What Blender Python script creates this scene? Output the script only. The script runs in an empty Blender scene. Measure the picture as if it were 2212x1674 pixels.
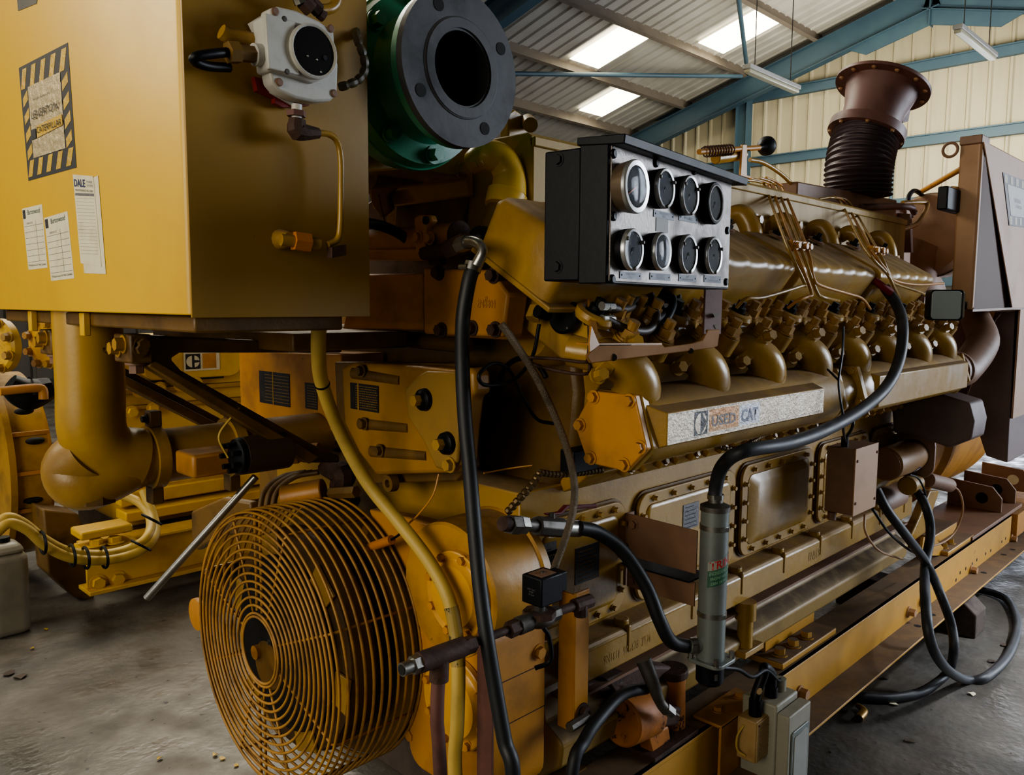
import bpy, bmesh, math, random
from mathutils import Vector, Matrix, Quaternion
random.seed(7)
V = Vector
sc = bpy.context.scene
COL = sc.collection
# ---------------------------------------------------------------- camera
F, CX, CY = 1740.0, 1106.0, 837.0
YAW, PITCH, ROLL = map(math.radians, (44.4, -5.85, -0.37))
CAM = V((0, 0, 1.5))
cw, sw, cp, sp = math.cos(YAW), math.sin(YAW), math.cos(PITCH), math.sin(PITCH)
_f = V((cw * cp, sw * cp, sp)); _r = V((sw, -cw, 0)); _d = _f.cross(_r)
cr, sr = math.cos(ROLL), math.sin(ROLL)
RR = _r * cr + _d * sr; DD = -_r * sr + _d * cr; FF = _f
cam = bpy.data.objects.new('camera', bpy.data.cameras.new('camera'))
COL.objects.link(cam)
m = Matrix((( RR.x, -DD.x, -FF.x, CAM.x), (RR.y, -DD.y, -FF.y, CAM.y), (RR.z, -DD.z, -FF.z, CAM.z), (0, 0, 0, 1)))
cam.matrix_world = m
cam.data.sensor_width = 36; cam.data.lens = F / 2212 * 36
cam.data.clip_start = 0.02; cam.data.clip_end = 200
sc.camera = cam

def ray(px, py):
    return RR * ((px - CX) / F) + DD * ((py - CY) / F) + FF
def at(px, py, x=None, y=None, z=None):
    """world point on the plane x=, y= or z= seen from the survey position"""
    d = ray(px, py)
    if x is not None: t = (x - CAM.x) / d.x
    elif y is not None: t = (y - CAM.y) / d.y
    else: t = (z - CAM.z) / d.z
    return CAM + d * t
def atn(px, py, p, n):
    d = ray(px, py); return CAM + d * ((p - CAM).dot(n) / d.dot(n))
def atd(px, py, dep):
    return CAM + ray(px, py) * dep

# ---------------------------------------------------------------- mesh builder
def frame(d):
    d = V(d).normalized()
    u = d.orthogonal().normalized() if abs(d.z) > .99 else V((0, 0, 1)).cross(d).normalized()
    return u, d.cross(u).normalized(), d
def catmull(P, n=8):
    P = [V(p) for p in P]
    if len(P) < 3 or n < 2: return P
    Q = [P[0] * 2 - P[1]] + P + [P[-1] * 2 - P[-2]]; out = []
    for i in range(1, len(Q) - 2):
        a, b, c, d = Q[i-1:i+3]
        for k in range(n):
            t = k / n
            out.append(.5 * ((2*b) + (c-a)*t + (2*a-5*b+4*c-d)*t*t + (3*b-a-3*c+d)*t**3))
    out.append(P[-1]); return out
class G:
    def __init__(s): s.bm = bmesh.new()
    def v(s, p): return s.bm.verts.new(p)
    def f(s, vs):
        try: return s.bm.faces.new(vs)
        except ValueError: return None
    def box(s, a, b):
        x0, x1 = sorted((a[0], b[0])); y0, y1 = sorted((a[1], b[1])); z0, z1 = sorted((a[2], b[2]))
        return s.hexa([(x0,y0,z0),(x1,y0,z0),(x1,y1,z0),(x0,y1,z0),(x0,y0,z1),(x1,y0,z1),(x1,y1,z1),(x0,y1,z1)])
    def hexa(s, c):
        w = [s.v(p) for p in c]
        for q in ((3,2,1,0),(4,5,6,7),(0,1,5,4),(1,2,6,5),(2,3,7,6),(3,0,4,7)): s.f([w[i] for i in q])
        return s
    def obox(s, c, hx, hy, hz):
        c, hx, hy, hz = V(c), V(hx), V(hy), V(hz)
        return s.hexa([c-hx-hy-hz, c+hx-hy-hz, c+hx+hy-hz, c-hx+hy-hz, c-hx-hy+hz, c+hx-hy+hz, c+hx+hy+hz, c-hx+hy+hz])
    def bar(s, p, q, w, h, up=(0,0,1)):
        p, q = V(p), V(q); d = (q-p).normalized(); sd = d.cross(V(up)).normalized(); u = sd.cross(d)
        return s.obox((p+q)/2, (q-p)/2, sd*(w/2), u*(h/2))
    def rings(s, R, closed=False, cap=True):
        n = len(R[0])
        W = [[s.v(p) for p in r] for r in R]
        L = len(W)
        for i in range(L if closed else L-1):
            a, b = W[i], W[(i+1) % L]
            for k in range(n): s.f([a[k], a[(k+1)%n], b[(k+1)%n], b[k]])
        if cap and not closed: s.f(W[0][::-1]); s.f(W[-1])
        return s
    def cyl(s, p, q, r, r2=None, n=24, cap=True):
        p, q = V(p), V(q); u, w, d = frame(q-p); r2 = r if r2 is None else r2
        c = [(math.cos(2*math.pi*k/n), math.sin(2*math.pi*k/n)) for k in range(n)]
        return s.rings([[p+(u*a+w*b)*r for a, b in c], [q+(u*a+w*b)*r2 for a, b in c]], cap=cap)
    def lathe(s, prof, p, d, n=32, cap=True):
        p = V(p); u, w, d = frame(d)
        c = [(math.cos(2*math.pi*k/n), math.sin(2*math.pi*k/n)) for k in range(n)]
        return s.rings([[p+d*t+(u*a+w*b)*max(r, 1e-4) for a, b in c] for t, r in prof], cap=cap)
    def tube(s, P, r, n=10, sm=8, flat=None, cap=True):
        Q = catmull(P, sm); L = len(Q)
        rr = r if isinstance(r, (list, tuple)) else [r]*2
        R = []; u = None
        for i, p in enumerate(Q):
            d = (Q[min(i+1, L-1)] - Q[max(i-1, 0)]).normalized()
            if u is None: u = frame(d)[0]
            u = (u - d*u.dot(d)).normalized(); w = d.cross(u)
            t = i/(L-1)*(len(rr)-1); k = min(int(t), len(rr)-2); rad = rr[k]+(rr[k+1]-rr[k])*(t-k)
            ring = []
            for j in range(n):
                a = 2*math.pi*j/n; o = u*math.cos(a)+w*math.sin(a)
                if flat: ax, fac = flat; ax = V(ax); o = o + ax*(o.dot(ax)*(fac-1))
                ring.append(p+o*rad)
            R.append(ring)
        return s.rings(R, cap=cap)
    def spiral(s, P, r, amp, pitch, n=6):
        return s
    def prism(s, pts, vec):
        vec = V(vec); pts = [V(p) for p in pts]
        return s.rings([pts, [p+vec for p in pts]])
    def taper(s, pts, pts2):
        return s.rings([[V(p) for p in pts], [V(p) for p in pts2]])
    def hexb(s, p, d, r, h, wash=True):
        p = V(p); d = V(d).normalized()
        if wash: s.cyl(p, p+d*h*.2, r*1.35, n=16)
        s.cyl(p+d*h*.15, p+d*h, r, r*.97, n=6); return s
    def ring(s, c, ax, R, r, n=48, m=8, a0=0, a1=2*math.pi):
        c = V(c); u, w, d = frame(ax); full = abs(a1-a0-2*math.pi) < 1e-6; out = []
        for i in range(n if full else n+1):
            a = a0+(a1-a0)*i/n; o = u*math.cos(a)+w*math.sin(a)
            out.append([c+o*(R+r*math.cos(2*math.pi*j/m))+d*(r*math.sin(2*math.pi*j/m)) for j in range(m)])
        return s.rings(out, closed=full)
    def sph(s, c, r, n=20, sx=1, sy=1, sz=1):
        mt = Matrix.Translation(V(c)) @ Matrix.Diagonal((sx*r, sy*r, sz*r, 1))
        bmesh.ops.create_uvsphere(s.bm, u_segments=n, v_segments=n//2+1, radius=1, matrix=mt); return s
    def grid(s, fn, nu, nv):
        W = [[s.v(fn(i/nu, j/nv)) for j in range(nv+1)] for i in range(nu+1)]
        for i in range(nu):
            for j in range(nv): s.f([W[i][j], W[i+1][j], W[i+1][j+1], W[i][j+1]])
        return s
def rrect(c, u, v, w, h, r, n=5):
    c, u, v = V(c), V(u).normalized(), V(v).normalized(); out = []
    for k, (sx, sy) in enumerate(((1,1),(-1,1),(-1,-1),(1,-1))):
        for i in range(n+1):
            a = math.pi/2*(k+i/n)
            out.append(c+u*(sx*(w/2-r)+r*math.cos(a))+v*(sy*(h/2-r)+r*math.sin(a)))
    return out
def place(o, parent):
    COL.objects.link(o)
    if parent is not None:
        o.parent = parent
        M = Matrix.Identity(4); q = parent
        while q is not None: M = Matrix.Translation(q.location) @ M if not q.get('_m') else M; q = q.parent
        o.matrix_parent_inverse = Matrix.Identity(4)
    return o
def wloc(o):
    p = V(o.location); q = o.parent
    while q is not None: p += V(q.location); q = q.parent
    return p
def obj(name, g, mat, parent=None, bev=0, seg=2, sharp=.6, kind=None, lab=None):
    bm = g.bm
    bmesh.ops.recalc_face_normals(bm, faces=bm.faces)
    xs = [v.co for v in bm.verts]
    lo = V((min(p.x for p in xs), min(p.y for p in xs), min(p.z for p in xs)))
    hi = V((max(p.x for p in xs), max(p.y for p in xs), max(p.z for p in xs)))
    o0 = V(((lo.x+hi.x)/2, (lo.y+hi.y)/2, lo.z))
    for v in bm.verts: v.co -= o0
    me = bpy.data.meshes.new(name); bm.to_mesh(me); bm.free()
    me.shade_smooth(); me.set_sharp_from_angle(angle=sharp)
    me.materials.append(mat)
    o = bpy.data.objects.new(name, me); COL.objects.link(o)
    if parent is not None:
        o.parent = parent; o.location = o0 - wloc(parent)
    else: o.location = o0
    if bev:
        md = o.modifiers.new('bevel', 'BEVEL'); md.width = bev; md.segments = seg; md.limit_method = 'ANGLE'; md.angle_limit = .6
    if kind: o['kind'] = kind
    if lab: o['label'] = lab
    return o
LABELS = set()
def tag(o, label, cat, group=None):
    if label in LABELS and not group: print('DUPLABEL', label)
    LABELS.add(label)
    o['label'] = label; o['category'] = cat
    if group: o['group'] = group
    return o
def thing(name, label, cat, loc, group=None):
    o = bpy.data.objects.new(name, None); COL.objects.link(o)
    o.location = V(loc); o.empty_display_size = .05
    return tag(o, label, cat, group)
_bm = {}
def bolt_mesh(r, h, mat, style):
    k = (round(r, 4), round(h, 4), mat.name, style)
    if k not in _bm:
        g = G()
        if style == 'hex': g.hexb((0,0,0), (0,0,1), r, h)
        elif style == 'round': g.lathe([(0, r), (h*.6, r), (h, r*.7)], (0,0,0), (0,0,1), n=14)
        elif style == 'nut': g.cyl((0,0,0), (0,0,h*.12), r*1.25, n=18); g.lathe([(h*.1, r*1.1), (h*.55, r)], (0,0,0), (0,0,1), n=6); g.cyl((0,0,h*.5), (0,0,h), r*.62, n=10)
        bmesh.ops.recalc_face_normals(g.bm, faces=g.bm.faces)
        me = bpy.data.meshes.new('bolt'); g.bm.to_mesh(me); g.bm.free()
        me.shade_smooth(); me.set_sharp_from_angle(angle=.5); me.materials.append(mat); _bm[k] = me
    return _bm[k]
def bolts(parent, pts, d, r, h, mat, style='hex', name='bolt'):
    q = V((0,0,1)).rotation_difference(V(d).normalized())
    for p in pts:
        o = bpy.data.objects.new(name, bolt_mesh(r, h, mat, style)); COL.objects.link(o)
        o.rotation_mode = 'QUATERNION'; o.rotation_quaternion = q @ Quaternion((0,0,1), random.uniform(0, 1))
        if parent is not None: o.parent = parent; o.location = V(p) - wloc(parent)
        else: o.location = V(p)
def text(s, c, right, up, h, mat, parent, w=None, ext=.0004, name='lettering', bold=0, align='CENTER', lab=None):
    cu = bpy.data.curves.new('t', 'FONT'); cu.body = s; cu.align_x = align; cu.align_y = 'CENTER'; cu.size = 1; cu.extrude = 0.0; cu.offset = bold
    cu.resolution_u = 2
    t = bpy.data.objects.new('t', cu); COL.objects.link(t)
    dg = bpy.context.evaluated_depsgraph_get(); dg.update()
    me = bpy.data.meshes.new_from_object(t.evaluated_get(dg))
    bpy.data.objects.remove(t)
    if not me.vertices: return
    xs = [v.co.x for v in me.vertices]; ys = [v.co.y for v in me.vertices]
    W = max(xs)-min(xs); H = max(ys)-min(ys)
    sy = h/H; sx = (w/W) if w else sy
    u, v_ = V(right).normalized(), V(up).normalized(); n = u.cross(v_)
    mx = (max(xs)+min(xs))/2; my = (max(ys)+min(ys))/2
    if align == 'LEFT': mx = min(xs)
    for vt in me.vertices:
        q = u*((vt.co.x-mx)*sx) + v_*((vt.co.y-my)*sy) + n*ext
        vt.co = q
    me.name = name; me.materials.clear(); me.materials.append(mat)
    o = bpy.data.objects.new(name, me); COL.objects.link(o)
    o.parent = parent; o.location = V(c) - (wloc(parent) if parent else V((0,0,0)))
    if lab: o['label'] = lab
    return o

# ---------------------------------------------------------------- materials
def _mat(name):
    mt = bpy.data.materials.new(name); mt.use_nodes = True
    nt = mt.node_tree; b = nt.nodes['Principled BSDF']; return mt, nt, b
def N(nt, t, **k):
    n = nt.nodes.new(t)
    for a, v in k.items(): setattr(n, a, v)
    return n
def srgb(c):
    return tuple(((x/255)/12.92 if x/255 <= .04045 else (((x/255)+.055)/1.055)**2.4) for x in c) + (1,)
def surf(name, col, rough=.5, metal=0, grime=None, gamt=.5, gscale=6, dust=None, damt=0, chips=None, camt=0, cscale=25, bump=.15, bscale=60, spec=.5, coat=0, streak=False, dmin=.45):
    mt, nt, b = _mat(name); L = nt.links
    geo = N(nt, 'ShaderNodeNewGeometry')
    b.inputs['Metallic'].default_value = metal; b.inputs['Specular IOR Level'].default_value = spec
    b.inputs['Coat Weight'].default_value = coat; b.inputs['Coat Roughness'].default_value = .15
    base = N(nt, 'ShaderNodeRGB'); base.outputs[0].default_value = srgb(col); cur = base.outputs[0]
    rv = N(nt, 'ShaderNodeValue'); rv.outputs[0].default_value = rough; rcur = rv.outputs[0]
    def noise(scale, det=6, vec=None, ro=.6):
        n = N(nt, 'ShaderNodeTexNoise'); n.inputs['Scale'].default_value = scale; n.inputs['Detail'].default_value = det; n.inputs['Roughness'].default_value = ro
        L.new(vec if vec is not None else geo.outputs['Position'], n.inputs['Vector']); return n.outputs['Fac']
    def rng(src, a, b_, c=0, d=1):
        r = N(nt, 'ShaderNodeMapRange'); r.interpolation_type = 'SMOOTHSTEP'
        for i, x in enumerate((a, b_, c, d)): r.inputs[i+1].default_value = x
        L.new(src, r.inputs[0]); return r.outputs[0]
    def mix(fac, a, c):
        mx = N(nt, 'ShaderNodeMix'); mx.data_type = 'RGBA'; L.new(fac, mx.inputs[0]); L.new(a, mx.inputs[6])
        mx.inputs[7].default_value = srgb(c); return mx.outputs[2]
    def mixf(fac, a, c):
        mx = N(nt, 'ShaderNodeMix'); L.new(fac, mx.inputs[0]); L.new(a, mx.inputs[2]); mx.inputs[3].default_value = c; return mx.outputs[0]
    def mul(a, c):
        q = N(nt, 'ShaderNodeMath', operation='MULTIPLY'); L.new(a, q.inputs[0])
        if isinstance(c, (int, float)): q.inputs[1].default_value = c
        else: L.new(c, q.inputs[1])
        return q.outputs[0]
    if grime:
        vec = None
        if streak:
            mp = N(nt, 'ShaderNodeMapping'); mp.inputs['Scale'].default_value = (4, 4, .5); L.new(geo.outputs['Position'], mp.inputs[0]); vec = mp.outputs[0]
        g_ = rng(noise(gscale, 8, vec), .42, .75, 0, gamt); cur = mix(g_, cur, grime)
        rcur = mixf(mul(g_, .8), rcur, min(1, rough+.25))
    if dust:
        sx = N(nt, 'ShaderNodeSeparateXYZ'); L.new(geo.outputs['Normal'], sx.inputs[0])
        dn = mul(rng(sx.outputs[2], .45, .95, 0, damt), rng(noise(14, 8), .25, .6, dmin, 1))
        cur = mix(dn, cur, dust); rcur = mixf(dn, rcur, .92)
    if chips:
        ch = rng(noise(cscale, 10, None, .7), .72-camt*.3, .735-camt*.3, 0, 1)
        cur = mix(ch, cur, chips); rcur = mixf(ch, rcur, .85)
    L.new(cur, b.inputs['Base Color']); L.new(rcur, b.inputs['Roughness'])
    if bump:
        bp = N(nt, 'ShaderNodeBump'); bp.inputs['Strength'].default_value = bump; bp.inputs['Distance'].default_value = .004
        L.new(noise(bscale, 5), bp.inputs['Height']); L.new(bp.outputs[0], b.inputs['Normal'])
    return mt
YEL = surf('yellow_paint', (170, 130, 48), .32, grime=(66, 44, 16), gamt=.55, gscale=5, dust=(104, 82, 50), damt=.75, chips=(48, 34, 20), camt=.05, cscale=22, bump=.3, bscale=26)
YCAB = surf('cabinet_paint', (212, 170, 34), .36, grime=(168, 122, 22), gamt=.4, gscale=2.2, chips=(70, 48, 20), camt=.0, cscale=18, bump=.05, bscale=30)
YSIDE = surf('side_paint', (166, 130, 56), .27, grime=(96, 70, 34), gamt=.6, gscale=4, dust=(112, 88, 58), damt=.8, chips=(70, 50, 30), camt=.02, cscale=20, bump=.32, bscale=22)
YORG = surf('orange_yellow_paint', (186, 130, 52), .42, grime=(76, 46, 18), gamt=.5, gscale=6, dust=(104, 76, 46), damt=.7, chips=(50, 32, 20), camt=.06, cscale=20, bump=.15, bscale=30)
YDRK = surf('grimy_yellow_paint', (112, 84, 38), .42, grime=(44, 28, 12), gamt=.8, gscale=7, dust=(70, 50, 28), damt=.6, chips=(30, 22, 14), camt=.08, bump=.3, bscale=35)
YBRT = surf('bright_yellow_paint', (206, 166, 48), .35, grime=(140, 96, 20), gamt=.5, gscale=4, dust=(150, 112, 40), damt=.4, chips=(60, 40, 20), camt=.03, bump=.1)
SKID = surf('skid_paint', (196, 148, 64), .38, grime=(130, 94, 46), gamt=.35, gscale=3, dust=(104, 84, 64), damt=1, chips=(90, 60, 36), camt=.03, cscale=14, bump=.1, dmin=.86)
BRN = surf('brown_primer', (128, 96, 74), .5, grime=(74, 50, 42), gamt=.5, gscale=5, dust=(140, 108, 84), damt=.4, bump=.1)  # brown, maroon and tan here are lightened for haze at the far end
MAR = surf('maroon_primer', (104, 70, 62), .5, grime=(46, 30, 28), gamt=.7, gscale=8, dust=(120, 84, 66), damt=.4, bump=.1)
TAN = surf('tan_paint', (168, 130, 94), .5, grime=(118, 86, 62), gamt=.5, gscale=4, chips=(80, 60, 46), camt=0, bump=.08)
RUST = surf('rusty_iron', (70, 46, 34), .7, grime=(34, 24, 20), gamt=.8, gscale=25, chips=(96, 58, 34), camt=.15, bump=.5, bscale=80)
RUSY = surf('flaking_paint', (178, 112, 48), .55, grime=(80, 44, 26), gamt=.6, gscale=8, chips=(58, 34, 26), camt=.45, cscale=16, bump=.4, bscale=30)
BLK = surf('black_enamel', (9, 11, 16), .45, grime=(18, 20, 25), gamt=.4, gscale=6, bump=.06, dust=(46, 44, 42), damt=.3, spec=.25)
RUB = surf('black_rubber', (24, 26, 29), .5, grime=(48, 50, 54), gamt=.35, gscale=9, bump=.08)
CABL = surf('grey_cable_sheath', (38, 40, 46), .5, grime=(84, 84, 86), gamt=.5, gscale=14, bump=.1)
BRAID = surf('braided_steel', (128, 116, 100), .45, metal=.7, grime=(60, 52, 44), gamt=.6, gscale=30, bump=1.0, bscale=420)
PALE = surf('pale_yellow_hose', (186, 158, 78), .5, grime=(112, 92, 44), gamt=.5, gscale=6, chips=(60, 56, 40), camt=.05, cscale=30, bump=.06)
STEEL = surf('bright_steel', (150, 148, 142), .3, metal=.9, grime=(90, 82, 70), gamt=.4, gscale=20, bump=.1)
DSTL = surf('dull_steel', (92, 88, 82), .5, metal=.6, grime=(46, 38, 30), gamt=.7, gscale=20, bump=.3)
PANEL = surf('brushed_panel_steel', (132, 126, 121), .42, metal=.5, grime=(78, 71, 66), gamt=.75, gscale=9, bump=.25, bscale=120)
CHR = surf('gauge_chrome', (200, 198, 194), .22, metal=.85, bump=0)
DIAL = surf('dial_face', (10, 11, 14), .5, spec=.1, grime=(40, 44, 50), gamt=.6, gscale=18, bump=0)
GREEN = surf('green_paint', (46, 128, 98), .34, grime=(16, 44, 38), gamt=.5, gscale=5, dust=(88, 120, 92), damt=.5, bump=.1)
FLNG = surf('bare_cast_flange', (70, 70, 72), .6, metal=.1, grime=(30, 30, 32), gamt=.6, gscale=9, bump=.2, bscale=50)
HOLE = surf('dark_bore', (10, 10, 11), .8, bump=0)
WHT = surf('white_enamel', (196, 192, 182), .42, grime=(140, 132, 118), gamt=.35, gscale=9, bump=.15)
RED = surf('red_plastic', (120, 26, 28), .5, bump=0)
GREY = surf('grey_plastic', (146, 142, 126), .5, grime=(112, 106, 90), gamt=.5, gscale=9, bump=.1)
LGREY = surf('grey_tube_paint', (122, 128, 124), .38, metal=.3, grime=(86, 88, 84), gamt=.5, gscale=8, bump=.12)
PAPER = surf('paper_card', (206, 200, 172), .7, grime=(160, 148, 118), gamt=.4, gscale=20, bump=.1)
FOIL = surf('crumpled_foil', (178, 162, 128), .4, metal=.3, grime=(130, 112, 74), gamt=.5, gscale=40, bump=1.0, bscale=55)
SIGN = surf('cracked_silver_vinyl', (196, 184, 166), .34, metal=.45, grime=(150, 126, 96), gamt=.5, gscale=30, bump=.9, bscale=110)
INK = surf('black_ink', (22, 24, 30), .6, bump=0)
NAVY = surf('navy_ink', (28, 38, 84), .6, bump=0)
FADE = surf('faded_grey_ink', (104, 102, 104), .5, metal=.2, bump=.5, bscale=110)
PLATE = surf('black_data_plate', (30, 28, 26), .4, grime=(60, 50, 34), gamt=.4, gscale=30, bump=.05)
PTXT = surf('worn_plate_lettering', (128, 100, 50), .6, bump=0)
BLUE = surf('blue_steelwork', (54, 76, 90), .55, grime=(66, 92, 100), gamt=.5, gscale=1.5, bump=.02)
GALV = surf('galvanised_purlin', (118, 108, 96), .6, metal=.2, grime=(84, 76, 68), gamt=.6, gscale=1.2, bump=0)
TMB = surf('dark_timber', (74, 62, 54), .8, grime=(44, 38, 36), gamt=.7, gscale=12, bump=.4)
GLASS, _nt, _b = _mat('gauge_glass')
_b.inputs['Roughness'].default_value = .06; _b.inputs['Transmission Weight'].default_value = 1; _b.inputs['IOR'].default_value = 1.15; _b.inputs['Base Color'].default_value = (.8, .82, .85, 1)
def emis(name, col, s):
    mt, nt, b = _mat(name); b.inputs['Base Color'].default_value = (.6, .6, .55, 1)
    b.inputs['Emission Color'].default_value = srgb(col); b.inputs['Emission Strength'].default_value = s; return mt
# ---------------------------------------------------------------- the hall
XG = 20.0                                   # gable wall
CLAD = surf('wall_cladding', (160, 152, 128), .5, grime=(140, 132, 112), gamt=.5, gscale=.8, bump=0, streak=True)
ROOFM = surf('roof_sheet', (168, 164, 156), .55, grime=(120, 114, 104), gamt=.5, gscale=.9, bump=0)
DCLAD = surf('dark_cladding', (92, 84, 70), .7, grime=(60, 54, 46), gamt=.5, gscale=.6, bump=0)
# floor: stained concrete with damp sheen
mt, nt, b = _mat('stained_concrete'); L = nt.links
geo = N(nt, 'ShaderNodeNewGeometry')
n1 = N(nt, 'ShaderNodeTexNoise'); n1.inputs['Scale'].default_value = 1.3; n1.inputs['Detail'].default_value = 10; n1.inputs['Roughness'].default_value = .65
n2 = N(nt, 'ShaderNodeTexNoise'); n2.inputs['Scale'].default_value = 34; n2.inputs['Detail'].default_value = 8
n3 = N(nt, 'ShaderNodeTexNoise'); n3.inputs['Scale'].default_value = 5; n3.inputs['Detail'].default_value = 6
for n in (n1, n2, n3): L.new(geo.outputs['Position'], n.inputs['Vector'])
r1 = N(nt, 'ShaderNodeValToRGB'); r1.color_ramp.elements[0].position = .35; r1.color_ramp.elements[0].color = srgb((52, 50, 48)); r1.color_ramp.elements[1].position = .7; r1.color_ramp.elements[1].color = srgb((112, 106, 98))
L.new(n1.outputs[0], r1.inputs[0])
r2 = N(nt, 'ShaderNodeMapRange'); r2.inputs[1].default_value = .66; r2.inputs[2].default_value = .72; L.new(n2.outputs[0], r2.inputs[0])
mx = N(nt, 'ShaderNodeMix'); mx.data_type = 'RGBA'; L.new(r2.outputs[0], mx.inputs[0]); L.new(r1.outputs[0], mx.inputs[6]); mx.inputs[7].default_value = srgb((28, 27, 28))
L.new(mx.outputs[2], b.inputs['Base Color'])
r3 = N(nt, 'ShaderNodeMapRange'); r3.inputs[1].default_value = .35; r3.inputs[2].default_value = .65; r3.inputs[3].default_value = .3; r3.inputs[4].default_value = .75; L.new(n3.outputs[0], r3.inputs[0]); L.new(r3.outputs[0], b.inputs['Roughness'])
bp = N(nt, 'ShaderNodeBump'); bp.inputs['Strength'].default_value = .35; bp.inputs['Distance'].default_value = .01; L.new(n2.outputs[0], bp.inputs['Height']); L.new(bp.outputs[0], b.inputs['Normal'])
CONC = mt
obj('floor', G().box((-8, -9, -.2), (XG+.3, 24, 0)), CONC, kind='structure')

# roof plane from two points where purlins meet the far rafter
XR = XG-.6
Ra, Rb = at(1481, 224, x=XR), at(1760, 80, x=XR)
sl = (Ra - Rb); sl.x = 0; sdir = sl.normalized()           # down-slope direction (towards +Y)
rn = V((1, 0, 0)).cross(sdir).normalized()
if rn.z > 0: rn = -rn                                      # facing down
def rp(px, py, off=0):                                     # point on the roof plane (off = distance below it)
    return atn(px, py, Rb + rn*off, rn)
slope = sdir.z/sdir.y
apexy = at(2010, 60, x=XR).y
def rz(y):  return Rb.z + (y-Rb.y)*slope if y > apexy else Rb.z + (apexy-Rb.y)*slope + (apexy-y)*slope
print('roof', Ra, Rb, 'slope', slope, 'apexy', apexy, 'apexz', rz(apexy))
YL = 17.5; YR = -6.2
def corr(name, org, run, rise, nrm, length, height_fn, pitch, depth, mat, kind='structure'):
    """trapezoid sheet: profile steps along run, lines go along rise"""
    g = G(); k = 0; pts = []
    s = 0
    while s < length:
        for a, dpt in ((0, 0), (.42, 0), (.5, 1), (.62, 1), (.7, 0)):
            pts.append((min(s+a*pitch, length), dpt*depth))
        s += pitch
    rows = []
    for (a, dpt) in pts:
        lo, hi = height_fn(a)
        base = V(org)+V(run)*a+V(nrm)*dpt
        rows.append((base+V(rise)*lo, base+V(rise)*hi))
    W = [(g.v(p), g.v(q)) for p, q in rows]
    for i in range(len(W)-1): g.f([W[i][0], W[i+1][0], W[i+1][1], W[i][1]])
    return obj(name, g, mat, sharp=.2, kind=kind)
# sheets of the two roof slopes
rl = (YL-apexy)/abs(sdir.y)
apex = V((0, apexy, rz(apexy)))
up_off = -rn*.16
corr('ceiling', V((-8, apexy, rz(apexy)))+up_off, (1,0,0), sdir, rn, XG+8, lambda a: (0, rl+.5), .33, .04, ROOFM)
sd2 = V((0, -sdir.y, sdir.z)); rn2 = V((0, -rn.y, rn.z))
corr('ceiling', V((-8, apexy, rz(apexy)))-rn2*.16, (1,0,0), sd2, rn2, XG+8, lambda a: (0, (apexy-YR)/abs(sdir.y)+.5), .33, .04, ROOFM)
# gable wall (with the lower door opening on its right half) and long walls
DY0, DY1, DZ = 2.2, 5.6, 4.2
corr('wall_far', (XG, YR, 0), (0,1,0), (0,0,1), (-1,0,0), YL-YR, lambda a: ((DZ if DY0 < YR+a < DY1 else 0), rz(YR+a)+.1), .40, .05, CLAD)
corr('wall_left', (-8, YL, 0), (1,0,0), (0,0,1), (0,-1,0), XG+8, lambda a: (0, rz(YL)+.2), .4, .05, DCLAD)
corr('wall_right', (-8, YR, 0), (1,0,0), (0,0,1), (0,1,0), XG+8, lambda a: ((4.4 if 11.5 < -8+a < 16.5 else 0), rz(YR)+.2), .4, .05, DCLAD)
E_DOOR = emis('daylight_outside', (225, 235, 255), 6)
obj('door_1', G().box((11.3, YR-.12, 0), (16.7, YR-.06, 4.5)), E_DOOR, kind='structure')
obj('door_2', G().box((XG+.1, DY0-.1, 0), (XG+.16, DY1+.1, DZ+.1)), E_DOOR, kind='structure')

tn = [0]
def trim(g, mat):
    tn[0] += 1; return obj('trim_%d' % tn[0], g, mat, kind='structure')
def ibeam(p, q, w, h, up):
    g = G(); p, q = V(p), V(q); d = (q-p).normalized(); sd = d.cross(V(up)).normalized(); u = sd.cross(d)
    g.obox((p+q)/2, (q-p)/2, sd*.006, u*h/2)
    for s_ in (-1, 1): g.obox((p+q)/2+u*s_*h/2, (q-p)/2, sd*w/2, u*.009)
    return g
# far portal frame: rafter with haunches, then the next frames towards the camera
hz = .52
xn = rp(1092, 25, .5).x; print('near frame', xn)
for xf, nm in ((XR, 0), (xn, 1), (2*xn-XR, 2)):
    cA = V((xf, apexy, rz(apexy)))+rn*.42; cB = V((xf, YL-.2, rz(YL-.2)))+rn*.42
    trim(ibeam(cA, cB, .24, hz, rn), BLUE)
    cC = V((xf, YR+.2, rz(YR+.2)))+rn2*.42
    trim(ibeam(V((xf, apexy, rz(apexy)))+rn2*.42, cC, .24, hz, rn2), BLUE)
    g = G()                                             # apex haunch: wedge hanging under the ridge
    for s_ in (-1, 1):
        L_ = 1.9
        g.prism([(xf-.02, apexy, rz(apexy)-.6), (xf-.02, apexy+s_*L_, rz(apexy)-.62+slope*L_), (xf-.02, apexy+s_*L_*.72, rz(apexy)-1.0+slope*L_*.72), (xf-.02, apexy, rz(apexy)-1.02)], (.04, 0, 0))
    g.box((xf-.12, apexy-.012, rz(apexy)-1.05), (xf+.12, apexy+.012, rz(apexy)-.4))
    g.prism([(xf-.12, apexy+1.4, rz(apexy)-1.0+slope*1.37-.01), (xf-.12, apexy-1.4, rz(apexy)-1.0+slope*1.37-.01), (xf-.12, apexy-1.4, rz(apexy)-1.03+slope*1.37-.01), (xf-.12, apexy+1.4, rz(apexy)-1.03+slope*1.37-.01)], (.24, 0, 0)) if False else None
    trim(g, BLUE)
    for yy in (YL-.25, YR+.25):
        trim(ibeam((xf, yy, 0), (xf, yy, rz(yy)-.3), .24, .4, (0,1,0)), BLUE)
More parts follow.
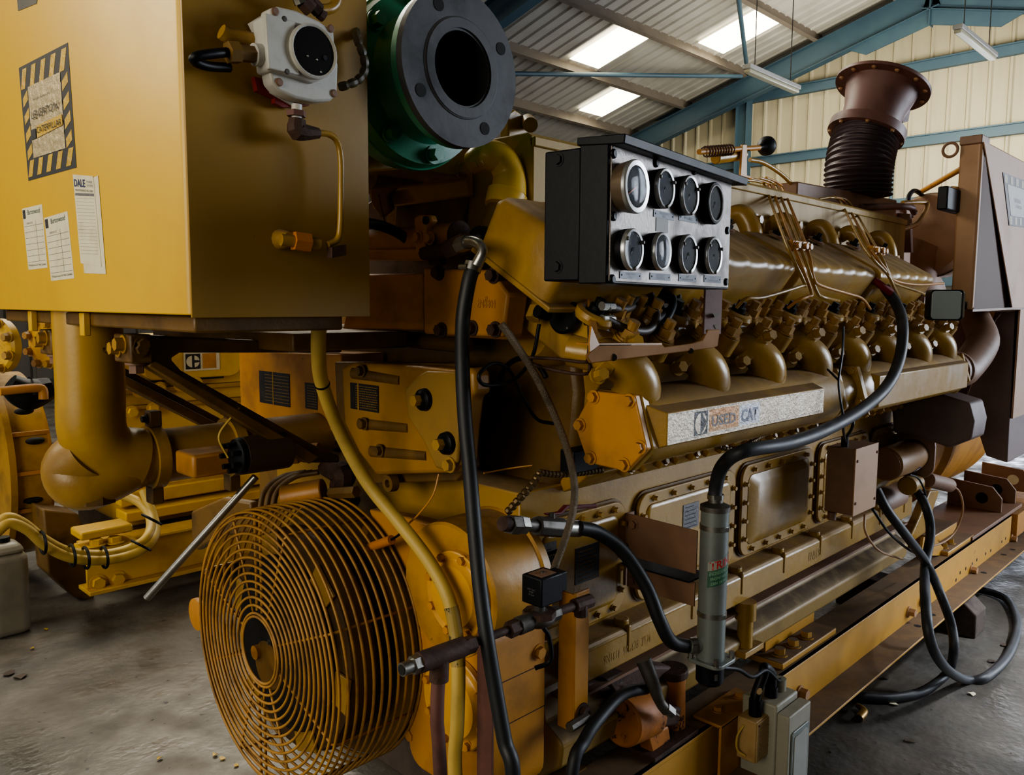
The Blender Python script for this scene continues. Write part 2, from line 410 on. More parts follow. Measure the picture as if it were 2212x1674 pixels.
# purlins along the hall (Z sections)
for (px, py) in ((1355, 286), (1481, 224), (1610, 152), (1760, 80)):
    pass
ysp = []
pa = rp(1355, 286); pb = rp(1481, 224); pc = rp(1760, 80)
sp_ = (pb.y-pc.y)/2 if abs(pb.y-pc.y) > 3 else (pa.y-pb.y)
print('purlin y', pa.y, pb.y, pc.y)
def purlin(y):
    n_ = rn if y > apexy else rn2; sd_ = sdir if y > apexy else sd2
    c = V((0, y, rz(y)))+n_*.0
    g = G()
    a = V((-8, c.y, c.z)); b_ = V((XG-.05, c.y, c.z)); mid = (a+b_)/2; hx = (b_-a)/2
    g.obox(mid, hx, sd_*.008, n_*.15)
    g.obox(mid-n_*.145+sd_*.045, hx, sd_*.05, n_*.008); g.obox(mid+n_*.145-sd_*.045, hx, sd_*.05, n_*.008)
    trim(g, GALV)
dy = (pa.y-pc.y)/3
y_ = pa.y+dy*3
while y_ > YR:
    if abs(y_-apexy) > .4: purlin(y_)
    y_ -= dy
# skylights: translucent sheets in the roof
E_SKY = emis('translucent_sheet', (255, 246, 214), 5.5)
wn = [0]
def skylight(c4):
    wn[0] += 1; g = G(); P = [rp(*c, off=-.10) for c in c4]
    g.prism(P, rn*-.02); obj('window_%d' % wn[0], g, E_SKY, kind='structure')
def sky_rect(px0, py0, px1, py1):
    # corners of a strip running down the slope: x range from the two picks
    a = rp(px0, py0); b_ = rp(px1, py1); wn[0] += 1
    x0, x1 = sorted((a.x, b_.x)); y0, y1 = sorted((a.y, b_.y)); n_ = -rn
    def q(x, y): return V((x, y, rz(y)))+rn*-.085
    obj('window_%d' % wn[0], G().prism([q(x0,y0), q(x1,y0), q(x1,y1), q(x0,y1)], rn*-.01), E_SKY, kind='structure')
    print('sky', x0, x1, y0, y1)
sky_rect(1232, 135, 1412, 85)
sky_rect(1510, 100, 1690, 55)
sky_rect(1252, 245, 1400, 205)
# repeated bays out of the frame light the hall
for x0 in (1.5, 6.5):
    for y0 in (7.5, 10.3, 13.0):
        wn[0] += 1
        def q(x, y): return V((x, y, rz(y)))+rn*-.085
        obj('window_%d' % wn[0], G().prism([q(x0,y0), q(x0+1,y0), q(x0+1,y0+1.6), q(x0,y0+1.6)], rn*-.01), E_SKY, kind='structure')
# girts + wind post on the gable
for (pA, pB) in (((1622, 213), (2211, 103)), ((1630, 350), (2211, 281))):
    a = at(*pA, x=XG-.18)
    z = a.z
    g = G(); g.box((XG-.2, YR, z-.11), (XG-.06, YL, z+.11)); g.box((XG-.26, YR, z+.09), (XG-.06, YL, z+.12)); trim(g, BLUE)
for zz in (2.1, 3.9):
    trim(G().box((XG-.2, DY1, zz-.11), (XG-.06, YL, zz+.11)), BLUE)
pcx = at(1607, 250, x=XG-.35)
trim(ibeam((XG-.35, pcx.y, 0), (XG-.35, pcx.y, rz(pcx.y)-.5), .3, .3, (0,1,0)), BLUE)
pcx = at(1930, 350, x=XG-.1)
trim(G().cyl((XG-.14, pcx.y, 0), (XG-.14, pcx.y, 5.6), .04), BLUE)
# roof bracing tubes
trim(G().tube([rp(1100, 159, .3), rp(1602, 165, .3)], .05, n=10), BLUE)
trim(G().tube([rp(1592, -30, .3), rp(1612, 135, .3)], .05, n=10), BLUE)
trim(G().tube([rp(905, 33, .3), rp(1060, -60, .3)], .05, n=10), BLUE)

# ---------------------------------------------------------------- light
w = bpy.data.worlds.new('hall_air'); sc.world = w; w.use_nodes = True
bg = w.node_tree.nodes['Background']; bg.inputs[0].default_value = (.50, .56, .66, 1); bg.inputs[1].default_value = .42
def area(name, loc, tgt, size, size_y, power, col):
    l = bpy.data.lights.new(name, 'AREA'); l.shape = 'RECTANGLE'; l.size = size; l.size_y = size_y; l.energy = power; l.color = col
    o = bpy.data.objects.new(name, l); COL.objects.link(o); o.location = loc
    o.rotation_euler = (V(tgt)-V(loc)).to_track_quat('-Z', 'Y').to_euler(); return o
area('front_fill_light', (-3.2, .9, 2.2), (1.2, 1.6, 1.0), 2.4, 1.8, 62, (1, .90, .70))  # unseen area light added for the warm light from behind the camera
area('left_fill_light', (-2.2, 5.0, 3.8), (2.0, 4.0, .8), 2.4, 1.6, 75, (1, .88, .66))  # unseen area light added to lift the second engine
sl_ = bpy.data.lights.new('floor_glare_spot', 'SPOT'); sl_.energy = 1500; sl_.spot_size = math.radians(34); sl_.spot_blend = .5; sl_.color = (.9, .95, 1); sl_.shadow_soft_size = .3  # spot added to brighten the floor so the second cover shows glare
so_ = bpy.data.objects.new('floor_glare_spot', sl_); COL.objects.link(so_); so_.location = (5.4, -2.2, 5.2); so_.rotation_euler = (V((4.2, -.5, 0))-V((5.4, -2.2, 5.2))).to_track_quat('-Z', 'Y').to_euler()
area('right_fill_light', (9.5, -4.8, 2.8), (2.0, 1.2, 1.2), 4, 3, 320, (.82, .90, 1))  # unseen area light added to carry daylight from the right door
area('top_fill_light', (3.5, 7.5, 6.4), (2.5, 2.5, 1), 4, 3, 300, (1, .94, .8))  # unseen area light added to brighten the valve covers from above
area('gable_fill_light', (16.0, 5.5, 5.0), (20, 7.5, 5.6), 5, 2, 300, (1, .93, .74))  # unseen area light added to brighten the gable wall
sc.view_settings.view_transform = 'AgX'
sc.view_settings.look = 'AgX - Medium High Contrast'
sc.view_settings.exposure = 0.75
X_, Y_, Z_ = V((1,0,0)), V((0,1,0)), V((0,0,1))
# ================================================================= expansion tank cabinet (upper left)
YC = 1.25
c0 = at(409, 681, y=YC); xr = at(793, 682, y=YC).x; xf = c0.x; zb = c0.z
print('cabinet', xf, xr, zb)
t = thing('expansion_tank', 'big yellow box-shaped tank over the engine front, hazard sticker on its lit face', 'tank', (xf+.2, YC+.6, zb))
g = G().prism(rrect(((xf+xr)/2, YC+.62, zb), X_, Y_, xr-xf, 1.24, .014, 4), (0,0,.86))
obj('tank_shell', g, YCAB, t, bev=.002)
g = G(); g.box((xf+.004, YC-.0015, zb-.004), (xr+.006, YC+.004, zb+.86)); obj('side_panel', g, YDRK if False else surf('shaded_cabinet_paint', (150, 116, 44), .34, grime=(104, 78, 28), gamt=.5, gscale=2.5, bump=.05, chips=(50, 38, 20), camt=.0), t, bev=.0008)  # separate sheet in darker cabinet paint, shade put into its colour
xs_ = xf-.0008
def fp(px, py, off=0): return at(px, py, x=xf-off)
def sticker(name, label, quad, mat, thick=.0006, cat='sticker', x=None, yy=None):
    P = [at(px, py, x=(xf if x is None else x)) for px, py in quad]
    c = sum(P, V((0,0,0)))/4
    return P, c
# hazard sticker
P, c = sticker('h', '', ((41,147),(147,92),(166,362),(62,391)), None)
rgt = ((P[1]-P[0])+(P[2]-P[3])).normalized(); upv = V((0,0,1))
t = thing('warning_sticker', 'black and yellow striped hazard sticker with crumpled silver middle on the big tank', 'sticker', c+V((-.001,0,0)))
W_ = ((P[1]-P[0]).length+(P[2]-P[3]).length)/2; H_ = ((P[3]-P[0]).length+(P[2]-P[1]).length)/2
off = V((-1,0,0))
obj('black_border', G().prism(P, off*.0006), INK, t)
def bil(u, v): return (P[0]*(1-u)+P[1]*u)*(1-v)+(P[3]*(1-u)+P[2]*u)*v
YST = surf('sticker_yellow', (196, 160, 50), .4, grime=(120, 96, 30), gamt=.5, gscale=30, bump=.8, bscale=60)
g = G()
def stripe(u0, u1, v0, v1, sk):
    q = [bil(u0+sk, v0), bil(u1+sk, v0), bil(u1-sk, v1), bil(u0-sk, v1)]
    g.prism([p+off*.0005 for p in q], off*.0006)
for k in range(5):
    stripe(.05+k*.2, .14+k*.2, .03, .20, .035); stripe(.05+k*.2, .14+k*.2, .83, .97, .035)
for k in range(4):
    v0 = .22+k*.155
    g.prism([bil(.04, v0+.06)+off*.0005, bil(.15, v0)+off*.0005, bil(.15, v0+.085)+off*.0005, bil(.04, v0+.14)+off*.0005], off*.0006)
    g.prism([bil(.85, v0+.06)+off*.0005, bil(.96, v0)+off*.0005, bil(.96, v0+.085)+off*.0005, bil(.85, v0+.14)+off*.0005], off*.0006)
obj('yellow_stripes', g, YST, t)
g = G()
g.grid(lambda a, b_: bil(.17+a*.66, .2+b_*.62)+off*(.0012+.0012*abs(math.sin(a*17+b_*9)*math.sin(b_*23-a*7))*random.random()), 26, 40)
obj('silver_panel', g, FOIL, t, sharp=3)
text('LEVERTON', bil(.50, .46)+off*.004, rgt, upv, .016, INK, t, w=W_*.54)
text('CATERPILLAR', bil(.56, .60)+off*.004, rgt, upv, .013, INK, t, w=W_*.5)
g = G().box(bil(.18, .58)+off*.0031, bil(.28, .66)+off*.0034); obj('square_badge', g, INK, t)
g = G(); g.prism([bil(.3,.56)+off*.0026, bil(.82,.54)+off*.0026, bil(.82,.63)+off*.0026, bil(.3,.66)+off*.0026], off*.0003); obj('yellow_band', g, YST, t)
text('Sold & serviced by', bil(.45, .33)+off*.003, rgt, upv, .006, INK, t, w=W_*.35)
# paper cards
def card(quad, label, head, tall, rows, foot):
    P = [at(px, py, x=xf) for px, py in quad]; c = sum(P, V((0,0,0)))/4
    t = thing('service_card', label, 'card', c+off*.001)
    obj('paper', G().prism(P, off*.0005), PAPER, t)
    r_ = (P[1]-P[0]).normalized(); W = (P[1]-P[0]).length; u_ = (P[0]-P[3]).normalized()
    def b2(u, v): return (P[0]*(1-u)+P[1]*u)*(1-v)+(P[3]*(1-u)+P[2]*u)*v+off*.0009
    g = G()
    for k in range(rows+1):
        v = tall+(.88-tall)*k/rows
        g.bar(b2(.04, v), b2(.96, v), .0006, .0003, up=off)
    g.bar(b2(.63, tall-.07), b2(.63, .88), .0005, .0003, up=off)
    obj('ruled_lines', g, FADE, t)
    text(head, b2(.58, .08), r_, u_, .011, NAVY if head == 'DALE' else surf('teal_ink', (40, 80, 84), .6, bump=0), t, w=W*.6)
    obj('logo_block', G().prism([b2(.03,.03), b2(.15,.03), b2(.15,.17), b2(.03,.17)], off*.0003), INK, t)
    text('SERVICE', b2(.33, tall-.045), r_, u_, .004, FADE, t, w=W*.3)
    text(foot, b2(.5, .94), r_, u_, .0055, INK, t, w=W*.85)
card(((48,451),(91,441),(103,578),(62,583)), 'left one of two small service cards low on the big tank', 'Burtonwood', .30, 6, 'Telephone 01744 22444')
card(((96,471),(146,456),(161,601),(111,607)), 'right one of two small service cards low on the big tank', 'Burtonwood', .30, 6, 'Telephone 01744 22444')
quad = ((159,377),(213,379),(230,592),(178,590))
P = [at(px, py, x=xf) for px, py in quad]
t = thing('maintenance_record', 'long creased white record sheet with blue DALE heading on the big tank', 'paper', P[0]+off*.001)
def b3(u, v): return (P[0]*(1-u)+P[1]*u)*(1-v)+(P[3]*(1-u)+P[2]*u)*v+off*.0006
obj('under_sheet', G().prism([b3(.12, .1), b3(1, 0), b3(1,1), b3(.1,1)], off*.0004), PAPER, t)
obj('paper', G().prism([b3(0,0)+off*.0006, b3(.82,.01)+off*.0006, b3(.86,.93)+off*.0006, b3(0,.9)+off*.0006], off*.0004), PAPER, t)
g = G()
for k in range(17): g.bar(b3(.05, .24+k*.035)+off*.001, b3(.78, .24+k*.035)+off*.001, .0005, .0003, up=off)
g.bar(b3(.03, .2)+off*.001, b3(.8, .2)+off*.001, .005, .0003, up=off)
obj('ruled_lines', g, FADE, t)
W = (P[1]-P[0]).length
text('DALE', b3(.26, .085)+off*.0012, P[1]-P[0], P[0]-P[3], .015, NAVY, t, w=W*.45, bold=.03)
text('POWER\nSYSTEMS', b3(.66, .09)+off*.0012, P[1]-P[0], P[0]-P[3], .012, FADE, t, w=W*.24)
text('MAINTENANCE RECORD', b3(.42, .16)+off*.0012, P[1]-P[0], P[0]-P[3], .004, INK, t, w=W*.7)
P = [at(px, py, x=xf) for px, py in ((35,-30),(86,-40),(80,8),(40,24))]
tag(obj('data_plate', G().prism(P, off*.001), PLATE), 'corner of a dark plate at the top of the big tank front', 'plate')

# ================================================================= green coupling with black flange
cf = at(999, 148, y=1.2); R0 = .148
t = thing('pipe_coupling', 'green painted pipe coupling ending in a bare black flange above the engine', 'coupling', cf)
A = Y_
g = G(); p0 = cf
g.lathe([(0, R0*.47), (0, R0), (.016, R0), (.016, R0*.47)], p0, A, n=64, cap=False)
g.ring(p0+A*.001, A, R0*.62, .004, n=64)
g.lathe([(-.004, R0*.50), (-.004, R0*.62), (.002, R0*.62)], p0, A, n=64, cap=False)
fl = obj('black_flange', g, FLNG, t)
g = G()
for k in range(4):
    a = math.radians(30+90*k); q = p0+(X_*math.cos(a)+Z_*math.sin(a))*R0*.81
    obj('bolt_hole', G().cyl(q-A*.0012, q+A*.003, .0125, n=16), HOLE, fl)
g = G().lathe([(0, R0*.47), (.3, R0*.46)], p0, A, n=48, cap=False); g.cyl(p0+A*.16, p0+A*.165, R0*.47, n=32); obj('bore', g, HOLE, t)
g = G().lathe([(.0165, R0*.60), (.0165, R0*1.0), (.034, R0*.99), (.040, R0*.74), (.085, R0*.70), (.115, R0*.86), (.125, R0*1.12), (.15, R0*1.16), (.152, R0*1.18), (.172, R0*1.18), (.174, R0*1.14), (.20, R0*1.14), (.21, R0*.9), (.36, R0*.9)], p0, A, n=64, cap=False)
obj('green_body', g, GREEN, t)
pts = [p0+A*.118+(X_*math.cos(a)+Z_*math.sin(a))*R0*1.0 for a in [2*math.pi*(k+.2)/8 for k in range(8)]]
bolts(t, pts, -A, .014, .022, GREEN)
tag(obj('pipe', G().cyl(p0+A*.36, p0+A*1.2, R0*.8, n=32), YDRK), 'grimy yellow pipe running back from the green coupling', 'pipe')

# ================================================================= aftercooler box on top of the engine
YA = 1.28
a1 = at(1955, 472, y=YA); aL = at(800, 330, y=YA)
za_top = at(1600, 386, y=YA).z
za_bot = za_top-.27
t = thing('aftercooler_housing', 'long yellow cast box running along the top of the engine behind the elbows', 'engine cover', (2.2, 1.6, za_bot))
xA0, xA1 = 1.12, at(1955, 520, y=YA).x
print('aftercooler', xA0, xA1, za_top)
g = G().prism([(xA0+.25, YA, za_bot+.02), (xA0+.25, YA, za_top-.015), (xA0+.25, YA+.02, za_top), (xA0+.25, YA+.55, za_top), (xA0+.25, YA+.55, za_bot), (xA0+.25, YA+.08, za_bot)], (xA1-xA0-.25, 0, 0))
AFT = surf('aftercooler_paint', (166, 136, 66), .5, grime=(110, 86, 40), gamt=.55, gscale=4, dust=(120, 98, 66), damt=.5, bump=.15, spec=.3, streak=True)
obj('housing', g, AFT, t, bev=.004)
g = G(); g.box((xA0+.25, YA-.006, za_top-.035), (xA1, YA+.01, za_top-.012)); obj('top_rim', g, AFT, t, bev=.003)
g = G(); g.box((1.9, YA-.004, za_bot+.06), (xA1-.03, YA+.01, za_bot+.066)); obj('casting_rib', g, YSIDE, t)
bolts(t, [at(px, py, y=YA-.0) for px, py in ((1632, 475), (1718, 487), (1800, 507), (1868, 527))], -Y_, .014, .022, YSIDE)

# ================================================================= elbows from the aftercooler to the heads
YE = 1.23
def elbow_unused(px, py, s, first=False):
    p = at(px, py, y=YE)
    g = G()
    a = p+V((-.035, .05, .0)); 
    pts = [p+V((-.06, .06, .035)), p+V((-.035, .0, .045)), p+V((.01, -.035, .025)), p+V((.03, -.05, -.03)), p+V((.035, -.055, -.075))]
    g.tube(pts, [.026, .034, .038, .036, .035], n=16, sm=6)
    e = obj('elbow_pipe', g, YBRT if first else YEL)
    return e, p
# positions follow the cylinder pitch
x0e = at(1697, 478, y=YE).x; PIT = .28
ord_ = ['first elbow to the right of the gauge panel, half hidden by its edge', 'elbow pipe under the four pipe bundle, second after the gauge panel', 'elbow pipe just right of the four pipe bundle on the aftercooler box', 'elbow pipe with dark torn gasket beside the second pipe bundle', 'last elbow pipe at the far end of the aftercooler box']
for k in range(-1, 4):
    x = x0e+k*PIT; z = at(1697, 497, y=YE).z
    el = G(); p = V((x, YE, z))
    el.tube([p+V((-.008, .052, .012)), p+V((-.002, .028, .028)), p+V((.006, .002, .024)), p+V((.014, -.018, -.014)), p+V((.018, -.024, -.06))], [.022, .028, .031, .032, .035], n=16, sm=6)
    t = thing('elbow_pipe', 'yellow '+ord_[k+1], 'elbow', p, None)
    obj('pipe_bend', el, YSIDE, t)
    g = G().cyl(p+V((.018, -.022, -.05)), p+V((.024, -.030, -.10)), .041, .039, n=10); obj('sleeve', g, YSIDE, t)
    g = G().obox(p+V((-.045, .045, .01)), X_*.035, Y_*.008, Z_*.025); obj('mounting_ear', g, YSIDE, t, bev=.01)

# ================================================================= valve covers, heads
P0 = V((0, .967, 1.61)); un = V((0, -math.cos(math.radians(30)), -math.sin(math.radians(30)))); nn = V((0, -math.sin(math.radians(30)), math.cos(math.radians(30))))
def hv(x, u, n): return V((x, P0.y, P0.z))+un*u+nn*n
VX1 = 2.082
vc_lab = ['yellow valve cover half hidden behind the gauge panel, nearest the engine front', 'shiny yellow valve cover immediately right of the gauge panel', 'shiny yellow valve cover between the two fuel pipe bundles', 'farthest yellow valve cover, beyond the second fuel pipe bundle']
for k in range(4):
    xb = VX1+(k-1)*.56; xa = xb-.535+(.165 if k == 0 else 0)
    t = thing('valve_cover', vc_lab[k], 'valve cover', hv((xa+xb)/2, -.11, -.11))
    g = G(); rows = []
    n = 56
    for i in range(n+1):
        s = i/n; x = xa+(xb-xa)*s
        rib = .5+.5*math.cos(s*2*math.pi*6); rib = rib**3*.004
        e = min(s, 1-s)*(xb-xa); rd = .02-math.sqrt(max(0, .02**2-(.02-min(e, .02))**2))
        rd2 = rd*.9
        prof = [(-.235+rd2, -.135), (-.235+rd2, -.02-rd), (-.215, -.004-rd2+rib*.3), (-.10, .0-rd2+rib*.4), (-.025, -.001-rd2+rib), (-.006-rd2, -.008-rd2*.7+rib), (.0-rd2, -.022+rib), (-.008-rd2, -.115), (-.008-rd2, -.135)]
        rows.append([hv(x, u, nq) for u, nq in prof])
    g.rings(rows)
    obj('cover_shell', g, YSIDE, t, sharp=.9)
    g = G().prism([hv(xa-.004, -.245, -.140), hv(xa-.004, -.245, -.128), hv(xa-.004, .008, -.128), hv(xa-.004, .008, -.140)], (xb-xa+.008, 0, 0)); obj('base_flange', g, YSIDE, t, bev=.003)
    for s in (.22, .72) if k else (.6,):
        x = xa+.535*s+.03
        g = G(); c = hv(x, -.185, .004)
        g.cyl(c, c+nn*.006, .026, n=20); w1 = obj('washer', g, BRN, t)
        g = G(); g.cyl(c, c+nn*.016, .016, n=6); g.cyl(c+nn*.016, c+nn*.03, .008, n=10); obj('stud_nut', g, BLK, t)
XH0 = VX1-.56*2+.02; XH1 = VX1+.56*2
# eight cylinder heads with nuts
pos = ['first', 'second', 'third', 'fourth', 'fifth', 'sixth', 'seventh', 'eighth']
HEADN = surf('head_nuts_paint', (168, 128, 62), .35, grime=(84, 58, 34), gamt=.5, gscale=12, dust=(118, 92, 68), damt=.6, bump=.15)
for k in range(8):
    xb = VX1-.56+k*PIT-.0; xa = xb-PIT+.006; xm = (xa+xb)/2
    t = thing('cylinder_head', '%s cylinder head from the engine front, studded with hex nuts below the valve covers' % pos[k], 'cylinder head', hv(xm, 0, -.25))
    g = G().prism([hv(xa, -.25, -.142), hv(xa, .045, -.142), hv(xa, .070, -.165), hv(xa, .070, -.21), hv(xa, .03, -.25), hv(xa, -.25, -.25)], (xb-xa, 0, 0))
    obj('casting', g, YSIDE, t, bev=.006)
    for s in (-.065, .065):
        obj('stud_boss', G().cyl(hv(xm+s, .035, -.17), hv(xm+s, .035, -.134), .034, .026, n=20), YSIDE, t, sharp=1)
        obj('stud_boss', G().cyl(hv(xm+s, .080, -.20), hv(xm+s, .085, -.155), .030, .027, n=20), YSIDE, t, sharp=1)
    bolts(t, [hv(xm-.065, .035, -.134), hv(xm+.065, .035, -.134), hv(xm-.065, .085, -.155), hv(xm+.065, .085, -.155), hv(xm+.01, .012, -.12), hv(xm-.01, .012, -.12)][:4], nn, .019, .042, HEADN, 'nut', 'stud_nut')
    bolts(t, [hv(xm-.015, .02, -.142), hv(xm+.03, .02, -.142)], nn, .013, .05, HEADN, 'nut', 'stud_nut')
    # injector collar between heads
    c = hv(xa+.012, .03, -.145)
    g = G().ring(c+nn*.012, nn, .030, .013, n=28, m=8); obj('injector_collar', g, YSIDE, t)
    g = G().cyl(c, c+nn*.035, .017, n=12); g.cyl(c+nn*.03, c+nn*.05, .011, n=6); obj('injector_cap', g, BLK, t)
# bank block behind the manifold
t = thing('engine_block', 'massive yellow engine block behind and below the exhaust manifold', 'engine block', (2.4, 1.6, .6))
g = G().prism([hv(1.42, -.25, -.247), hv(1.42, .02, -.247), hv(1.42, .0, -.50), (1.42, 1.29, 1.10), (1.42, 1.31, 1.05), (1.42, 2.3, 1.0), (1.42, 2.3, 1.6)], (2.3, 0, 0))
obj('bank_casting', g, YEL, t, bev=.004)
YB = 1.226
g = G().box((1.28, YB, .59), (3.72, 2.3, 1.08)); obj('crankcase', g, YSIDE, t, bev=.004)
# lower ledge with bosses
g = G().prism([(1.42, YB+.01, .700), (1.42, YB-.006, .696), (1.42, 1.175, .688), (1.42, 1.165, .676), (1.42, 1.165, .597), (1.42, 1.30, .597)], (2.28, 0, 0))
obj('side_rail', g, YSIDE, t, bev=.004)
ps = [at(px, py, z=.70) for px, py in ((1395, 1340), (1617, 1245), (1710, 1192), (1783, 1155), (1850, 1120))]
print('boss', [p.x for p in ps])
for x in (1.62, 1.92, 2.20, 2.48, 2.76, 3.04, 3.32, 3.6):
    g = G().cyl((x, 1.19, .66), (x, 1.19, .706), .020, n=20); b_ = obj('boss', g, YSIDE, t, bev=.003)
    g = G().box((x-.006, 1.1615, .625), (x+.006, 1.19, .694)); obj('web', g, YSIDE, b_, bev=.003)
text('9N1616  9N5678  3T76', V((1.62, 1.1645, .632)), X_, Z_, .022, YSIDE, t, w=.2, ext=.001, name='cast_number')
text('8N6697', V((2.72, 1.1645, .636)), X_, Z_, .032, YSIDE, t, w=.11, ext=.001, name='cast_number')
# top rail of the crankcase (scalloped gasket flange)
zt = at(1500, 1008, y=1.25).z
g = G()
xs = 1.5
g.prism([(1.42, 1.22, 1.06), (1.42, 1.19, 1.075), (1.42, 1.15, 1.105), (1.42, 1.15, 1.115), (1.42, 1.26, 1.15)], (2.1, 0, 0)); obj('deck_rail', g, YEL, t, bev=.004)
x = 1.56; pts = []
while x < 3.6: pts.append((x, 1.155, 1.105)); x += .075
for p in pts: obj('scallop', G().cyl(p, V(p)+V((0, -.016, -.010)), .014, .010, n=3), YEL, t)
bolts(t, [V(p)+V((.037, -.0, -.006)) for p in pts[::2]], (0, -.8, .3), .008, .010, YEL)
# crankcase inspection covers
def ccover(xa, xb, label, plate=None, zt=1.005, zb_=.712):
    t = thing('crankcase_cover', label, 'inspection cover', ((xa+xb)/2, YB, zb_))
    w = xb-xa; h = zt-zb_; c = V(((xa+xb)/2, YB, (zt+zb_)/2))
    g = G().prism(rrect(c+Y_*.002, X_, Z_, w+.012, h+.012, .05, 6), -Y_*.008); obj('gasket', g, YDRK, t)
    g = G().prism(rrect(c-Y_*.006, X_, Z_, w, h, .045, 6), -Y_*.010); obj('rim', g, YSIDE, t, bev=.003)
    A_ = rrect(c-Y_*.015, X_, Z_, w-.062, h-.058, .03, 6); B_ = rrect(c-Y_*(.030 if plate else .022), X_, Z_, w-(.15 if plate else .080), h-(.12 if plate else .074), .02, 6)
    g = G().taper(A_, B_); obj('raised_panel', g, YSIDE, t, bev=.008, seg=3)
    pts = []
    for i in range(5):
        for s in (-1, 1): pts.append(c+X_*(w*.36*(i-2)/2)-Y_*.016+Z_*s*(h/2-.018))
    for i in range(4):
        for s in (-1, 1): pts.append(c+X_*s*(w/2-.018)-Y_*.016+Z_*(h*.3*(i-1.5)/1.5))
    bolts(t, pts, -Y_, .0068, .013, YSIDE)
    return t, c
xcs = [at(1605, 1080, y=YB).x, at(1760, 1060, y=YB).x]; print('cover', xcs)
cxp = lambda px, py: at(px, py, y=YB-.016).x
CVX = {-2: (cxp(1353,1090)-.36, cxp(1353,1090)), -1: (cxp(1380,1080), cxp(1591,1010)), 0: (cxp(1605,1010), cxp(1760,960)), 1: (cxp(1773,960), cxp(1880,920)), 2: (cxp(1880,920)+.04, cxp(1880,920)+.5)}
cvs = []
for k, lb in ((-2, 'first crankcase cover, behind the solenoid valve, with black plates on it'), (-1, 'second crankcase cover with bright glare, behind the brown bracket'), (0, 'third crankcase cover, right of the grey heater tube'), (1, 'fourth crankcase cover, partly hidden by the hanging brown box'), (2, 'farthest crankcase cover near the starter motors')):
    xa, xb = CVX[k]
    if k == 2: xb = min(xb, 3.70)
    tt, cc = ccover(xa, xb, 'rounded yellow '+lb, plate=(k >= 0)); cvs.append((tt, cc))
def splate(px0, py0, px1, py1, yy, label, lines, mat=None, txt=None, blue=False):
    a = at(px0, py0, y=yy); b_ = at(px1, py1, y=yy)
    tt = thing('data_plate', label, 'plate', ((a.x+b_.x)/2, yy, min(a.z, b_.z)))
    obj('plate', G().box((a.x, yy, a.z), (b_.x, yy-.0012, b_.z)), mat or PLATE, tt)
    for k in range(lines):
        z = a.z+(b_.z-a.z)*(.12+.8*k/max(1, lines-1)) if lines > 1 else (a.z+b_.z)/2
        g = G(); x = a.x+(b_.x-a.x)*.1
        while x < a.x+(b_.x-a.x)*(.9-.25*random.random()):
            w = random.uniform(.003, .009); g.box((x, yy-.0013, z-.0013), (min(x+w, b_.x-.003), yy-.0016, z+.0013)); x += w+.002
        obj('text_line', g, txt or PTXT, tt)
    return tt
NPL = surf('navy_plate', (24, 28, 38), .4, bump=0)
yp = cvs[0][1].y-.0225
splate(1243, 1186, 1293, 1245, yp, 'black notice plate on the first crankcase cover, right of the braided hose', 8, NPL)
splate(1158, 1200, 1203, 1262, yp, 'black plate behind the braided hose on the first crankcase cover', 5, NPL)
splate(1160, 1180, 1201, 1197, yp, 'narrow grey strip plate above the black plate behind the braided hose', 1, FADE, INK)
splate(1476, 1092, 1508, 1135, cvs[1][1].y-.0225, 'worn grey notice sticker on the glaring second crankcase cover', 6, FADE, INK)

# oil pan
t = thing('oil_pan', 'dusty yellow oil pan between the engine block and the skid rail', 'oil pan', (2.4, 1.7, .36))
g = G().prism([(1.36, 1.25, .595), (1.36, 1.225, .55), (1.36, 1.215, .512), (1.36, 1.168, .486), (1.36, 1.158, .474), (1.36, 1.165, .42), (1.36, 1.25, .35), (1.36, 2.2, .35), (1.36, 2.2, .595)], (2.30, 0, 0))
obj('pan', g, surf('dusty_pan_paint', (150, 122, 64), .5, grime=(90, 70, 42), gamt=.5, gscale=6, dust=(70, 56, 42), damt=1, bump=.2), t, bev=.006)
g = G().box((1.40, 1.168, .560), (3.66, 1.24, .568)); obj('pan_flange', g, BRN, t)

# ================================================================= skid
SY = 1.10; ST = .33; SB = .18
xs0, xs1 = 1.32, at(2183, 1150, y=SY).x
print('skid', xs0, xs1)
t = thing('skid_rail', 'long yellow steel skid rail under the near side of the generator set', 'skid', ((xs0+xs1)/2, SY, SB))
obj('web', G().box((xs0, SY, SB), (xs1, SY+.014, ST)), SKID, t)
obj('top_flange', G().box((xs0, SY-.001, ST-.012), (xs1, SY+.125, ST)), SKID, t, bev=.002)
xb1 = at(2212, 1185, y=1.02).x
obj('bottom_flange', G().box((xs0, 1.002, SB-.010), (xs1+.45, SY+.10, SB)), SKID, t, bev=.002)
holes = [at(px, py, y=SY) for px, py in ((2065,1253),(2074,1237),(2086,1228),(2100,1218),(2110,1209),(2129,1196),(2140,1189),(2164,1170),(2172,1163))]
for p in holes: obj('punched_hole', G().cyl(p+Y_*.002, p-Y_*.0008, .009, n=12), HOLE, t)
bp_ = [at(px, py, y=SY) for px, py in ((1726,1495),(1962,1321),(1990,1297),(2097,1230),(2184,1163))]
bolts(t, bp_, -Y_, .018, .03, TAN)
g = G()
for px, py in ((1982,1352),(2014,1328),(2125,1237),(2168,1198),(2187,1187)):
    p = at(px, py, z=SB); p.y = min(max(p.y, 1.02), 1.085); obj('flange_hole', G().cyl(p-Z_*.004, p+Z_*.0008, .014, n=16), HOLE, t)
tag(obj('skid_rail', G().box((1.7, 2.2, SB), (xs1, 2.32, ST)), SKID), 'far side skid rail hidden mostly under the engine', 'skid')
tag(obj('cross_member', G().box((xs0+.1, SY+.115, .21), (xs0+.20, 2.19, .335)), YDRK), 'yellow cross member joining the skid rails under the engine front', 'skid')
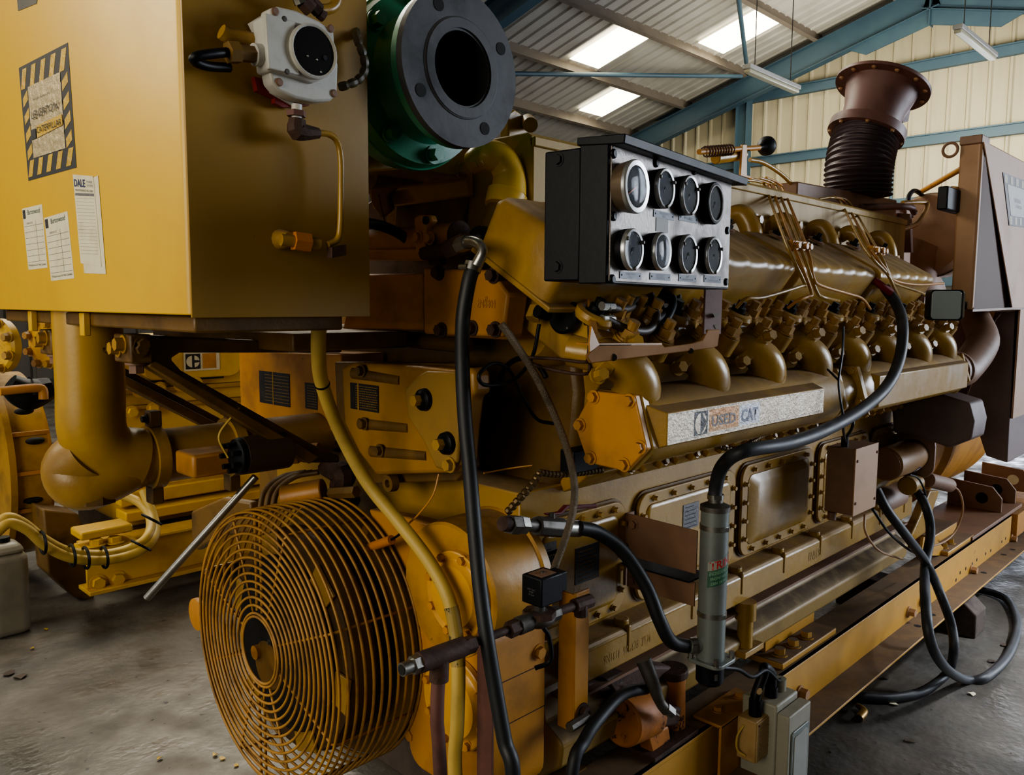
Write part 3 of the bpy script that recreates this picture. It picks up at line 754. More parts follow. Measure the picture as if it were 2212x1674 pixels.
# engine mounting feet on skid
def foot(px0, py0, label, n=3):
    p = at(px0, py0, z=ST)
    t = thing('engine_mount', label, 'engine mount', (p.x+.2, 1.18, ST))
    obj('base_plate', G().box((p.x, 1.118, ST), (p.x+.42, 1.30, ST+.022)), SKID, t, bev=.004)
    obj('bracket', G().box((p.x+.04, 1.20, ST+.022), (p.x+.42, 1.32, ST+.07)), SKID, t, bev=.004)
    bolts(t, [V((p.x+.06+.1*k, 1.158, ST+.022)) for k in range(n)], Z_, .019, .024, SKID)
    return p
fp1 = foot(1640, 1432, 'dusty mounting foot with three big bolts on the skid right of the heater tube'); print('foot', fp1)
fp2 = foot(1938, 1180, 'rear mounting foot with gusset on the skid under the black cables', 2)
tag(obj('gusset_plate', G().prism([at(1990, 1200, y=1.15), at(2040, 1200, y=1.15), at(2040, 1185, y=1.15), at(2020, 1163, y=1.15), at(1995, 1160, y=1.15)], (0, .012, 0)), SKID), 'small yellow gusset plate upright on the rear mounting foot', 'bracket')
# ================================================================= helpers for this part
def poly(pts, x=None, y=None): return [at(px, py, x=x, y=y) for px, py in pts]
def plate(name, pts, depth, mat, parent, x=None, y=None, bev=.004, seg=2, lab=None):
    P = poly(pts, x, y)
    return obj(name, G().prism(P, X_*depth if x is not None else Y_*depth), mat, parent, bev=bev, seg=seg, lab=lab)
def path(spec, key):
    out = []
    for s in spec:
        out.append(at(s[0], s[1], **{key: s[2]}))
    return out
def hose(name, pts, r, mat, label, cat='hose', n=12, sm=8, clamp=(), cmat=None, group=None):
    t = thing(name, label, cat, pts[len(pts)//2], group)
    obj(name+'_body' if cat != 'hose' else 'hose', G().tube(pts, r, n=n, sm=sm), mat, t, sharp=1)
    for (p, q) in clamp:
        p, q = V(p), V(q); d = (q-p).normalized()
        g = G().cyl(p-d*.006, p+d*.006, r*1.18, n=20); u, w_, _ = frame(d); g.obox(p-FF*(r*1.25), w_*.008, d*.005, FF*.004)
        obj('hose_clamp', g, cmat or STEEL, t)
    return t
def wrapped(name, pts, r, mat, label, step=.012, cat='cable'):
    """a cable inside spiral armour: radius pulses along its length"""
    Q = catmull(pts, 24); L = sum((Q[i+1]-Q[i]).length for i in range(len(Q)-1)); n = int(L/step*4)
    out = []; acc = 0; i = 0; tgt = 0
    for k in range(n+1):
        tgt = L*k/n
        while i < len(Q)-2 and acc+(Q[i+1]-Q[i]).length < tgt: acc += (Q[i+1]-Q[i]).length; i += 1
        sl_ = (Q[i+1]-Q[i]).length or 1; out.append(Q[i].lerp(Q[i+1], min(1, (tgt-acc)/sl_)))
    g = G(); g.tube(out, [r if (k % 4) else r*.72 for k in range(len(out))], n=8, sm=1)
    return tag(obj(name, g, mat, sharp=.5), label, cat)

# ================================================================= tank fittings on the shaded side
YS_ = YC-.0015
def sd(px, py, off=0): return at(px, py, y=YS_-off)
c = sd(640, 122, .05)
t = thing('gauge_switch', 'white cast pressure switch with round black window on the side of the big tank', 'switch', c)
HW = surf('white_housing', (190, 188, 180), .4, grime=(150, 142, 126), gamt=.35, gscale=20, bump=.15, bscale=80)
def sw(px, py, off=.055): return sd(px, py, off)
body = [(582,18),(600,13),(640,22),(690,45),(722,68),(724,110),(731,140),(729,205),(715,218),(680,220),(640,212),(603,196),(588,178),(584,160)]
P = [sw(*p) for p in body]; obj('back_plate', G().prism(P, Y_*.03), HW, t, bev=.004)
P = [sw(p[0], p[1], .07) for p in [(574,28),(655,50),(700,62),(720,100),(728,135),(712,165),(680,178),(650,168),(583,150)]]
obj('housing', G().prism(P, Y_*.045), HW, t, bev=.005)
bc = sw(675, 112, .072)
rb = (sw(675, 54, .072)-sw(675, 170, .072)).length/2
g = G().lathe([(0, rb*1.02), (-.006, rb*1.02), (-.008, rb*.96), (-.006, rb*.9), (0, rb*.9)], bc, Y_, n=40); obj('window_rim', g, HW, t)
obj('window', G().cyl(bc, bc-Y_*.004, rb*.9, n=40), surf('dark_window', (26, 26, 27), .18, bump=0), t)
bolts(t, [bc-Y_*.004+X_*a+Z_*b for a, b in ((-.012, -.01), (.012, -.03), (.005, -.012))], -Y_, .002, .002, STEEL, 'round', 'screw')
g = G().cyl(bc-Y_*.0045+X_*.02-Z_*.006, bc-Y_*.006+X_*.02-Z_*.006, .004, n=12); obj('knob', g, BLK, t)
bolts(t, [sw(*p) for p in ((594,25),(714,62),(603,178),(721,202))], -Y_, .0065, .003, BRN, 'round', 'screw')
bolts(t, [sw(*p, .071) for p in ((614,41),(620,155))], -Y_, .0045, .002, DSTL, 'round', 'screw')
obj('side_cover', G().prism([sw(*p, .072) for p in ((573,27),(640,47),(632,90),(640,135),(650,163),(581,148))], Y_*.01), HW, t, bev=.002)
obj('mounting_pad', G().prism([sd(*p, .025) for p in ((548,45),(572,30),(585,200),(640,232),(600,215),(560,180))][:4], Y_*.02), HW, t)
g = G(); a = sw(572, 120, .045); b_ = sw(548, 118, .045); c_ = sw(492, 113, .045)
g.cyl(a, b_, .017, n=20); obj('cable_entry', g, HW, t)
g = G().cyl(b_, sw(510, 114, .045), .013, n=6); g.cyl(sw(515, 114, .045), c_, .017, n=6); obj('cable_gland', g, YDRK, t)
obj('red_bracket', G().prism([sd(*p, .02) for p in ((550,165),(590,178),(668,222),(668,228),(612,232),(594,222),(594,212),(556,195))], Y_*.012), RED, t)
g = G(); g.tube([sw(478, 68, .02), sw(495, 78, .02), sw(530, 84, .02), sw(548, 88, .02)], .012, n=10); obj('conduit_tube', g, YSIDE, t, sharp=1)
# cable loop at its left
tag(obj('cable', G().tube([sw(490,113,.045), sw(460,116,.05), sw(425,122,.05), sw(420,132,.04), sw(450,143,.03), sw(495,146,.02)], .0075, n=10), BLK, sharp=1), 'short black cable looping out of the gland left of the white switch', 'cable')
wrapped('armoured_cable', [sd(731,188,.02), sd(752,183,.03), sd(775,172,.03), sd(788,150,.03), sd(785,120,.03), sd(772,85,.02), sd(768,60,-.02)], .008, surf('cable_wrap', (70, 62, 40), .5, bump=0), 'wrapped dark cable running from the white switch round the tank edge', .018)
# copper pipe below and its fittings
t = thing('sensing_pipe', 'bent yellow painted tube joining the white switch to the valve on the tank side', 'pipe', sd(735, 400, .05))
obj('tube', G().tube([sd(683,287,.045), sd(710,290,.045), sd(728,305,.045), sd(736,340,.045), sd(737,400,.045), sd(735,490,.045), sd(728,518,.045), sd(708,528,.045)], .0055, n=12, sm=6), YSIDE, t, sharp=1)
g = G(); g.cyl(sd(641,226,.045), sd(641,262,.045), .0085, n=14); obj('nipple', g, WHT, t)
g = G(); g.cyl(sd(640,240,.045), sd(640,252,.045), .016, n=6); obj('union_nut', g, MAR, t)
g = G(); g.tube([sd(642,258,.045), sd(644,283,.045), sd(688,288,.045)], [.014, .017, .009], n=8, sm=4); obj('elbow_fitting', g, RUST, t)
t = thing('drain_valve', 'small flaking valve low on the shaded side of the big tank', 'valve', sd(640, 522, .02))
g = G(); g.lathe([(0,.018),(.012,.016),(.03,.011)], sd(607,517,0), -Y_, n=14); obj('boss', g, YSIDE, t)
g = G(); g.cyl(sd(607,518,.03), sd(690,527,.04), .010, n=14); obj('barrel', g, YSIDE, t)
g = G(); g.cyl(sd(634,520,.033), sd(668,525,.037), .017, n=6); obj('hex_body', g, RUSY, t)
g = G(); g.obox(sd(727,543,.05), X_*.014+Z_*.003, Y_*.008, Z_*.009); obj('end_cap', g, RUST, t)
# fittings peeking in at the very top
t = thing('pipe_fitting', 'rusty and yellow pipe fittings above the white switch at the top edge', 'fitting', sd(660, 0, .04))
g = G().tube([sd(690,22,.05), sd(715,18,.05), sd(728,0,.05), sd(730,-40,.05)], .009, n=10); obj('tube', g, YSIDE, t, sharp=1)
g = G().cyl(sd(655,2,.05), sd(672,20,.05), .014, n=8); g.cyl(sd(672,6,.05), sd(690,24,.05), .012, n=6); g.cyl(sd(690,28,.05), sd(700,36,.05), .010, n=8); obj('elbow_fitting', g, RUST, t)
g = G().cyl(sd(640,-20,.05), sd(652,8,.05), .012, n=8); obj('nipple', g, STEEL, t)

# ================================================================= support frame under the tank
zb0 = zb
t = thing('tank_cradle', 'dark yellow channel frame carrying the big tank on its underside', 'frame', (.72, 1.8, zb0-.1))
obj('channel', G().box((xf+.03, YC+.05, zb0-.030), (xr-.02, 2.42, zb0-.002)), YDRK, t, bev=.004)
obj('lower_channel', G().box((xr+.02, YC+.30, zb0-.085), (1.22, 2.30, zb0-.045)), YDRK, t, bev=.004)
for y in (2.16, 1.80):
    obj('tab', G().box((xf+.016, y-.013, zb0-.05), (xf+.03, y+.013, zb0-.002)), YCAB, t, bev=.002)
def bracket(y, pad, arm, label, bl):
    t = thing('support_bracket', label, 'bracket', at(*pad[0], y=y))
    P = poly(arm, y=y); obj('arm', G().prism(P, Y_*.035), YDRK, t, bev=.006)
    P = [at(px, py, y=y-.006) for px, py in bl]; obj('flange_strip', G().prism(P, -Y_*.02), YDRK, t, bev=.003)
    a = at(*pad[0], y=y); b_ = at(*pad[1], y=y)
    obj('pad', G().box((a.x, y-.03, b_.z), (b_.x, y+.06, a.z)), YDRK, t, bev=.004)
    bolts(t, [V((a.x+.02, y-.03, (a.z+b_.z)/2)), V((b_.x-.02, y-.03, a.z-.02))], -Y_, .012, .014, YDRK)
    bolts(t, [V((a.x, y, a.z-.02)), V((a.x, y+.03, (a.z+b_.z)/2))], -X_, .014, .02, YEL)
    bolts(t, [V(((a.x+b_.x)/2, y, b_.z))], -Z_, .016, .022, BRN)
    return t
bracket(1.70, ((268,722),(318,782)), ((300,724),(740,742),(740,762),(390,762),(370,775),(392,800),(672,958),(735,985),(735,1000),(660,1000),(312,790)), 'near triangular bracket holding the big tank, right of the fat vertical pipe', ((312,790),(325,776),(680,985),(660,1000)))
bracket(2.20, ((100,712),(140,765)), ((130,715),(480,730),(480,742),(215,745),(205,760),(480,905),(486,945),(140,770)), 'farther triangular bracket crossing in front of the fat vertical pipe', ((138,766),(150,752),(486,925),(484,945)))
# fat coolant pipe with elbow, tee and couplings
pc = V((.64, 1.985, 0)); zE = 1.125
t = thing('coolant_pipe', 'fat yellow pipe dropping from the big tank and turning into the engine', 'pipe', (pc.x, pc.y, zE-.08))
g = G().tube([(pc.x, pc.y, zb0), (pc.x, pc.y, 1.32), (pc.x, pc.y, 1.20), (pc.x+.035, pc.y, 1.145), (pc.x+.10, pc.y, zE)], .073, n=40, sm=8); obj('vertical_pipe', g, surf('chipped_pipe_paint', (176, 138, 44), .36, grime=(96, 68, 22), gamt=.5, gscale=4, chips=(62, 44, 26), camt=.13, cscale=7, bump=.08), t, sharp=1.2)
g = G().lathe([(-.02, .060), (.04, .071), (.10, .066), (.135, .05), (.15, .0)], (pc.x-.005, pc.y, zE), Y_, n=36); obj('end_bulge', g, YSIDE, t, sharp=1.5)
g = G().tube([(pc.x, pc.y, zE+.03), (pc.x-.03, pc.y+.04, zE-.01), (pc.x-.01, pc.y+.02, zE-.04), (pc.x+.09, pc.y, zE)], .070, n=32); obj('elbow_body', g, YSIDE, t, sharp=1.5)
g = G().cyl((pc.x+.08, pc.y, zE), (1.25, pc.y, zE), .066, n=36); obj('horizontal_pipe', g, YSIDE, t)
g = G().cyl((pc.x, pc.y, zE-.09), (pc.x, pc.y, zE-.065), .045, n=8); obj('drain_boss', g, YDRK, t)
for k, (x, lab) in enumerate(((pc.x+.135, 1), (pc.x+.335, 2))):
    g = G().lathe([(-.014, .067), (-.014, .078), (.014, .078), (.014, .067)], (x, pc.y, zE), X_, n=36); cl = obj('pipe_clamp', g, YSIDE, t)
    obj('clamp_lug', G().box((x-.015, pc.y-.025, zE+.075), (x+.015, pc.y+.01, zE+.115)), YDRK, cl, bev=.004); obj('clamp_lug', G().box((x-.015, pc.y-.02, zE-.115), (x+.015, pc.y+.02, zE-.07)), YDRK, cl, bev=.004)
    bolts(cl, [(x-.016, pc.y-.008, zE+.096)], -X_, .009, .012, DSTL)
# small yellow box, starter-like motor, rod
tag(obj('junction_box', G().box(at(418, 1036, y=1.79), at(512, 955, y=1.89)), YORG, bev=.008), 'small orange-yellow sheet box beside the black motor under the tank bracket', 'box')
mo = at(520, 985, y=1.70)
t = thing('electric_motor', 'black cylindrical motor with exposed terminals under the tank bracket', 'motor', mo)
obj('motor_body', G().cyl(mo, mo+X_*.115, .043, n=32), surf('dark_brown_enamel', (62, 46, 32), .5, bump=.1), t, bev=.003)
obj('end_cover', G().lathe([(0,.043),(-.012,.040),(-.018,.028)], mo, X_, n=28), BLK, t)
g = G(); 
for k in range(7):
    a = k*.9; q = mo-X_*.014+Y_*math.cos(a)*.030+Z_*math.sin(a)*.030
    tt_ = G().cyl(q, q-X_*.02, .0065, n=8); obj('terminal', tt_, BLK, t)
obj('lead_wire', G().tube([mo-X_*.03+Z_*.0, mo-X_*.05+Z_*.05, mo-X_*.02+Z_*.09, mo+Z_*.11], .0025, n=6), PALE, t)
pp = at(552, 1030, x=1.02); pq = at(317, 1292, x=.80)
t = thing('drain_tube', 'bare steel tube slanting down and left across the fan guard corner', 'pipe', pq)
obj('tube', G().tube([pp, (pp+pq)/2, pq], .0105, n=14, sm=2, cap=True), STEEL, t)
obj('open_end', G().cyl(pq, pq+(pq-pp).normalized()*.0006, .0088, n=14), HOLE, t)
# red-brown bracket box behind the tube
tag(obj('guard_bracket', G().prism(poly(((412,1105),(480,1075),(540,1085),(545,1150),(470,1160),(425,1190),(413,1160)), x=1.16), X_*.03), YDRK, bev=.008), 'brown plate bracket with bolts behind the slanting steel tube', 'bracket')

# ================================================================= engine front casings
XFp = 1.15
t = thing('front_housing', 'dark grimy timing housing forming the front end of the engine', 'engine casing', (1.42, 1.6, .8))
P = poly(((760,1080),(735,900),(735,740),(860,690),(1000,560),(1080,505),(1140,545),(1205,650),(1240,740),(1252,850),(1243,960),(1190,1060),(1110,1120),(1060,1140)), x=1.40)
obj('casting', G().prism(P, X_*.10), YDRK, t, bev=.02, seg=3)
obj('lower_casting', G().box((1.30, 1.30, .36), (1.46, 2.2, 1.02)), YDRK, t, bev=.01)
g = G(); c = at(1200, 720, x=1.40); g.lathe([(0,.075),(-.05,.07),(-.085,.05)], c, X_, n=32); obj('bulge', g, YEL, t)
c = at(1130, 850, x=1.395); obj('seal_rim', G().ring(c, X_, .085, .006, n=40, m=8, a0=.3, a1=2.6), BLK, t)
fill_ = thing('front_filler', 'dark brown filler mass behind the orange water box and pipes', 'engine casing', (1.45, 1.9, 1.0)); plate('casting', ((560,1100),(560,770),(700,690),(735,480),(850,400),(1010,390),(1100,500),(1120,900),(1000,1110)), .3, YDRK, fill_, x=1.46)  # dark mass added to block bright gaps behind the front parts
# left plate with labels
def fplate(name, pts, x, dep, mat, label, cat='cover plate', bev=.006): 
    c = at(*pts[0], x=x); t = thing(name, label, cat, (x, c.y, c.z)); plate('plate', pts, dep, mat, t, x=x, bev=bev); return t
t = fplate('front_cover', ((515,757),(735,765),(735,935),(700,930),(520,900)), 1.24, .15, YORG, 'dark yellow flat casing left of the pale hose with black text panels')
def fl(px0, py0, px1, py1, x, label, lines, gap=None):
    a = at(px0, py0, x=x); b_ = at(px1, py1, x=x)
    tt = thing('data_plate', label, 'plate', (x, (a.y+b_.y)/2, b_.z))
    obj('plate', G().box((x, a.y, a.z), (x-.001, b_.y, b_.z)), PLATE, tt)
    for k in range(lines):
        z = a.z+(b_.z-a.z)*(.1+.8*k/(lines-1)); y = a.y+(b_.y-a.y)*.2; g = G()
        while y > b_.y+.006:
            w = random.uniform(.003, .009); g.box((x-.0011, y, z-.001), (x-.0014, max(y-w, b_.y+.003), z+.001)); y -= w+.002
        obj('text_line', g, PTXT, tt)
    if gap: 
        y = a.y+(b_.y-a.y)*gap; obj('scraped_gap', G().box((x-.0011, y, a.z), (x-.0016, y-.005, b_.z)), YEL, tt)
fl(560, 800, 627, 880, 1.239, 'black double text panel on the casing left of the pale yellow hose', 9, .45)
fl(659, 826, 686, 886, 1.239, 'narrow black text panel just left of the pale yellow hose', 9)
# main bolted plate
t = thing('pump_cover', 'big bolted yellow cover plate between the pale hose and the black hose', 'cover plate', at(870, 1020, x=XFp))
P1 = ((736,793),(760,783),(900,790),(984,798),(1012,795),(1024,803),(1026,852),(1013,858),(1004,930),(998,1001),(978,1022),(810,1027),(775,980),(742,915))
plate('cover', P1, .05, surf('cover_yellow', (160, 118, 42), .38, grime=(104, 72, 26), gamt=.6, gscale=6, chips=(60, 42, 22), camt=.02, bump=.1), t, x=XFp, bev=.010, seg=3)
plate('back_flange', ((722,782),(990,785),(1010,1010),(985,1040),(790,1045),(728,920)), .04, YDRK, t, x=XFp+.052, bev=.004)
plate('raised_area', ((905,815),(930,800),(1010,802),(1018,850),(1006,860),(996,998),(970,1015),(950,1010),(925,955),(890,900),(882,840)), -.014, surf('worn_cover', (150, 118, 56), .4, grime=(110, 80, 34), gamt=.5, gscale=9, bump=.1), t, x=XFp, bev=.012, seg=3)
for a_, b2_ in (((760,806),(862,822)), ((775,915),(880,925)), ((800,975),(920,985))):
    p = at(*a_, x=XFp-.001); q = at(*b2_, x=XFp-.001)
    obj('cast_rib', G().cyl(p+X_*.010, q+X_*.010, .017, .014, n=16), YDRK, t, sharp=1)
bolts(t, [at(*p, x=XFp-.008) for p in ((782,801),(787,915),(821,973))], -X_, .012, .014, YDRK)
bolts(t, [at(973,1004, x=XFp-.014)], -X_, .013, .015, YSIDE)
for p in ((919,863),(968,957)):
    c = at(*p, x=XFp-.013); r_ = obj('rubber_seat', G().lathe([(0,.026),(-.012,.024),(-.016,.018),(-.02,.016)], c, X_, n=28), BLK, t)
    obj('bolt_head', G().cyl(c-X_*.018, c-X_*.036, .013, n=6), YSIDE, r_)
c = at(851,1042, x=XFp+.03); obj('square_plug', G().lathe([(0,.022),(-.02,.02),(-.02,.010),(-.008,.010)], c, X_, n=24), YDRK, t)
fl(757, 826, 818, 892, XFp-.0015, 'black text panel on the bolted cover plate between the two hoses', 10, .27)
# upper casting with cast number
XU = 1.17
t = thing('water_casting', 'orange-yellow cast water box above the bolted cover, behind the black hose', 'engine casing', at(990, 725, x=XU))
plate('front_flange', ((914,579),(1059,583),(1098,636),(1086,728),(915,722)), .06, YORG, t, x=XU, bev=.006)
plate('side_body', ((765,592),(914,591),(914,713),(740,712)), .10, YORG, t, x=XU+.035, bev=.004)
plate('rear_body', ((930,588),(1080,600),(1120,650),(1100,735),(930,725)), .2, YORG, t, x=XU+.062, bev=.01)
bolts(t, [at(*p, x=XU) for p in ((949,589),(1067,595),(955,713),(1021,709),(1071,712))], -X_, .013, .016, RUST)
text('2N8801', at(1050, 656, x=XU), -Y_, Z_, .018, YORG, t, w=.055, ext=.0015, name='cast_number')
text('R', at(1052, 645, x=XU), -Y_, Z_, .010, YORG, t, ext=.0015, name='cast_number')
tag(obj('oil_cooler_pipe', G().tube(poly(((640,712),(760,716),(900,735),(1010,745)), x=1.28), .02, n=14), YDRK), 'dark oily pipe running under the orange water casting', 'pipe')
# pipe rack with clamp and ball
t = thing('crossover_pipe', 'horizontal yellow pipe with upright clamp above the orange water casting', 'pipe', at(880, 520, x=1.2))
obj('pipe', G().cyl(at(770, 525, x=1.2), at(988, 510, x=1.2), .030, n=28), YORG, t)
obj('lower_pipe', G().cyl(at(770, 548, x=1.19), at(925, 548, x=1.19), .017, n=20), YORG, t)
obj('clamp_strap', G().prism(poly(((893,470),(905,463),(928,464),(932,478),(921,490),(918,545),(898,548),(896,500)), x=1.155), X_*.02), YORG, t, bev=.004)
c = at(921, 476, x=1.153); obj('clamp_eye', G().cyl(c, c-X_*.004, .009, n=16), HOLE, t)
bolts(t, [at(905, 513, x=1.155), at(930, 515, x=1.16)], -X_, .011, .012, YORG)
obj('socket', G().lathe([(0,.031),(.012,.033),(.02,.02),(.02,.001)], at(988,510,x=1.2), -Y_, n=24), RUST, t)
cb = at(1040, 516, x=1.22)
tag(obj('rubber_ball', G().sph(cb, .029, 28), BLK, sharp=2), 'round black rubber ball knob beside the chrome hose elbow', 'knob')
t = thing('valve_fitting', 'dark threaded valve fitting feeding the chrome elbow of the black hose', 'fitting', at(985, 535, x=1.15))
obj('barrel', G().cyl(at(915,548,x=1.15), at(975,540,x=1.15), .015, n=8), RUST, t)
obj('hex_body', G().cyl(at(970,541,x=1.15), at(1008,524,x=1.14), .022, n=6), RUST, t)
obj('bracket', G().box(at(925,556,x=1.16), at(965,572,x=1.18)), RUST, t, bev=.002)
YH = 1.17
# black hose with chrome elbow
hp = path(((1022,578,1.06),(1012,612,1.05),(1000,690,1.04),(999,790,1.04),(1004,900,1.035),(1015,1020,1.03),(1024,1130,1.02),(1036,1260,1.01),(1052,1380,1.0),(1072,1500,1.0),(1090,1600,1.0),(1108,1690,1.0)), 'x')
hp += [V((1.02, 1.02, .35)), V((1.02, 1.0, .05))]
t = hose('rubber_hose', hp, .0145, RUB, 'black rubber hose hanging from a chrome elbow down the middle of the engine', n=16)
e = [at(996,528,x=1.09), at(1018,522,x=1.08), at(1036,528,x=1.07), at(1042,545,x=1.065), at(1030,572,x=1.06)]
obj('chrome_elbow', G().tube(e, [.013, .011, .010, .010, .012], n=16, sm=6), STEEL, t, sharp=1)
obj('chrome_nut', G().cyl(at(992,530,x=1.095), at(1010,523,x=1.083), .016, n=6), STEEL, t)
c = at(1021,577,x=1.06); d_ = (hp[1]-hp[0]).normalized()
obj('hose_clamp', G().cyl(c-d_*.008, c+d_*.008, .0175, n=24), STEEL, t); obj('clamp_screw', G().cyl(c-X_*.016+Y_*.018, c-X_*.016-Y_*.004, .006, n=10), STEEL, t)
# pale yellow hose
hp = path(((690,684,.86),(688,760,.88),(696,830,.92),(733,930,.98),(792,1040,1.03),(862,1128,1.06),(925,1210,1.07),(968,1290,1.07),(985,1370,1.07),(990,1450,1.06),(988,1560,1.05),(985,1690,1.05)), 'x')
hp += [V((1.05, 1.12, .25)), V((1.05, 1.05, .04))]
t = hose('pale_hose', hp, .0150, PALE, 'pale yellow hose curving from the big tank past the fan guard', n=16)
cm_ = catmull(hp, 8); obj('grease_smear', G().tube(cm_[58:72], .01525, n=16, sm=1), surf('smeared_grease', (150, 128, 66), .5, grime=(50, 48, 36), gamt=.6, gscale=12, chips=(26, 26, 22), camt=.45, cscale=24, bump=.1), t, sharp=1)
c = hp[2]; d_ = (hp[3]-hp[1]).normalized(); obj('cable_tie', G().cyl(c-d_*.002, c+d_*.002, .0165, n=20), BLK, t)
# braided hose
hp = path(((1083,700,1.09),(1110,738,1.08),(1150,800,1.07),(1190,880,1.06),(1222,960,1.05),(1240,1040,1.04),(1238,1100,1.04),(1222,1160,1.05),(1200,1220,1.07),(1185,1262,1.09)), 'y')
t = thing('braided_hose', 'thin braided steel hose arching down to the solenoid valve', 'hose', hp[5])
obj('hose', G().tube(hp, .0078, n=12), BRAID, t, sharp=1)
# wires
tag(obj('loop_wire', G().tube(path(((1165,700,1.1),(1150,770,1.1),(1110,820,1.1),(1050,832,1.1),(1035,810,1.1),(1065,785,1.1),(1100,800,1.1),(1130,860,1.15),(1160,905,1.15),(1195,915,1.15)), 'y'), .004, n=8), BLK, sharp=1), 'thin black wire looping behind the braided hose', 'wire')
tag(obj('thin_tube', G().tube(path(((1278,700,1.0),(1270,770,1.0),(1262,782,1.0),(1200,775,1.05),(1140,772,1.1)), 'y'), .0035, n=8, sm=4), RUST, sharp=1), 'thin bent tube below the round black cap, upper of two', 'pipe')
tag(obj('thin_tube', G().tube(path(((1272,700,1.0),(1274,790,1.0),(1262,808,1.0),(1200,800,1.05),(1140,785,1.1)), 'y'), .0035, n=8, sm=4), RUST, sharp=1), 'thin bent tube below the round black cap, lower of two', 'pipe')
tag(obj('thin_wire', G().tube(path(((948,1024,1.12),(935,1070,1.11),(905,1110,1.10),(878,1135,1.10)), 'x'), .0022, n=6), YORG, sharp=1), 'thin copper coloured wire hanging below the bolted cover plate', 'wire')
tag(obj('thin_wire', G().tube(path(((1045,1022,1.2),(1100,1012,1.2),(1150,1005,1.15)), 'y'), .0018, n=6), YORG, sharp=1), 'thin yellow wire running toward the spiral wrapped cable', 'wire')
ARM = surf('spiral_armour', (104, 84, 52), .38, metal=.5, bump=0)
wrapped('spiral_cable', path(((1095,1108,1.15),(1120,1080,1.13),(1150,1045,1.12),(1165,1022,1.12)), 'y'), .0085, ARM, 'spiral wrapped cable slanting down beside the black hose', .013)
wrapped('spiral_cable', path(((1165,1020,1.12),(1200,1025,1.12),(1250,1022,1.12),(1300,1016,1.12)), 'y'), .0075, ARM, 'spiral wrapped cable running level under the manifold end plate', .012)
wrapped('spiral_cable', path(((1540,962,1.05),(1575,970,1.03),(1610,962,1.03),(1650,940,1.05),(1675,928,1.08)), 'y'), .0065, ARM, 'spiral wrapped cable sagging below the silver name strip', .012)
tag(obj('clip', G().box(at(1240,975,y=1.10), at(1262,1008,y=1.14)), BLK, bev=.003), 'black square clip left of the manifold end plate bottom', 'clip')
# upper left machinery behind the panel
t = thing('front_header', 'yellow header box below the green coupling with bolted lower edge', 'engine casing', (1.3, 1.5, 1.75))
P = poly(((785,300),(1020,300),(1025,425),(1018,425),(1008,385),(985,382),(870,366),(790,372)), y=1.46)
obj('box', G().prism(P, Y_*.4), YSIDE, t, bev=.006)
bolts(t, [at(915,352,y=1.46), at(996,366,y=1.46)], -Y_, .016, .022, YSIDE)
obj('end_pipe', G().cyl(at(785,345,y=1.62), at(900,335,y=1.6), .07, n=28), YDRK, t)
tag(obj('valley_cover', G().prism(poly(((858,395),(1012,395),(1000,505),(850,500)), x=1.36), X_*.06), YDRK, bev=.006), 'dark brown flat cover in the valley below the header box', 'cover plate')  # dark colour stands for the shadow on the valley face
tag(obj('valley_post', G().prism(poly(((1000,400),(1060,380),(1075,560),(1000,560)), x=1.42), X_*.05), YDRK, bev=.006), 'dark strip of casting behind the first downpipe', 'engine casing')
p = at(1085, 370, y=1.34)
t = thing('elbow_pipe', 'large bright yellow elbow pipe left of the gauge panel', 'elbow', p)
obj('pipe_bend', G().tube([at(1022,352,y=1.40), at(1050,336,y=1.36), at(1082,345,y=1.34), at(1100,380,y=1.33), at(1098,425,y=1.32)], [.028, .034, .036, .038, .042], n=18, sm=8), YBRT, t, sharp=1.2)
obj('sleeve', G().cyl(at(1097,418,y=1.32), at(1086,450,y=1.32), .048, .044, n=12), YBRT, t, bev=.003)
obj('downpipe', G().cyl(at(1087,440,y=1.33), at(1042,560,y=1.33), .034, n=24), YDRK, t)
obj('mounting_ear', G().prism(poly(((1025,345),(1045,335),(1060,350),(1050,366),(1032,362)), y=1.36), Y_*.02), YBRT, t, bev=.004)
bolts(t, [at(1040,349,y=1.355)], -Y_, .010, .012, YBRT)
t = thing('lifting_bracket', 'yellow lug bracket with two round bosses right of the green coupling', 'bracket', at(1130, 300, y=1.4))
obj('plate', G().prism(poly(((1098,245),(1112,235),(1150,262),(1142,300),(1125,325),(1098,322)), y=1.42), Y_*.03), YSIDE, t, bev=.004)
obj('upper_boss', G().cyl(at(1140,262,y=1.42), at(1146,270,y=1.37), .018, n=18), YSIDE, t); obj('lower_boss', G().cyl(at(1130,310,y=1.42), at(1146,318,y=1.37), .020, n=18), YSIDE, t)
obj('tube', G().tube([at(1150,314,y=1.40), at(1185,322,y=1.40), at(1230,332,y=1.42)], .010, n=10), YSIDE, t, sharp=1)
obj('clamp_block', G().prism(poly(((1118,340),(1185,335),(1190,372),(1160,375),(1120,360)), y=1.40), Y_*.04), YSIDE, t, bev=.004)
obj('lever', G().prism(poly(((1122,380),(1135,372),(1178,392),(1185,400),(1165,410),(1130,400)), y=1.38), Y_*.02), YSIDE, t, bev=.004)
tag(obj('round_filter', G().cyl(at(1150,440,y=1.4), at(1185,430,y=1.4), .05, n=24), YDRK, bev=.01), 'round brown housing between the big elbow and the gauge panel', 'filter')
tag(obj('curved_hose', G().tube(path(((785,480,1.5),(830,490,1.5),(870,510,1.5),(900,540,1.5)), 'y'), .012, n=10), RUB, sharp=1), 'short dark hose emerging from behind the big tank edge', 'hose')
tag(obj('torn_gasket', G().prism(poly(((800,395),(840,388),(852,400),(835,420),(842,450),(820,470),(800,440)), x=1.3), X_*.02), BRN, bev=.006), 'torn brown gasket flap beside the tank edge', 'gasket')
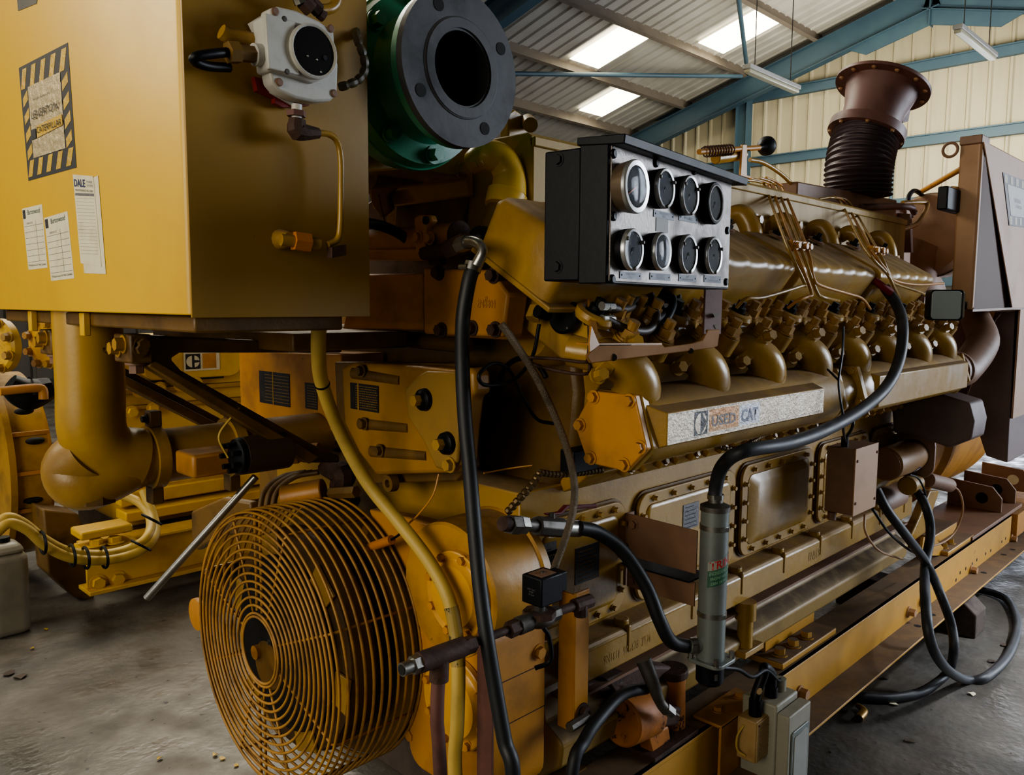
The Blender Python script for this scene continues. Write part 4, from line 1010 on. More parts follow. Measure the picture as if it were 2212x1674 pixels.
tag(obj('thin_wire', G().tube(path(((818,420,1.27),(824,450,1.27),(832,480,1.27)), 'x'), .002, n=6), RED, sharp=1), 'short red copper wire beside the torn gasket', 'wire')
# dark gap fillers: oil filter cluster under the brackets
t = thing('pipe_cluster', 'cluster of grimy round fittings above the fan guard', 'fitting', at(660, 1060, x=1.15))
obj('round_cap', G().cyl(at(612,1075,x=1.05), at(700,1060,x=1.12), .032, n=28), YORG, t, bev=.004)
obj('union', G().cyl(at(715,1065,x=1.12), at(770,1062,x=1.14), .016, n=6), YDRK, t)
obj('cap_nut', G().cyl(at(640,980,x=1.12), at(690,975,x=1.16), .024, n=12), YORG, t)
obj('hex_cap', G().cyl(at(622,982,x=1.10), at(645,980,x=1.12), .028, n=6), YORG, t)
obj('ragged_wrap', G().tube(poly(((700,1010),(740,1025),(735,1055),(765,1085)), x=1.16), [.02,.035,.026,.02], n=9), RUST, t)
for k, o_ in enumerate((0, 14, 28)):
    tag(obj('oil_hose', G().tube(path(((560+o_,1110,1.12),(572+o_,1060,1.14),(610+o_,1030,1.16),(660+o_,1020,1.2)), 'x'), .008, n=10), YDRK, sharp=1), '%s brown oil hose curving down behind the fan guard top' % ('left', 'middle', 'right')[k], 'hose')

# ================================================================= fan guard (round wire cage)
GY, GZ, GR = 1.725, .675, .330; gx0, gx1 = .90, 1.13
t = thing('fan_guard', 'big round wire guard of concentric yellow rings at the engine front', 'fan guard', (gx0, GY, GZ-GR))
WIRE = surf('wire_paint', (168, 124, 58), .45, grime=(84, 58, 26), gamt=.7, gscale=14, bump=0)
n = 13
for k in range(n):
    r = .088+(GR-.012-.088)*k/(n-1)
    bow = .0
    obj('ring', G().ring((gx0+.004, GY, GZ), X_, r, .0034, n=80, m=6), WIRE, t, sharp=2)
obj('ring', G().ring((gx0+.010, GY, GZ), X_, GR, .0034, n=80, m=6), WIRE, t, sharp=2)
obj('ring', G().ring((gx0+.003, GY, GZ), X_, .080, .0034, n=64, m=6), WIRE, t, sharp=2)
for k in range(10):
    x = gx0+.030+(gx1-gx0-.03)*k/9
    obj('ring', G().ring((x, GY, GZ), X_, GR+.003, .0034, n=88, m=6), WIRE, t, sharp=2)
for k in range(8):
    a = math.radians(22+45*k); o = Y_*math.cos(a)+Z_*math.sin(a); c = V((0, GY, GZ))
    obj('spoke', G().tube([c+X_*(gx0+.009)+o*.085, c+X_*(gx0+.009)+o*(GR-.01), c+X_*(gx0+.02)+o*(GR-.001), c+X_*gx1+o*(GR-.001)], .0034, n=6, sm=1), WIRE, t, sharp=2)
for s in (-.012, .012):
    obj('spoke', G().tube([(gx0+.012, GY+.01+s, GZ+.09), (gx0+.012, GY+.01+s, GZ+GR-.005)], .0034, n=6, sm=1), WIRE, t)
    obj('spoke', G().tube([(gx0+.012, GY+.01+s, GZ-.09), (gx0+.012, GY+.01+s, GZ-GR+.005)], .0034, n=6, sm=1), WIRE, t)
c = at(768, 1142, x=gx1); 
# pulley / damper seen inside
t = thing('fan_pulley', 'yellow pulley and damper in dark shade colour inside the wire guard', 'pulley', (1.0, GY, GZ-.27))
obj('damper', G().lathe([(0,.05),(.0,.265),(.025,.275),(.06,.275),(.065,.25),(.12,.25),(.13,.1),(.18,.1)], (.985, GY, GZ), X_, n=72), surf('pulley_shade_paint', (78, 56, 26), .5, grime=(30, 22, 14), gamt=.9, gscale=6, bump=.2), t)  # yellow darkened in the colour for the shade inside the guard
g = G()
for k in range(6):
    a = k*math.pi/3+.3; o = Y_*math.cos(a)+Z_*math.sin(a); w_ = X_.cross(o)
    q = V((.975, GY, GZ))
    obj('blade_arm', G().prism([q+o*.08-w_*.03, q+o*.26-w_*.07, q+o*.27+w_*.02, q+o*.08+w_*.03], X_*.008), YSIDE, t, bev=.002)
obj('recess_shade_disc', G().cyl((.966, GY, GZ), (.974, GY, GZ), .215, n=56), HOLE, t)  # black disc stands in for the shade of the hub opening
hc0 = at(549, 1410, x=.955); obj('hub_cap', G().cyl(hc0, hc0+X_*.012, .018, n=24), YORG, t); obj('hub_plate', G().cyl((.964, hc0.y-.05, hc0.z-.02), (.967, hc0.y-.05, hc0.z-.02), .062, n=24), YDRK, t)
obj('backing_disc', G().cyl((1.128, GY, GZ), (1.142, GY, GZ), .325, n=64), YDRK, t)  # dark disc added to hide the bright floor behind the guard
bolts(t, [V((.962, GY+math.cos(a)*.06, GZ+math.sin(a)*.06)) for a in (.5, 1.6, 2.7, 3.8, 4.9, 6.0)], -X_, .005, .006, STEEL)
tag(obj('side_flange', G().lathe([(0,.055),(-.015,.055),(-.02,.035)], at(432, 1325, x=1.16), X_, n=28), YORG), 'small bolted yellow flange peeping out left of the fan guard', 'flange')
bolts(bpy.data.objects['side_flange'], [], -X_, .01, .01, YORG)

# ================================================================= lower front housing with two round covers
t = thing('gear_housing', 'yellow gear housing drum with bolted round covers right of the fan guard', 'engine casing', (1.28, 1.3, .45))
zc, yc_ = .873, 1.302
obj('drum', G().lathe([(-.03,.146),(-.025,.152),(.02,.156),(.115,.156),(.12,.162),(.14,.162)], (1.16, yc_, zc), X_, n=72), surf('drum_paint', (182, 134, 48), .36, grime=(90, 62, 24), gamt=.6, gscale=7, dust=(70, 50, 28), damt=.7, chips=(56, 38, 22), camt=.12, cscale=26, bump=.12), t)
plate('mount_plate', ((795,1100),(880,1118),(945,1135),(955,1300),(950,1655),(925,1650),(895,1610),(870,1300)), .04, YORG, t, x=1.145, bev=.006)
lz = at(985, 1520, x=1.15).z
obj('lower_box', G().prism(rrect((1.132, yc_+.0, (zc-.03+.43)/2-.01), Y_, Z_, .285, .42, .05, 5), X_*.165), YORG, t, bev=.004)
obj('side_seam', G().box((1.16, yc_-.1435, .70), (1.295, yc_-.142, .702)), RUST, t)
obj('side_seam', G().box((1.16, yc_-.1435, .60), (1.295, yc_-.142, .602)), RUST, t)
bolts(t, [at(1163,1408,y=yc_-.142)], -Y_, .014, .012, YORG)
def rcover(px, py, rr, label):
    c = at(px, py, x=1.129); tt = thing('round_cover', label, 'cover', c)
    obj('disc', G().lathe([(0,rr),(-.012,rr),(-.014,rr*.97),(-.010,rr*.82),(-.012,rr*.78),(-.024,rr*.70),(-.027,rr*.2)], c, X_, n=56), surf('cover_disc_paint', (204, 152, 56), .32, grime=(120, 80, 30), gamt=.4, gscale=8, bump=.1), tt)
    bolts(tt, [c-X_*.010+(Y_*math.cos(a)+Z_*math.sin(a))*rr*.89 for a in [2*math.pi*(k+.35)/8 for k in range(8)]], -X_, .0095, .012, YORG)
rcover(993, 1283, .096, 'upper round bolted cover on the gear housing behind the pale hose')
rcover(990, 1515, .104, 'lower round bolted cover on the gear housing near the bottom')
bolts(bpy.data.objects['gear_housing'], [at(*p, x=1.144) for p in ((800,1143),(868,1455),(893,1585))], -X_, .014, .016, YORG)
t = thing('sensor', 'small flaking cylindrical sensor wired above the fan guard edge', 'sensor', at(822,1173,x=1.1))
obj('barrel', G().cyl(at(800,1182,x=1.09), at(846,1166,x=1.09), .011, n=14), RUSY, t)
obj('lead', G().tube(path(((845,1166,1.09),(858,1158,1.09),(868,1150,1.10)), 'x'), .003, n=6), BLK, t); obj('twisted_lead', G().tube(path(((800,1182,1.09),(760,1160,1.1),(728,1125,1.1),(718,1085,1.12)), 'x'), .003, n=6), YDRK, t)

# ================================================================= solenoid valve assembly on the near side
YV = 1.05
def v(px, py): return at(px, py, y=YV)
t = thing('fuel_pipe', 'dark threaded pipe run with tee carrying the black solenoid valve', 'pipe', v(1000, 1400))
obj('pipe', G().cyl(v(905,1432), v(1120,1352), .0085, n=14), RUST, t)
obj('tee_fitting', G().cyl(v(905,1432), v(1000,1397), .0185, n=16), RUST, t)
obj('tee_branch', G().cyl(v(950,1415), v(948,1470), .0175, n=16), RUST, t)
obj('down_pipe', G().tube([v(947,1465), v(944,1560), v(952,1690), V((v(952,1690).x, YV, .25))], .0125, n=12, sm=2), MAR, t, sharp=1)
obj('hex_nut', G().cyl(v(1000,1398), v(1022,1390), .0165, n=6), RUST, t)
obj('hex_nut', G().cyl(v(1098,1362), v(1120,1352), .0165, n=6), RUST, t)
obj('chrome_fitting', G().cyl(v(868,1447), v(895,1436), .012, n=18), STEEL, t); obj('chrome_hex', G().cyl(v(890,1438), v(908,1431), .0165, n=6), STEEL, t)
obj('bore', G().cyl(v(866.8,1447.4), v(868,1447), .009, n=16), HOLE, t)
obj('outlet_pipe', G().cyl(v(1195,1325), v(1250,1305), .0095, n=12), RUST, t)
obj('outlet_cap', G().cyl(v(1240,1309), v(1275,1297), .015, n=10), RUST, t)
obj('outlet_tee', G().cyl(v(1255,1303), v(1255,1330), .015, n=10), RUST, t)
tag(obj('washer', G().lathe([(0,.013),(-.003,.013),(-.003,.005)], at(868,1447,x=1.135), X_, n=20), YSIDE), 'round washer behind the chrome end of the threaded pipe', 'washer')
cv = v(1165, 1335)
t = thing('solenoid_valve', 'black cube solenoid valve on a dark brass body over the pipe run', 'valve', cv-Z_*.02)
obj('valve_body', G().sph(cv, .030, 20, 1.25, 1, .62), DSTL, t, sharp=2)
obj('valve_flange', G().cyl(cv+Z_*.004, cv+Z_*.016, .034, n=8), RUST, t)
obj('inlet_boss', G().cyl(v(1118,1353), v(1145,1342), .018, n=12), DSTL, t); obj('outlet_boss', G().cyl(v(1185,1330), v(1203,1323), .016, n=8), DSTL, t)
obj('neck', G().cyl(cv+Z_*.016, cv+Z_*.034, .012, n=16), DSTL, t)
cc = cv+Z_*.062+X_*.008
bx = obj('coil_housing', G().obox(cc, X_*.032, Y_*.027, Z_*.029), BLK, t, bev=.003)
obj('top_label', G().obox(cc+Z_*.0293, X_*.022, Y_*.018, Z_*.0004), BRN, bx); obj('top_screw', G().cyl(cc+Z_*.0295, cc+Z_*.032, .005, n=12), STEEL, bx)
obj('connector', G().obox(cc+X_*.044+Z_*.004, X_*.012, Y_*.018, Z_*.02), BLK, t, bev=.002)
g = text('24V DC\nIP65\n10 bar', cc-X_*.0322+Z_*-.002, -Y_, Z_, .014, FADE, bx, w=.022)
obj('lead', G().tube([cv+V((.01,0,-.02)), cv+V((.03,.0,-.05)), cv+V((.035,0,-.10)), cv+V((.01,.02,-.115))], .005, n=8), BLK, t, sharp=1)
# posts
a = at(1240, 1285, y=1.12)
t = thing('support_post', 'yellow angle iron post standing behind the solenoid valve outlet', 'post', (a.x, 1.13, .5))
z0 = at(1240, 1580, y=1.12).z
obj('angle_web', G().box((a.x, 1.12, z0), (a.x+.006, 1.165, a.z)), YORG, t, bev=.002); obj('angle_flange', G().box((a.x, 1.115, z0+.01), (a.x+.05, 1.121, a.z+.004)), YORG, t, bev=.002)
obj('base_lug', G().cyl(at(1230,1572,y=1.10), at(1268,1548,y=1.10), .012, n=8), DSTL, t)
bolts(t, [at(1258,1535,y=1.114)], -Y_, .014, .014, RUST)
a = at(1030, 1360, x=1.10); b_ = at(1062, 1690, x=1.10)
tag(obj('support_strap', G().box((1.10, a.y, .36), (1.106, b_.y, a.z)), MAR, bev=.002), 'flat rusty strap standing behind the black hose near the bottom', 'strap')
# ================================================================= exhaust manifold, two segments, eight runners
def hexring(x, s=1.0, cy=.995, cz=1.25):
    P = [(-.062,.075),(.045,.075),(.092,.0),(.055,-.078),(-.045,-.082),(-.094,-.03)]
    # local: +a = away from viewer (world +Y)
    return [V((x, cy+a*s, cz+b*s)) for a, b in P]
MY, MZ = .995, 1.25
def body(xa, xb, r=.080, flat=True):
    g = G(); rows = []
    for x, k in ((xa, .9), (xa+.03, 1), (xb-.03, 1), (xb, .9)):
        rows.append([V((x, MY-k*(r*1.12)*math.copysign(abs(math.cos(a))**.75, math.cos(a)), MZ+k*r*math.copysign(abs(math.sin(a))**.8, math.sin(a)))) for a in [2*math.pi*j/28 for j in range(28)]])
    return g.rings(rows)
x0m = at(1400, 930, y=.92).x; print('manifold x0', x0m)
xj = at(1812, 860, y=.93).x; xe = at(2078, 800, y=.93).x; print('joint', xj, xe)
t = thing('exhaust_manifold', 'near half of the water-cooled manifold carrying the silver name strip', 'manifold', ((x0m+xj)/2, MY, MZ-.08))
obj('barrel', body(x0m, xj), YSIDE, t, sharp=.8)
obj('end_flange', G().prism(hexring(x0m-.012, 1.02), (.024, 0, 0)), YSIDE, t, bev=.004)
xp = x0m-.030
obj('end_plate', G().prism(hexring(xp, 1.0), (.017, 0, 0)), YORG, t, bev=.003)
bolts(t, [V((xp, MY+a, MZ+b)) for a, b in ((-.050,.062),(.04,.062),(-.078,-.028),(.075,.0),(-.04,-.068),(.045,-.066))], -X_, .011, .012, YORG)
obj('rear_flange', G().prism(hexring(xj-.02, 1.02), (.022, 0, 0)), YSIDE, t, bev=.004)
# name strip pad and strip
sa, sb = at(1443, 930, y=.885).x, at(1779, 870, y=.885).x
z1, z0_ = at(1443, 893, y=.885).z, at(1443, 963, y=.885).z
obj('strip_pad', G().taper([(sa-.03, .94, z1+.02), (sb+.01, .94, z1+.02), (sb+.01, .94, z0_-.02), (sa-.03, .94, z0_-.02)], [(sa, .8865, z1), (sb, .8865, z1), (sb, .8865, z0_), (sa, .8865, z0_)]), YSIDE, t, bev=.002)
obj('name_strip', G().box((sa, .8850, z0_+.001), (sb, .8863, z1-.001)), SIGN, t)
hh = z1-z0_; W = sb-sa
def sx(u): return sa+W*u
yq = .8848
obj('logo_block', G().box((sx(.132), yq, z0_+hh*.13), (sx(.205), yq+.0004, z1-hh*.10)), INK if False else surf('worn_black_vinyl', (52, 50, 50), .4, metal=.2, bump=.7, bscale=110), t)
lc = V((sx(.168), yq-.0003, (z0_+z1)/2)); rl_ = hh*.34
def arc(c, rx, rz, a0, a1, off): return [c+X_*off+X_*rx*math.cos(a)+Z_*rz*math.sin(a) for a in [a0+(a1-a0)*k/16 for k in range(17)]]
g = G(); g.prism(arc(lc, W*.028, rl_, math.pi/2, math.pi*1.5, -W*.003), Y_*.0002)
g2 = G(); g2.prism(arc(lc, W*.026, rl_, .12, math.pi/2, W*.004), Y_*.0002)
g3 = G(); g3.prism(arc(lc, W*.026, rl_, -math.pi/2, -.12, W*.004), Y_*.0002)
g2.prism([lc+X_*W*.004+Z_*rl_*.12, lc+X_*W*.030+Z_*rl_*.12, lc+X_*W*.004+Z_*rl_*.9], Y_*.0002) if False else None
obj('logo_left_half', g, SIGN, t); obj('logo_upper_half', g2, SIGN, t); obj('logo_lower_half', g3, SIGN, t)
obj('orange_block', G().box((sx(.215), yq, z0_+hh*.16), (sx(.385), yq+.0004, z1-hh*.10)), surf('faded_orange_vinyl', (176, 128, 80), .36, metal=.3, grime=(190, 170, 140), gamt=.5, gscale=40, bump=.8, bscale=110), t)
obj('white_block', G().box((sx(.392), yq, z0_+hh*.16), (sx(.52), yq+.0004, z1-hh*.12)), surf('faded_white_vinyl', (190, 190, 196), .36, metal=.3, grime=(160, 160, 166), gamt=.5, gscale=40, bump=.8, bscale=110), t)
text('USED', V((sx(.298), yq-.0002, (z0_+z1)/2)), X_, Z_, hh*.36, FADE, t, w=W*.14, bold=.02)
text('CAT', V((sx(.455), yq-.0002, (z0_+z1)/2)), X_, Z_, hh*.46, surf('blue_grey_lettering', (84, 88, 104), .4, metal=.2, bump=.4, bscale=110), t, w=W*.105, bold=.03)
for z in (z0_+hh*.1, z1-hh*.06): obj('border_line', G().box((sx(.01), yq+.0001, z-.0004), (sx(.985), yq+.0004, z+.0004)), FADE, t)
t = thing('exhaust_manifold', 'far half of the water-cooled manifold, plain flat face, beyond the joint', 'manifold', ((xj+xe)/2+.1, MY, MZ-.08))
xj2 = xj+.15
obj('barrel', body(xj2, xe), YSIDE, t, sharp=.8)
obj('flat_face', G().taper([(xj2+.04, .93, MZ+.055), (xe-.03, .93, MZ+.055), (xe-.03, .93, MZ-.06), (xj2+.04, .93, MZ-.06)], [(xj2+.06, .895, MZ+.045), (xe-.05, .895, MZ+.045), (xe-.05, .895, MZ-.05), (xj2+.06, .895, MZ-.05)]), YSIDE, t, bev=.003)
obj('front_flange', G().prism(hexring(xj2-.03, 1.02), (.03, 0, 0)), YSIDE, t, bev=.004)
obj('end_flange', G().prism(hexring(xe, 1.0), (.02, 0, 0)), YSIDE, t, bev=.004)
bolts(t, [V((xj2-.03, MY+a, MZ+b)) for a, b in ((-.050,.062),(-.078,-.028),(-.04,-.068),(.04,.062))], -X_, .011, .012, YSIDE)
t = thing('coupling_sleeve', 'short round sleeve joining the two manifold halves between bolted flanges', 'coupling', (xj+.07, MY, MZ-.07))
obj('sleeve', G().lathe([(0,.07),(.03,.064),(.09,.064),(.12,.07)], (xj+.002, MY, MZ), X_, n=36), YSIDE, t)
t = thing('manifold_clamp', 'round ribbed joint at the far end of the manifold', 'coupling', (xe+.06, MY, MZ-.07))
obj('sleeve', G().lathe([(.02,.062),(.06,.062),(.062,.078),(.075,.08),(.088,.078),(.09,.062),(.14,.062)], (xe, MY, MZ), X_, n=36), BRN, t)
# runners
xr0 = at(1414, 877, y=.925).x-.02; print('runner x0', xr0)
for k in range(8):
    x = xr0+k*PIT
    t = thing('exhaust_runner', '%s curved exhaust branch from the left, fin shaped, above the manifold' % pos[k], 'exhaust branch', (x, .96, 1.30))
    p = [V((x-.085, 1.06, 1.41)), V((x-.055, 1.00, 1.400)), V((x-.012, .966, 1.372)), V((x+.016, .966, 1.330)), V((x+.026, .992, 1.290))]
    g = G().tube(p, [.034, .038, .042, .047, .050], n=24, sm=6, flat=((1,0,0), 1.12)); obj('branch_pipe', g, YSIDE, t, sharp=1.2)
    a = hv(x-.105, .075, -.255)+V((0,-.01,-.0)); b_ = a+V((.085, -.035, .075))
    a = V((x-.105, .985, 1.355)); b_ = V((x-.025, .945, 1.432))
    obj('clamp_bar', G().bar(a, b_, .030, .012, up=(-.3,-.8,.3)), YSIDE, t, bev=.004)
    bolts(t, [a.lerp(b_, .1), a.lerp(b_, .92)], (-.3,-.85,.25), .013, .026, YSIDE)
# riser elbow at the far end
t = thing('exhaust_riser', 'far dark exhaust elbow rising from the end of the manifold', 'pipe', (xe+.2, MY, MZ))
obj('elbow', G().tube([V((xe+.13, MY, MZ)), V((xe+.23, MY-.01, MZ)), at(2122, 740, y=MY), at(2108, 690, y=1.06), at(2090, 640, y=1.12)], [.064, .066, .066, .060, .055], n=24, sm=8), BRN, t, sharp=1.2)
obj('collar', G().lathe([(0,.066),(0,.074),(.02,.074),(.02,.066)], (xe+.14, MY, MZ), X_, n=32), BRN, t)

# ================================================================= fuel pipe bundles
def bundle(name, lab, tops, clamp, lows, y0, y1, rr=.0045):
    cpt = at(*clamp, y=1.0)
    t = thing(name, lab, 'pipe', cpt)
    for k, (tp, lw) in enumerate(zip(tops, lows)):
        off = (k-1.5)
        pts = [at(q[0], q[1], y=q[2]) for q in tp] + [at(clamp[0]+off*15, clamp[1]+off*3.5, y=.99)] + [at(q[0], q[1], y=q[2]) for q in lw]
        obj('tube', G().tube(pts, rr, n=10, sm=4), YORG if k % 2 else YSIDE, t, sharp=1)
    obj('clamp_block', G().obox(cpt-Y_*.004, X_*.052, Y_*.010, Z_*.014), YORG, t, bev=.003)
    bolts(t, [cpt+X_*.012-Y_*.014, cpt+X_*.038-Y_*.014, cpt-X_*.035-Y_*.014], -Y_, .009, .012, YORG)
bundle('fuel_pipes', 'bundle of four parallel fuel pipes clamped over the nearer valve covers',
    [[(1600,388,1.36),(1640,393,1.35),(1655,408,1.33)], [(1622,386,1.36),(1655,394,1.35),(1668,410,1.33)], [(1640,384,1.36),(1668,394,1.35),(1681,412,1.33)], [(1655,384,1.36),(1682,396,1.35),(1694,414,1.33)]],
    (1721, 532),
    [[(1737,610,.94),(1730,618,.94),(1650,642,.95),(1612,645,.96),(1590,665,.98)], [(1752,628,.94),(1745,640,.94),(1725,648,.95),(1702,665,.98)], [(1762,625,.94),(1775,640,.94),(1790,645,.94),(1812,650,.96)], [(1757,600,.94),(1774,617,.94),(1830,634,.94),(1862,645,.95),(1880,668,.98)]], 1, 1)
bundle('fuel_pipes', 'farther bundle of fuel pipes crossing the last two valve covers',
    [[(1770,430,1.38),(1798,427,1.36),(1818,440,1.33)], [(1785,428,1.38),(1812,428,1.36),(1832,448,1.33)], [(1800,425,1.38),(1828,432,1.36),(1846,455,1.33)]],
    (1890, 542),
    [[(1915,590,.95),(1935,628,.95),(1945,648,.98)], [(1912,580,.95),(1930,605,.95),(1980,615,.95),(2038,612,.98)], [(1920,590,.95),(1932,612,.95),(1990,632,.96),(2005,645,.98)]], 1, 1)
tag(obj('thin_tube', G().tube(path(((1620,345,1.45),(1650,352,1.45),(1690,378,1.45),(1715,405,1.45),(1724,425,1.45)), 'y'), .008, n=10), YSIDE, sharp=1), 'curved yellow hose arching behind the throttle rod toward the brown duct', 'hose')
t = thing('throttle_linkage', 'spring loaded throttle rod ending in a black pear knob', 'lever', at(1600, 330, y=1.42))
obj('rod', G().cyl(at(1510,328,y=1.42), at(1640,319,y=1.42), .009, n=12), YORG, t)
g = G()
sp0, sp1 = at(1522,328,y=1.42), at(1580,323,y=1.42); ax = (sp1-sp0).normalized(); u_, w_, _ = frame(ax); pts = []
for k in range(8*10+1): a = 2*math.pi*k/8; pts.append(sp0.lerp(sp1, k/80)+(u_*math.cos(a)+w_*math.sin(a))*.017)
obj('spring', G().tube(pts, .0025, n=6, sm=1), RUST, t, sharp=2)
obj('knob_stem', G().cyl(at(1612,322,y=1.42), at(1645,318,y=1.42), .008, n=12), BLK, t)
kp = at(1640,318,y=1.42); kd = (at(1675,312,y=1.42)-kp).normalized()
obj('knob', G().lathe([(0,.008),(.015,.011),(.03,.022),(.048,.034),(.062,.034),(.074,.020),(.078,.001)], kp, kd, n=28), BLK, t, sharp=1)
obj('support_plate', G().prism(poly(((1604,312),(1614,312),(1614,378),(1628,382),(1628,388),(1600,380)), y=1.41), Y_*.008), YORG, t, bev=.002)
obj('lower_tube', G().cyl(at(1545,342,y=1.44), at(1606,334,y=1.44), .019, n=18), YSIDE, t, bev=.003)
tag(obj('black_tab', G().box(at(1580,388,y=1.33), at(1600,400,y=1.335)), BLK), 'small black tab right of the gauge panel top corner', 'tab')

# ================================================================= gauge panel
ge = V((math.cos(math.radians(8.1)), math.sin(math.radians(8.1)), 0)); gn = V((math.sin(math.radians(8.1)), -math.cos(math.radians(8.1)), 0))
g0 = at(1318, 450, y=.82)
def gp(px, py, off=0): return atn(px, py, g0+gn*off, gn)
TL, TR_, BR, BL = gp(1318,318), gp(1580,391), gp(1574,619), gp(1315,613)
zt_, zb_ = (TL.z+TR_.z)/2, (BR.z+BL.z)/2; print('panel', TL, TR_, BR, BL)
Wp = (TR_-TL).dot(ge); Hp = zt_-zb_
o_ = V((TL.x, TL.y, zb_))
def pq_(u, h, off=0): return o_+ge*u+Z_*h+gn*off
t = thing('instrument_console', 'black instrument box with eight round gauges on a steel face', 'gauge panel', pq_(Wp/2, 0))
D1 = .127
def gbox(u0, u1, h0, h1, d0, d1):
    return G().hexa([pq_(u0,h0,d0), pq_(u1,h0,d0), pq_(u1,h0,d1), pq_(u0,h0,d1), pq_(u0,h1,d0), pq_(u1,h1,d0), pq_(u1,h1,d1), pq_(u0,h1,d1)])
obj('rear_case', gbox(.0, Wp, .002, Hp-.0, -D1, -.055), BLK, t, bev=.003)
obj('front_case', gbox(-.003, Wp+.004, -.003, Hp+.004, -.055, -.001), BLK, t, bev=.002)
obj('face_plate', gbox(.003, Wp-.003, .001, Hp-.002, -.001, .002), PANEL, t, bev=.0008)
obj('rain_hood', G().hexa([pq_(-.005,Hp+.002,-.06), pq_(Wp+.02,Hp+.002,-.06), pq_(Wp+.02,Hp-.004,.028), pq_(-.005,Hp-.004,.028), pq_(-.005,Hp+.016,-.06), pq_(Wp+.02,Hp+.016,-.06), pq_(Wp+.02,Hp+.012,.030), pq_(-.005,Hp+.012,.030)]), BLK, t, bev=.002)
bolts(t, [pq_(0, Hp*.93, -.10), pq_(0, Hp*.12, -.10)], -ge, .009, .006, BLK)
bolts(t, [gp(px, py, .002) for px, py in ((1324,332),(1416,352),(1498,369),(1572,385),(1324,467),(1570,498),(1321,603),(1567,609))], gn, .008, .005, BLK, 'round', 'screw')
GL = [((1376,403), 59, .030, 1, 'large tachometer with orange needle, top left of the panel'), ((1439,407), 44, .022, 0, 'top row gauge, second from the left, over the engine oil plate'), ((1492,422), 44, .022, 0, 'top row gauge, third from the left, over the fuel plate'), ((1546,439), 46, .022, 3, 'top row gauge at the right end with dark double rim'),
      ((1369,539), 46, .022, 0, 'bottom row gauge at the left end'), ((1432,543), 42, .026, 2, 'bottom row gauge with pale bulging glass, second from the left'), ((1489,549), 43, .020, 0, 'bottom row gauge, third from the left'), ((1544,552), 41, .020, 0, 'bottom row gauge at the right end')]
BEZ = surf('bezel_alloy', (176, 176, 174), .3, metal=.75, bump=0)
for (px, py), hpx, dep, kind, lab in GL:
    c0_ = gp(px, py, dep); rr = (gp(px, py-hpx, dep)-gp(px, py+hpx, dep)).length/2
    gg = thing('gauge', lab, 'gauge', c0_, 'round gauges on the panel face')
    bm_ = CHR if kind == 2 else BLK
    obj('case', G().lathe([(-dep+.002, rr*(.97 if kind != 1 else .9)), (-.004, rr*1.0)], c0_, gn, n=48), surf('tacho_case', (120, 104, 84), .35, metal=.6, bump=0) if kind == 1 else BLK, gg)
    ib = .78 if kind == 1 else .85
    obj('bezel', G().lathe([(-.006, rr), (-.001, rr*1.0), (.0015, rr*.96), (.0005, rr*ib), (-.003, rr*ib)], c0_, gn, n=56, cap=False), BLK if kind == 3 else BEZ, gg)
    if kind == 3: obj('inner_rim', G().ring(c0_+gn*.001, gn, rr*.84, .0022, n=56), BEZ, gg)
    obj('dial', G().cyl(c0_-gn*.005, c0_-gn*.0025, rr*ib, n=48), DIAL, gg)
    pr = []
    for k in range(7): a = k/6*math.pi/2; pr.append((-.001+(.006 if kind in (1,2) else .0008)*math.sin(a), rr*ib*math.cos(a)))
    obj('glass', G().lathe(pr, c0_, gn, n=40), GLASS, gg, sharp=2)
    if kind == 0: bolts(gg, [c0_+gn*.002+(ge*math.cos(a)+Z_*math.sin(a))*rr*.9 for a in (math.radians(-88), math.radians(25), math.radians(148))], gn, .0035, .003, DSTL, 'round', 'screw')
    up_ = Z_
    nd = (ge*-.8-Z_*.45) if kind == 1 else (ge*-.5-Z_*.6)
    obj('needle', G().bar(c0_-gn*.0018, c0_-gn*.0018+nd.normalized()*rr*(.66 if kind == 1 else .3), .0018, .0008, up=gn), surf('orange_needle', (190, 90, 50), .5, bump=0) if kind == 1 else FADE, gg)
    obj('pivot', G().cyl(c0_-gn*.0025, c0_-gn*.001, .003, n=12), BLK, gg)
    for k in range(9 if kind != 2 else 0):
        a = math.radians(220-260*k/8); o = ge*math.cos(a)+Z_*math.sin(a)
        obj('scale_mark', G().bar(c0_-gn*.0022+o*rr*ib*.78, c0_-gn*.0022+o*rr*ib*.92, .0010, .0006, up=gn), FADE, gg)
    if kind == 1:
        text('RPM', c0_-gn*.0023-Z_*rr*.25, ge, Z_, .005, FADE, gg); text('x 100', c0_-gn*.0023-Z_*rr*.42, ge, Z_, .004, FADE, gg)
NPM = surf('nameplate_grey', (48, 51, 58), .4, metal=.4, bump=.05)
LTX = surf('nameplate_letters', (14, 14, 16), .5, bump=0)
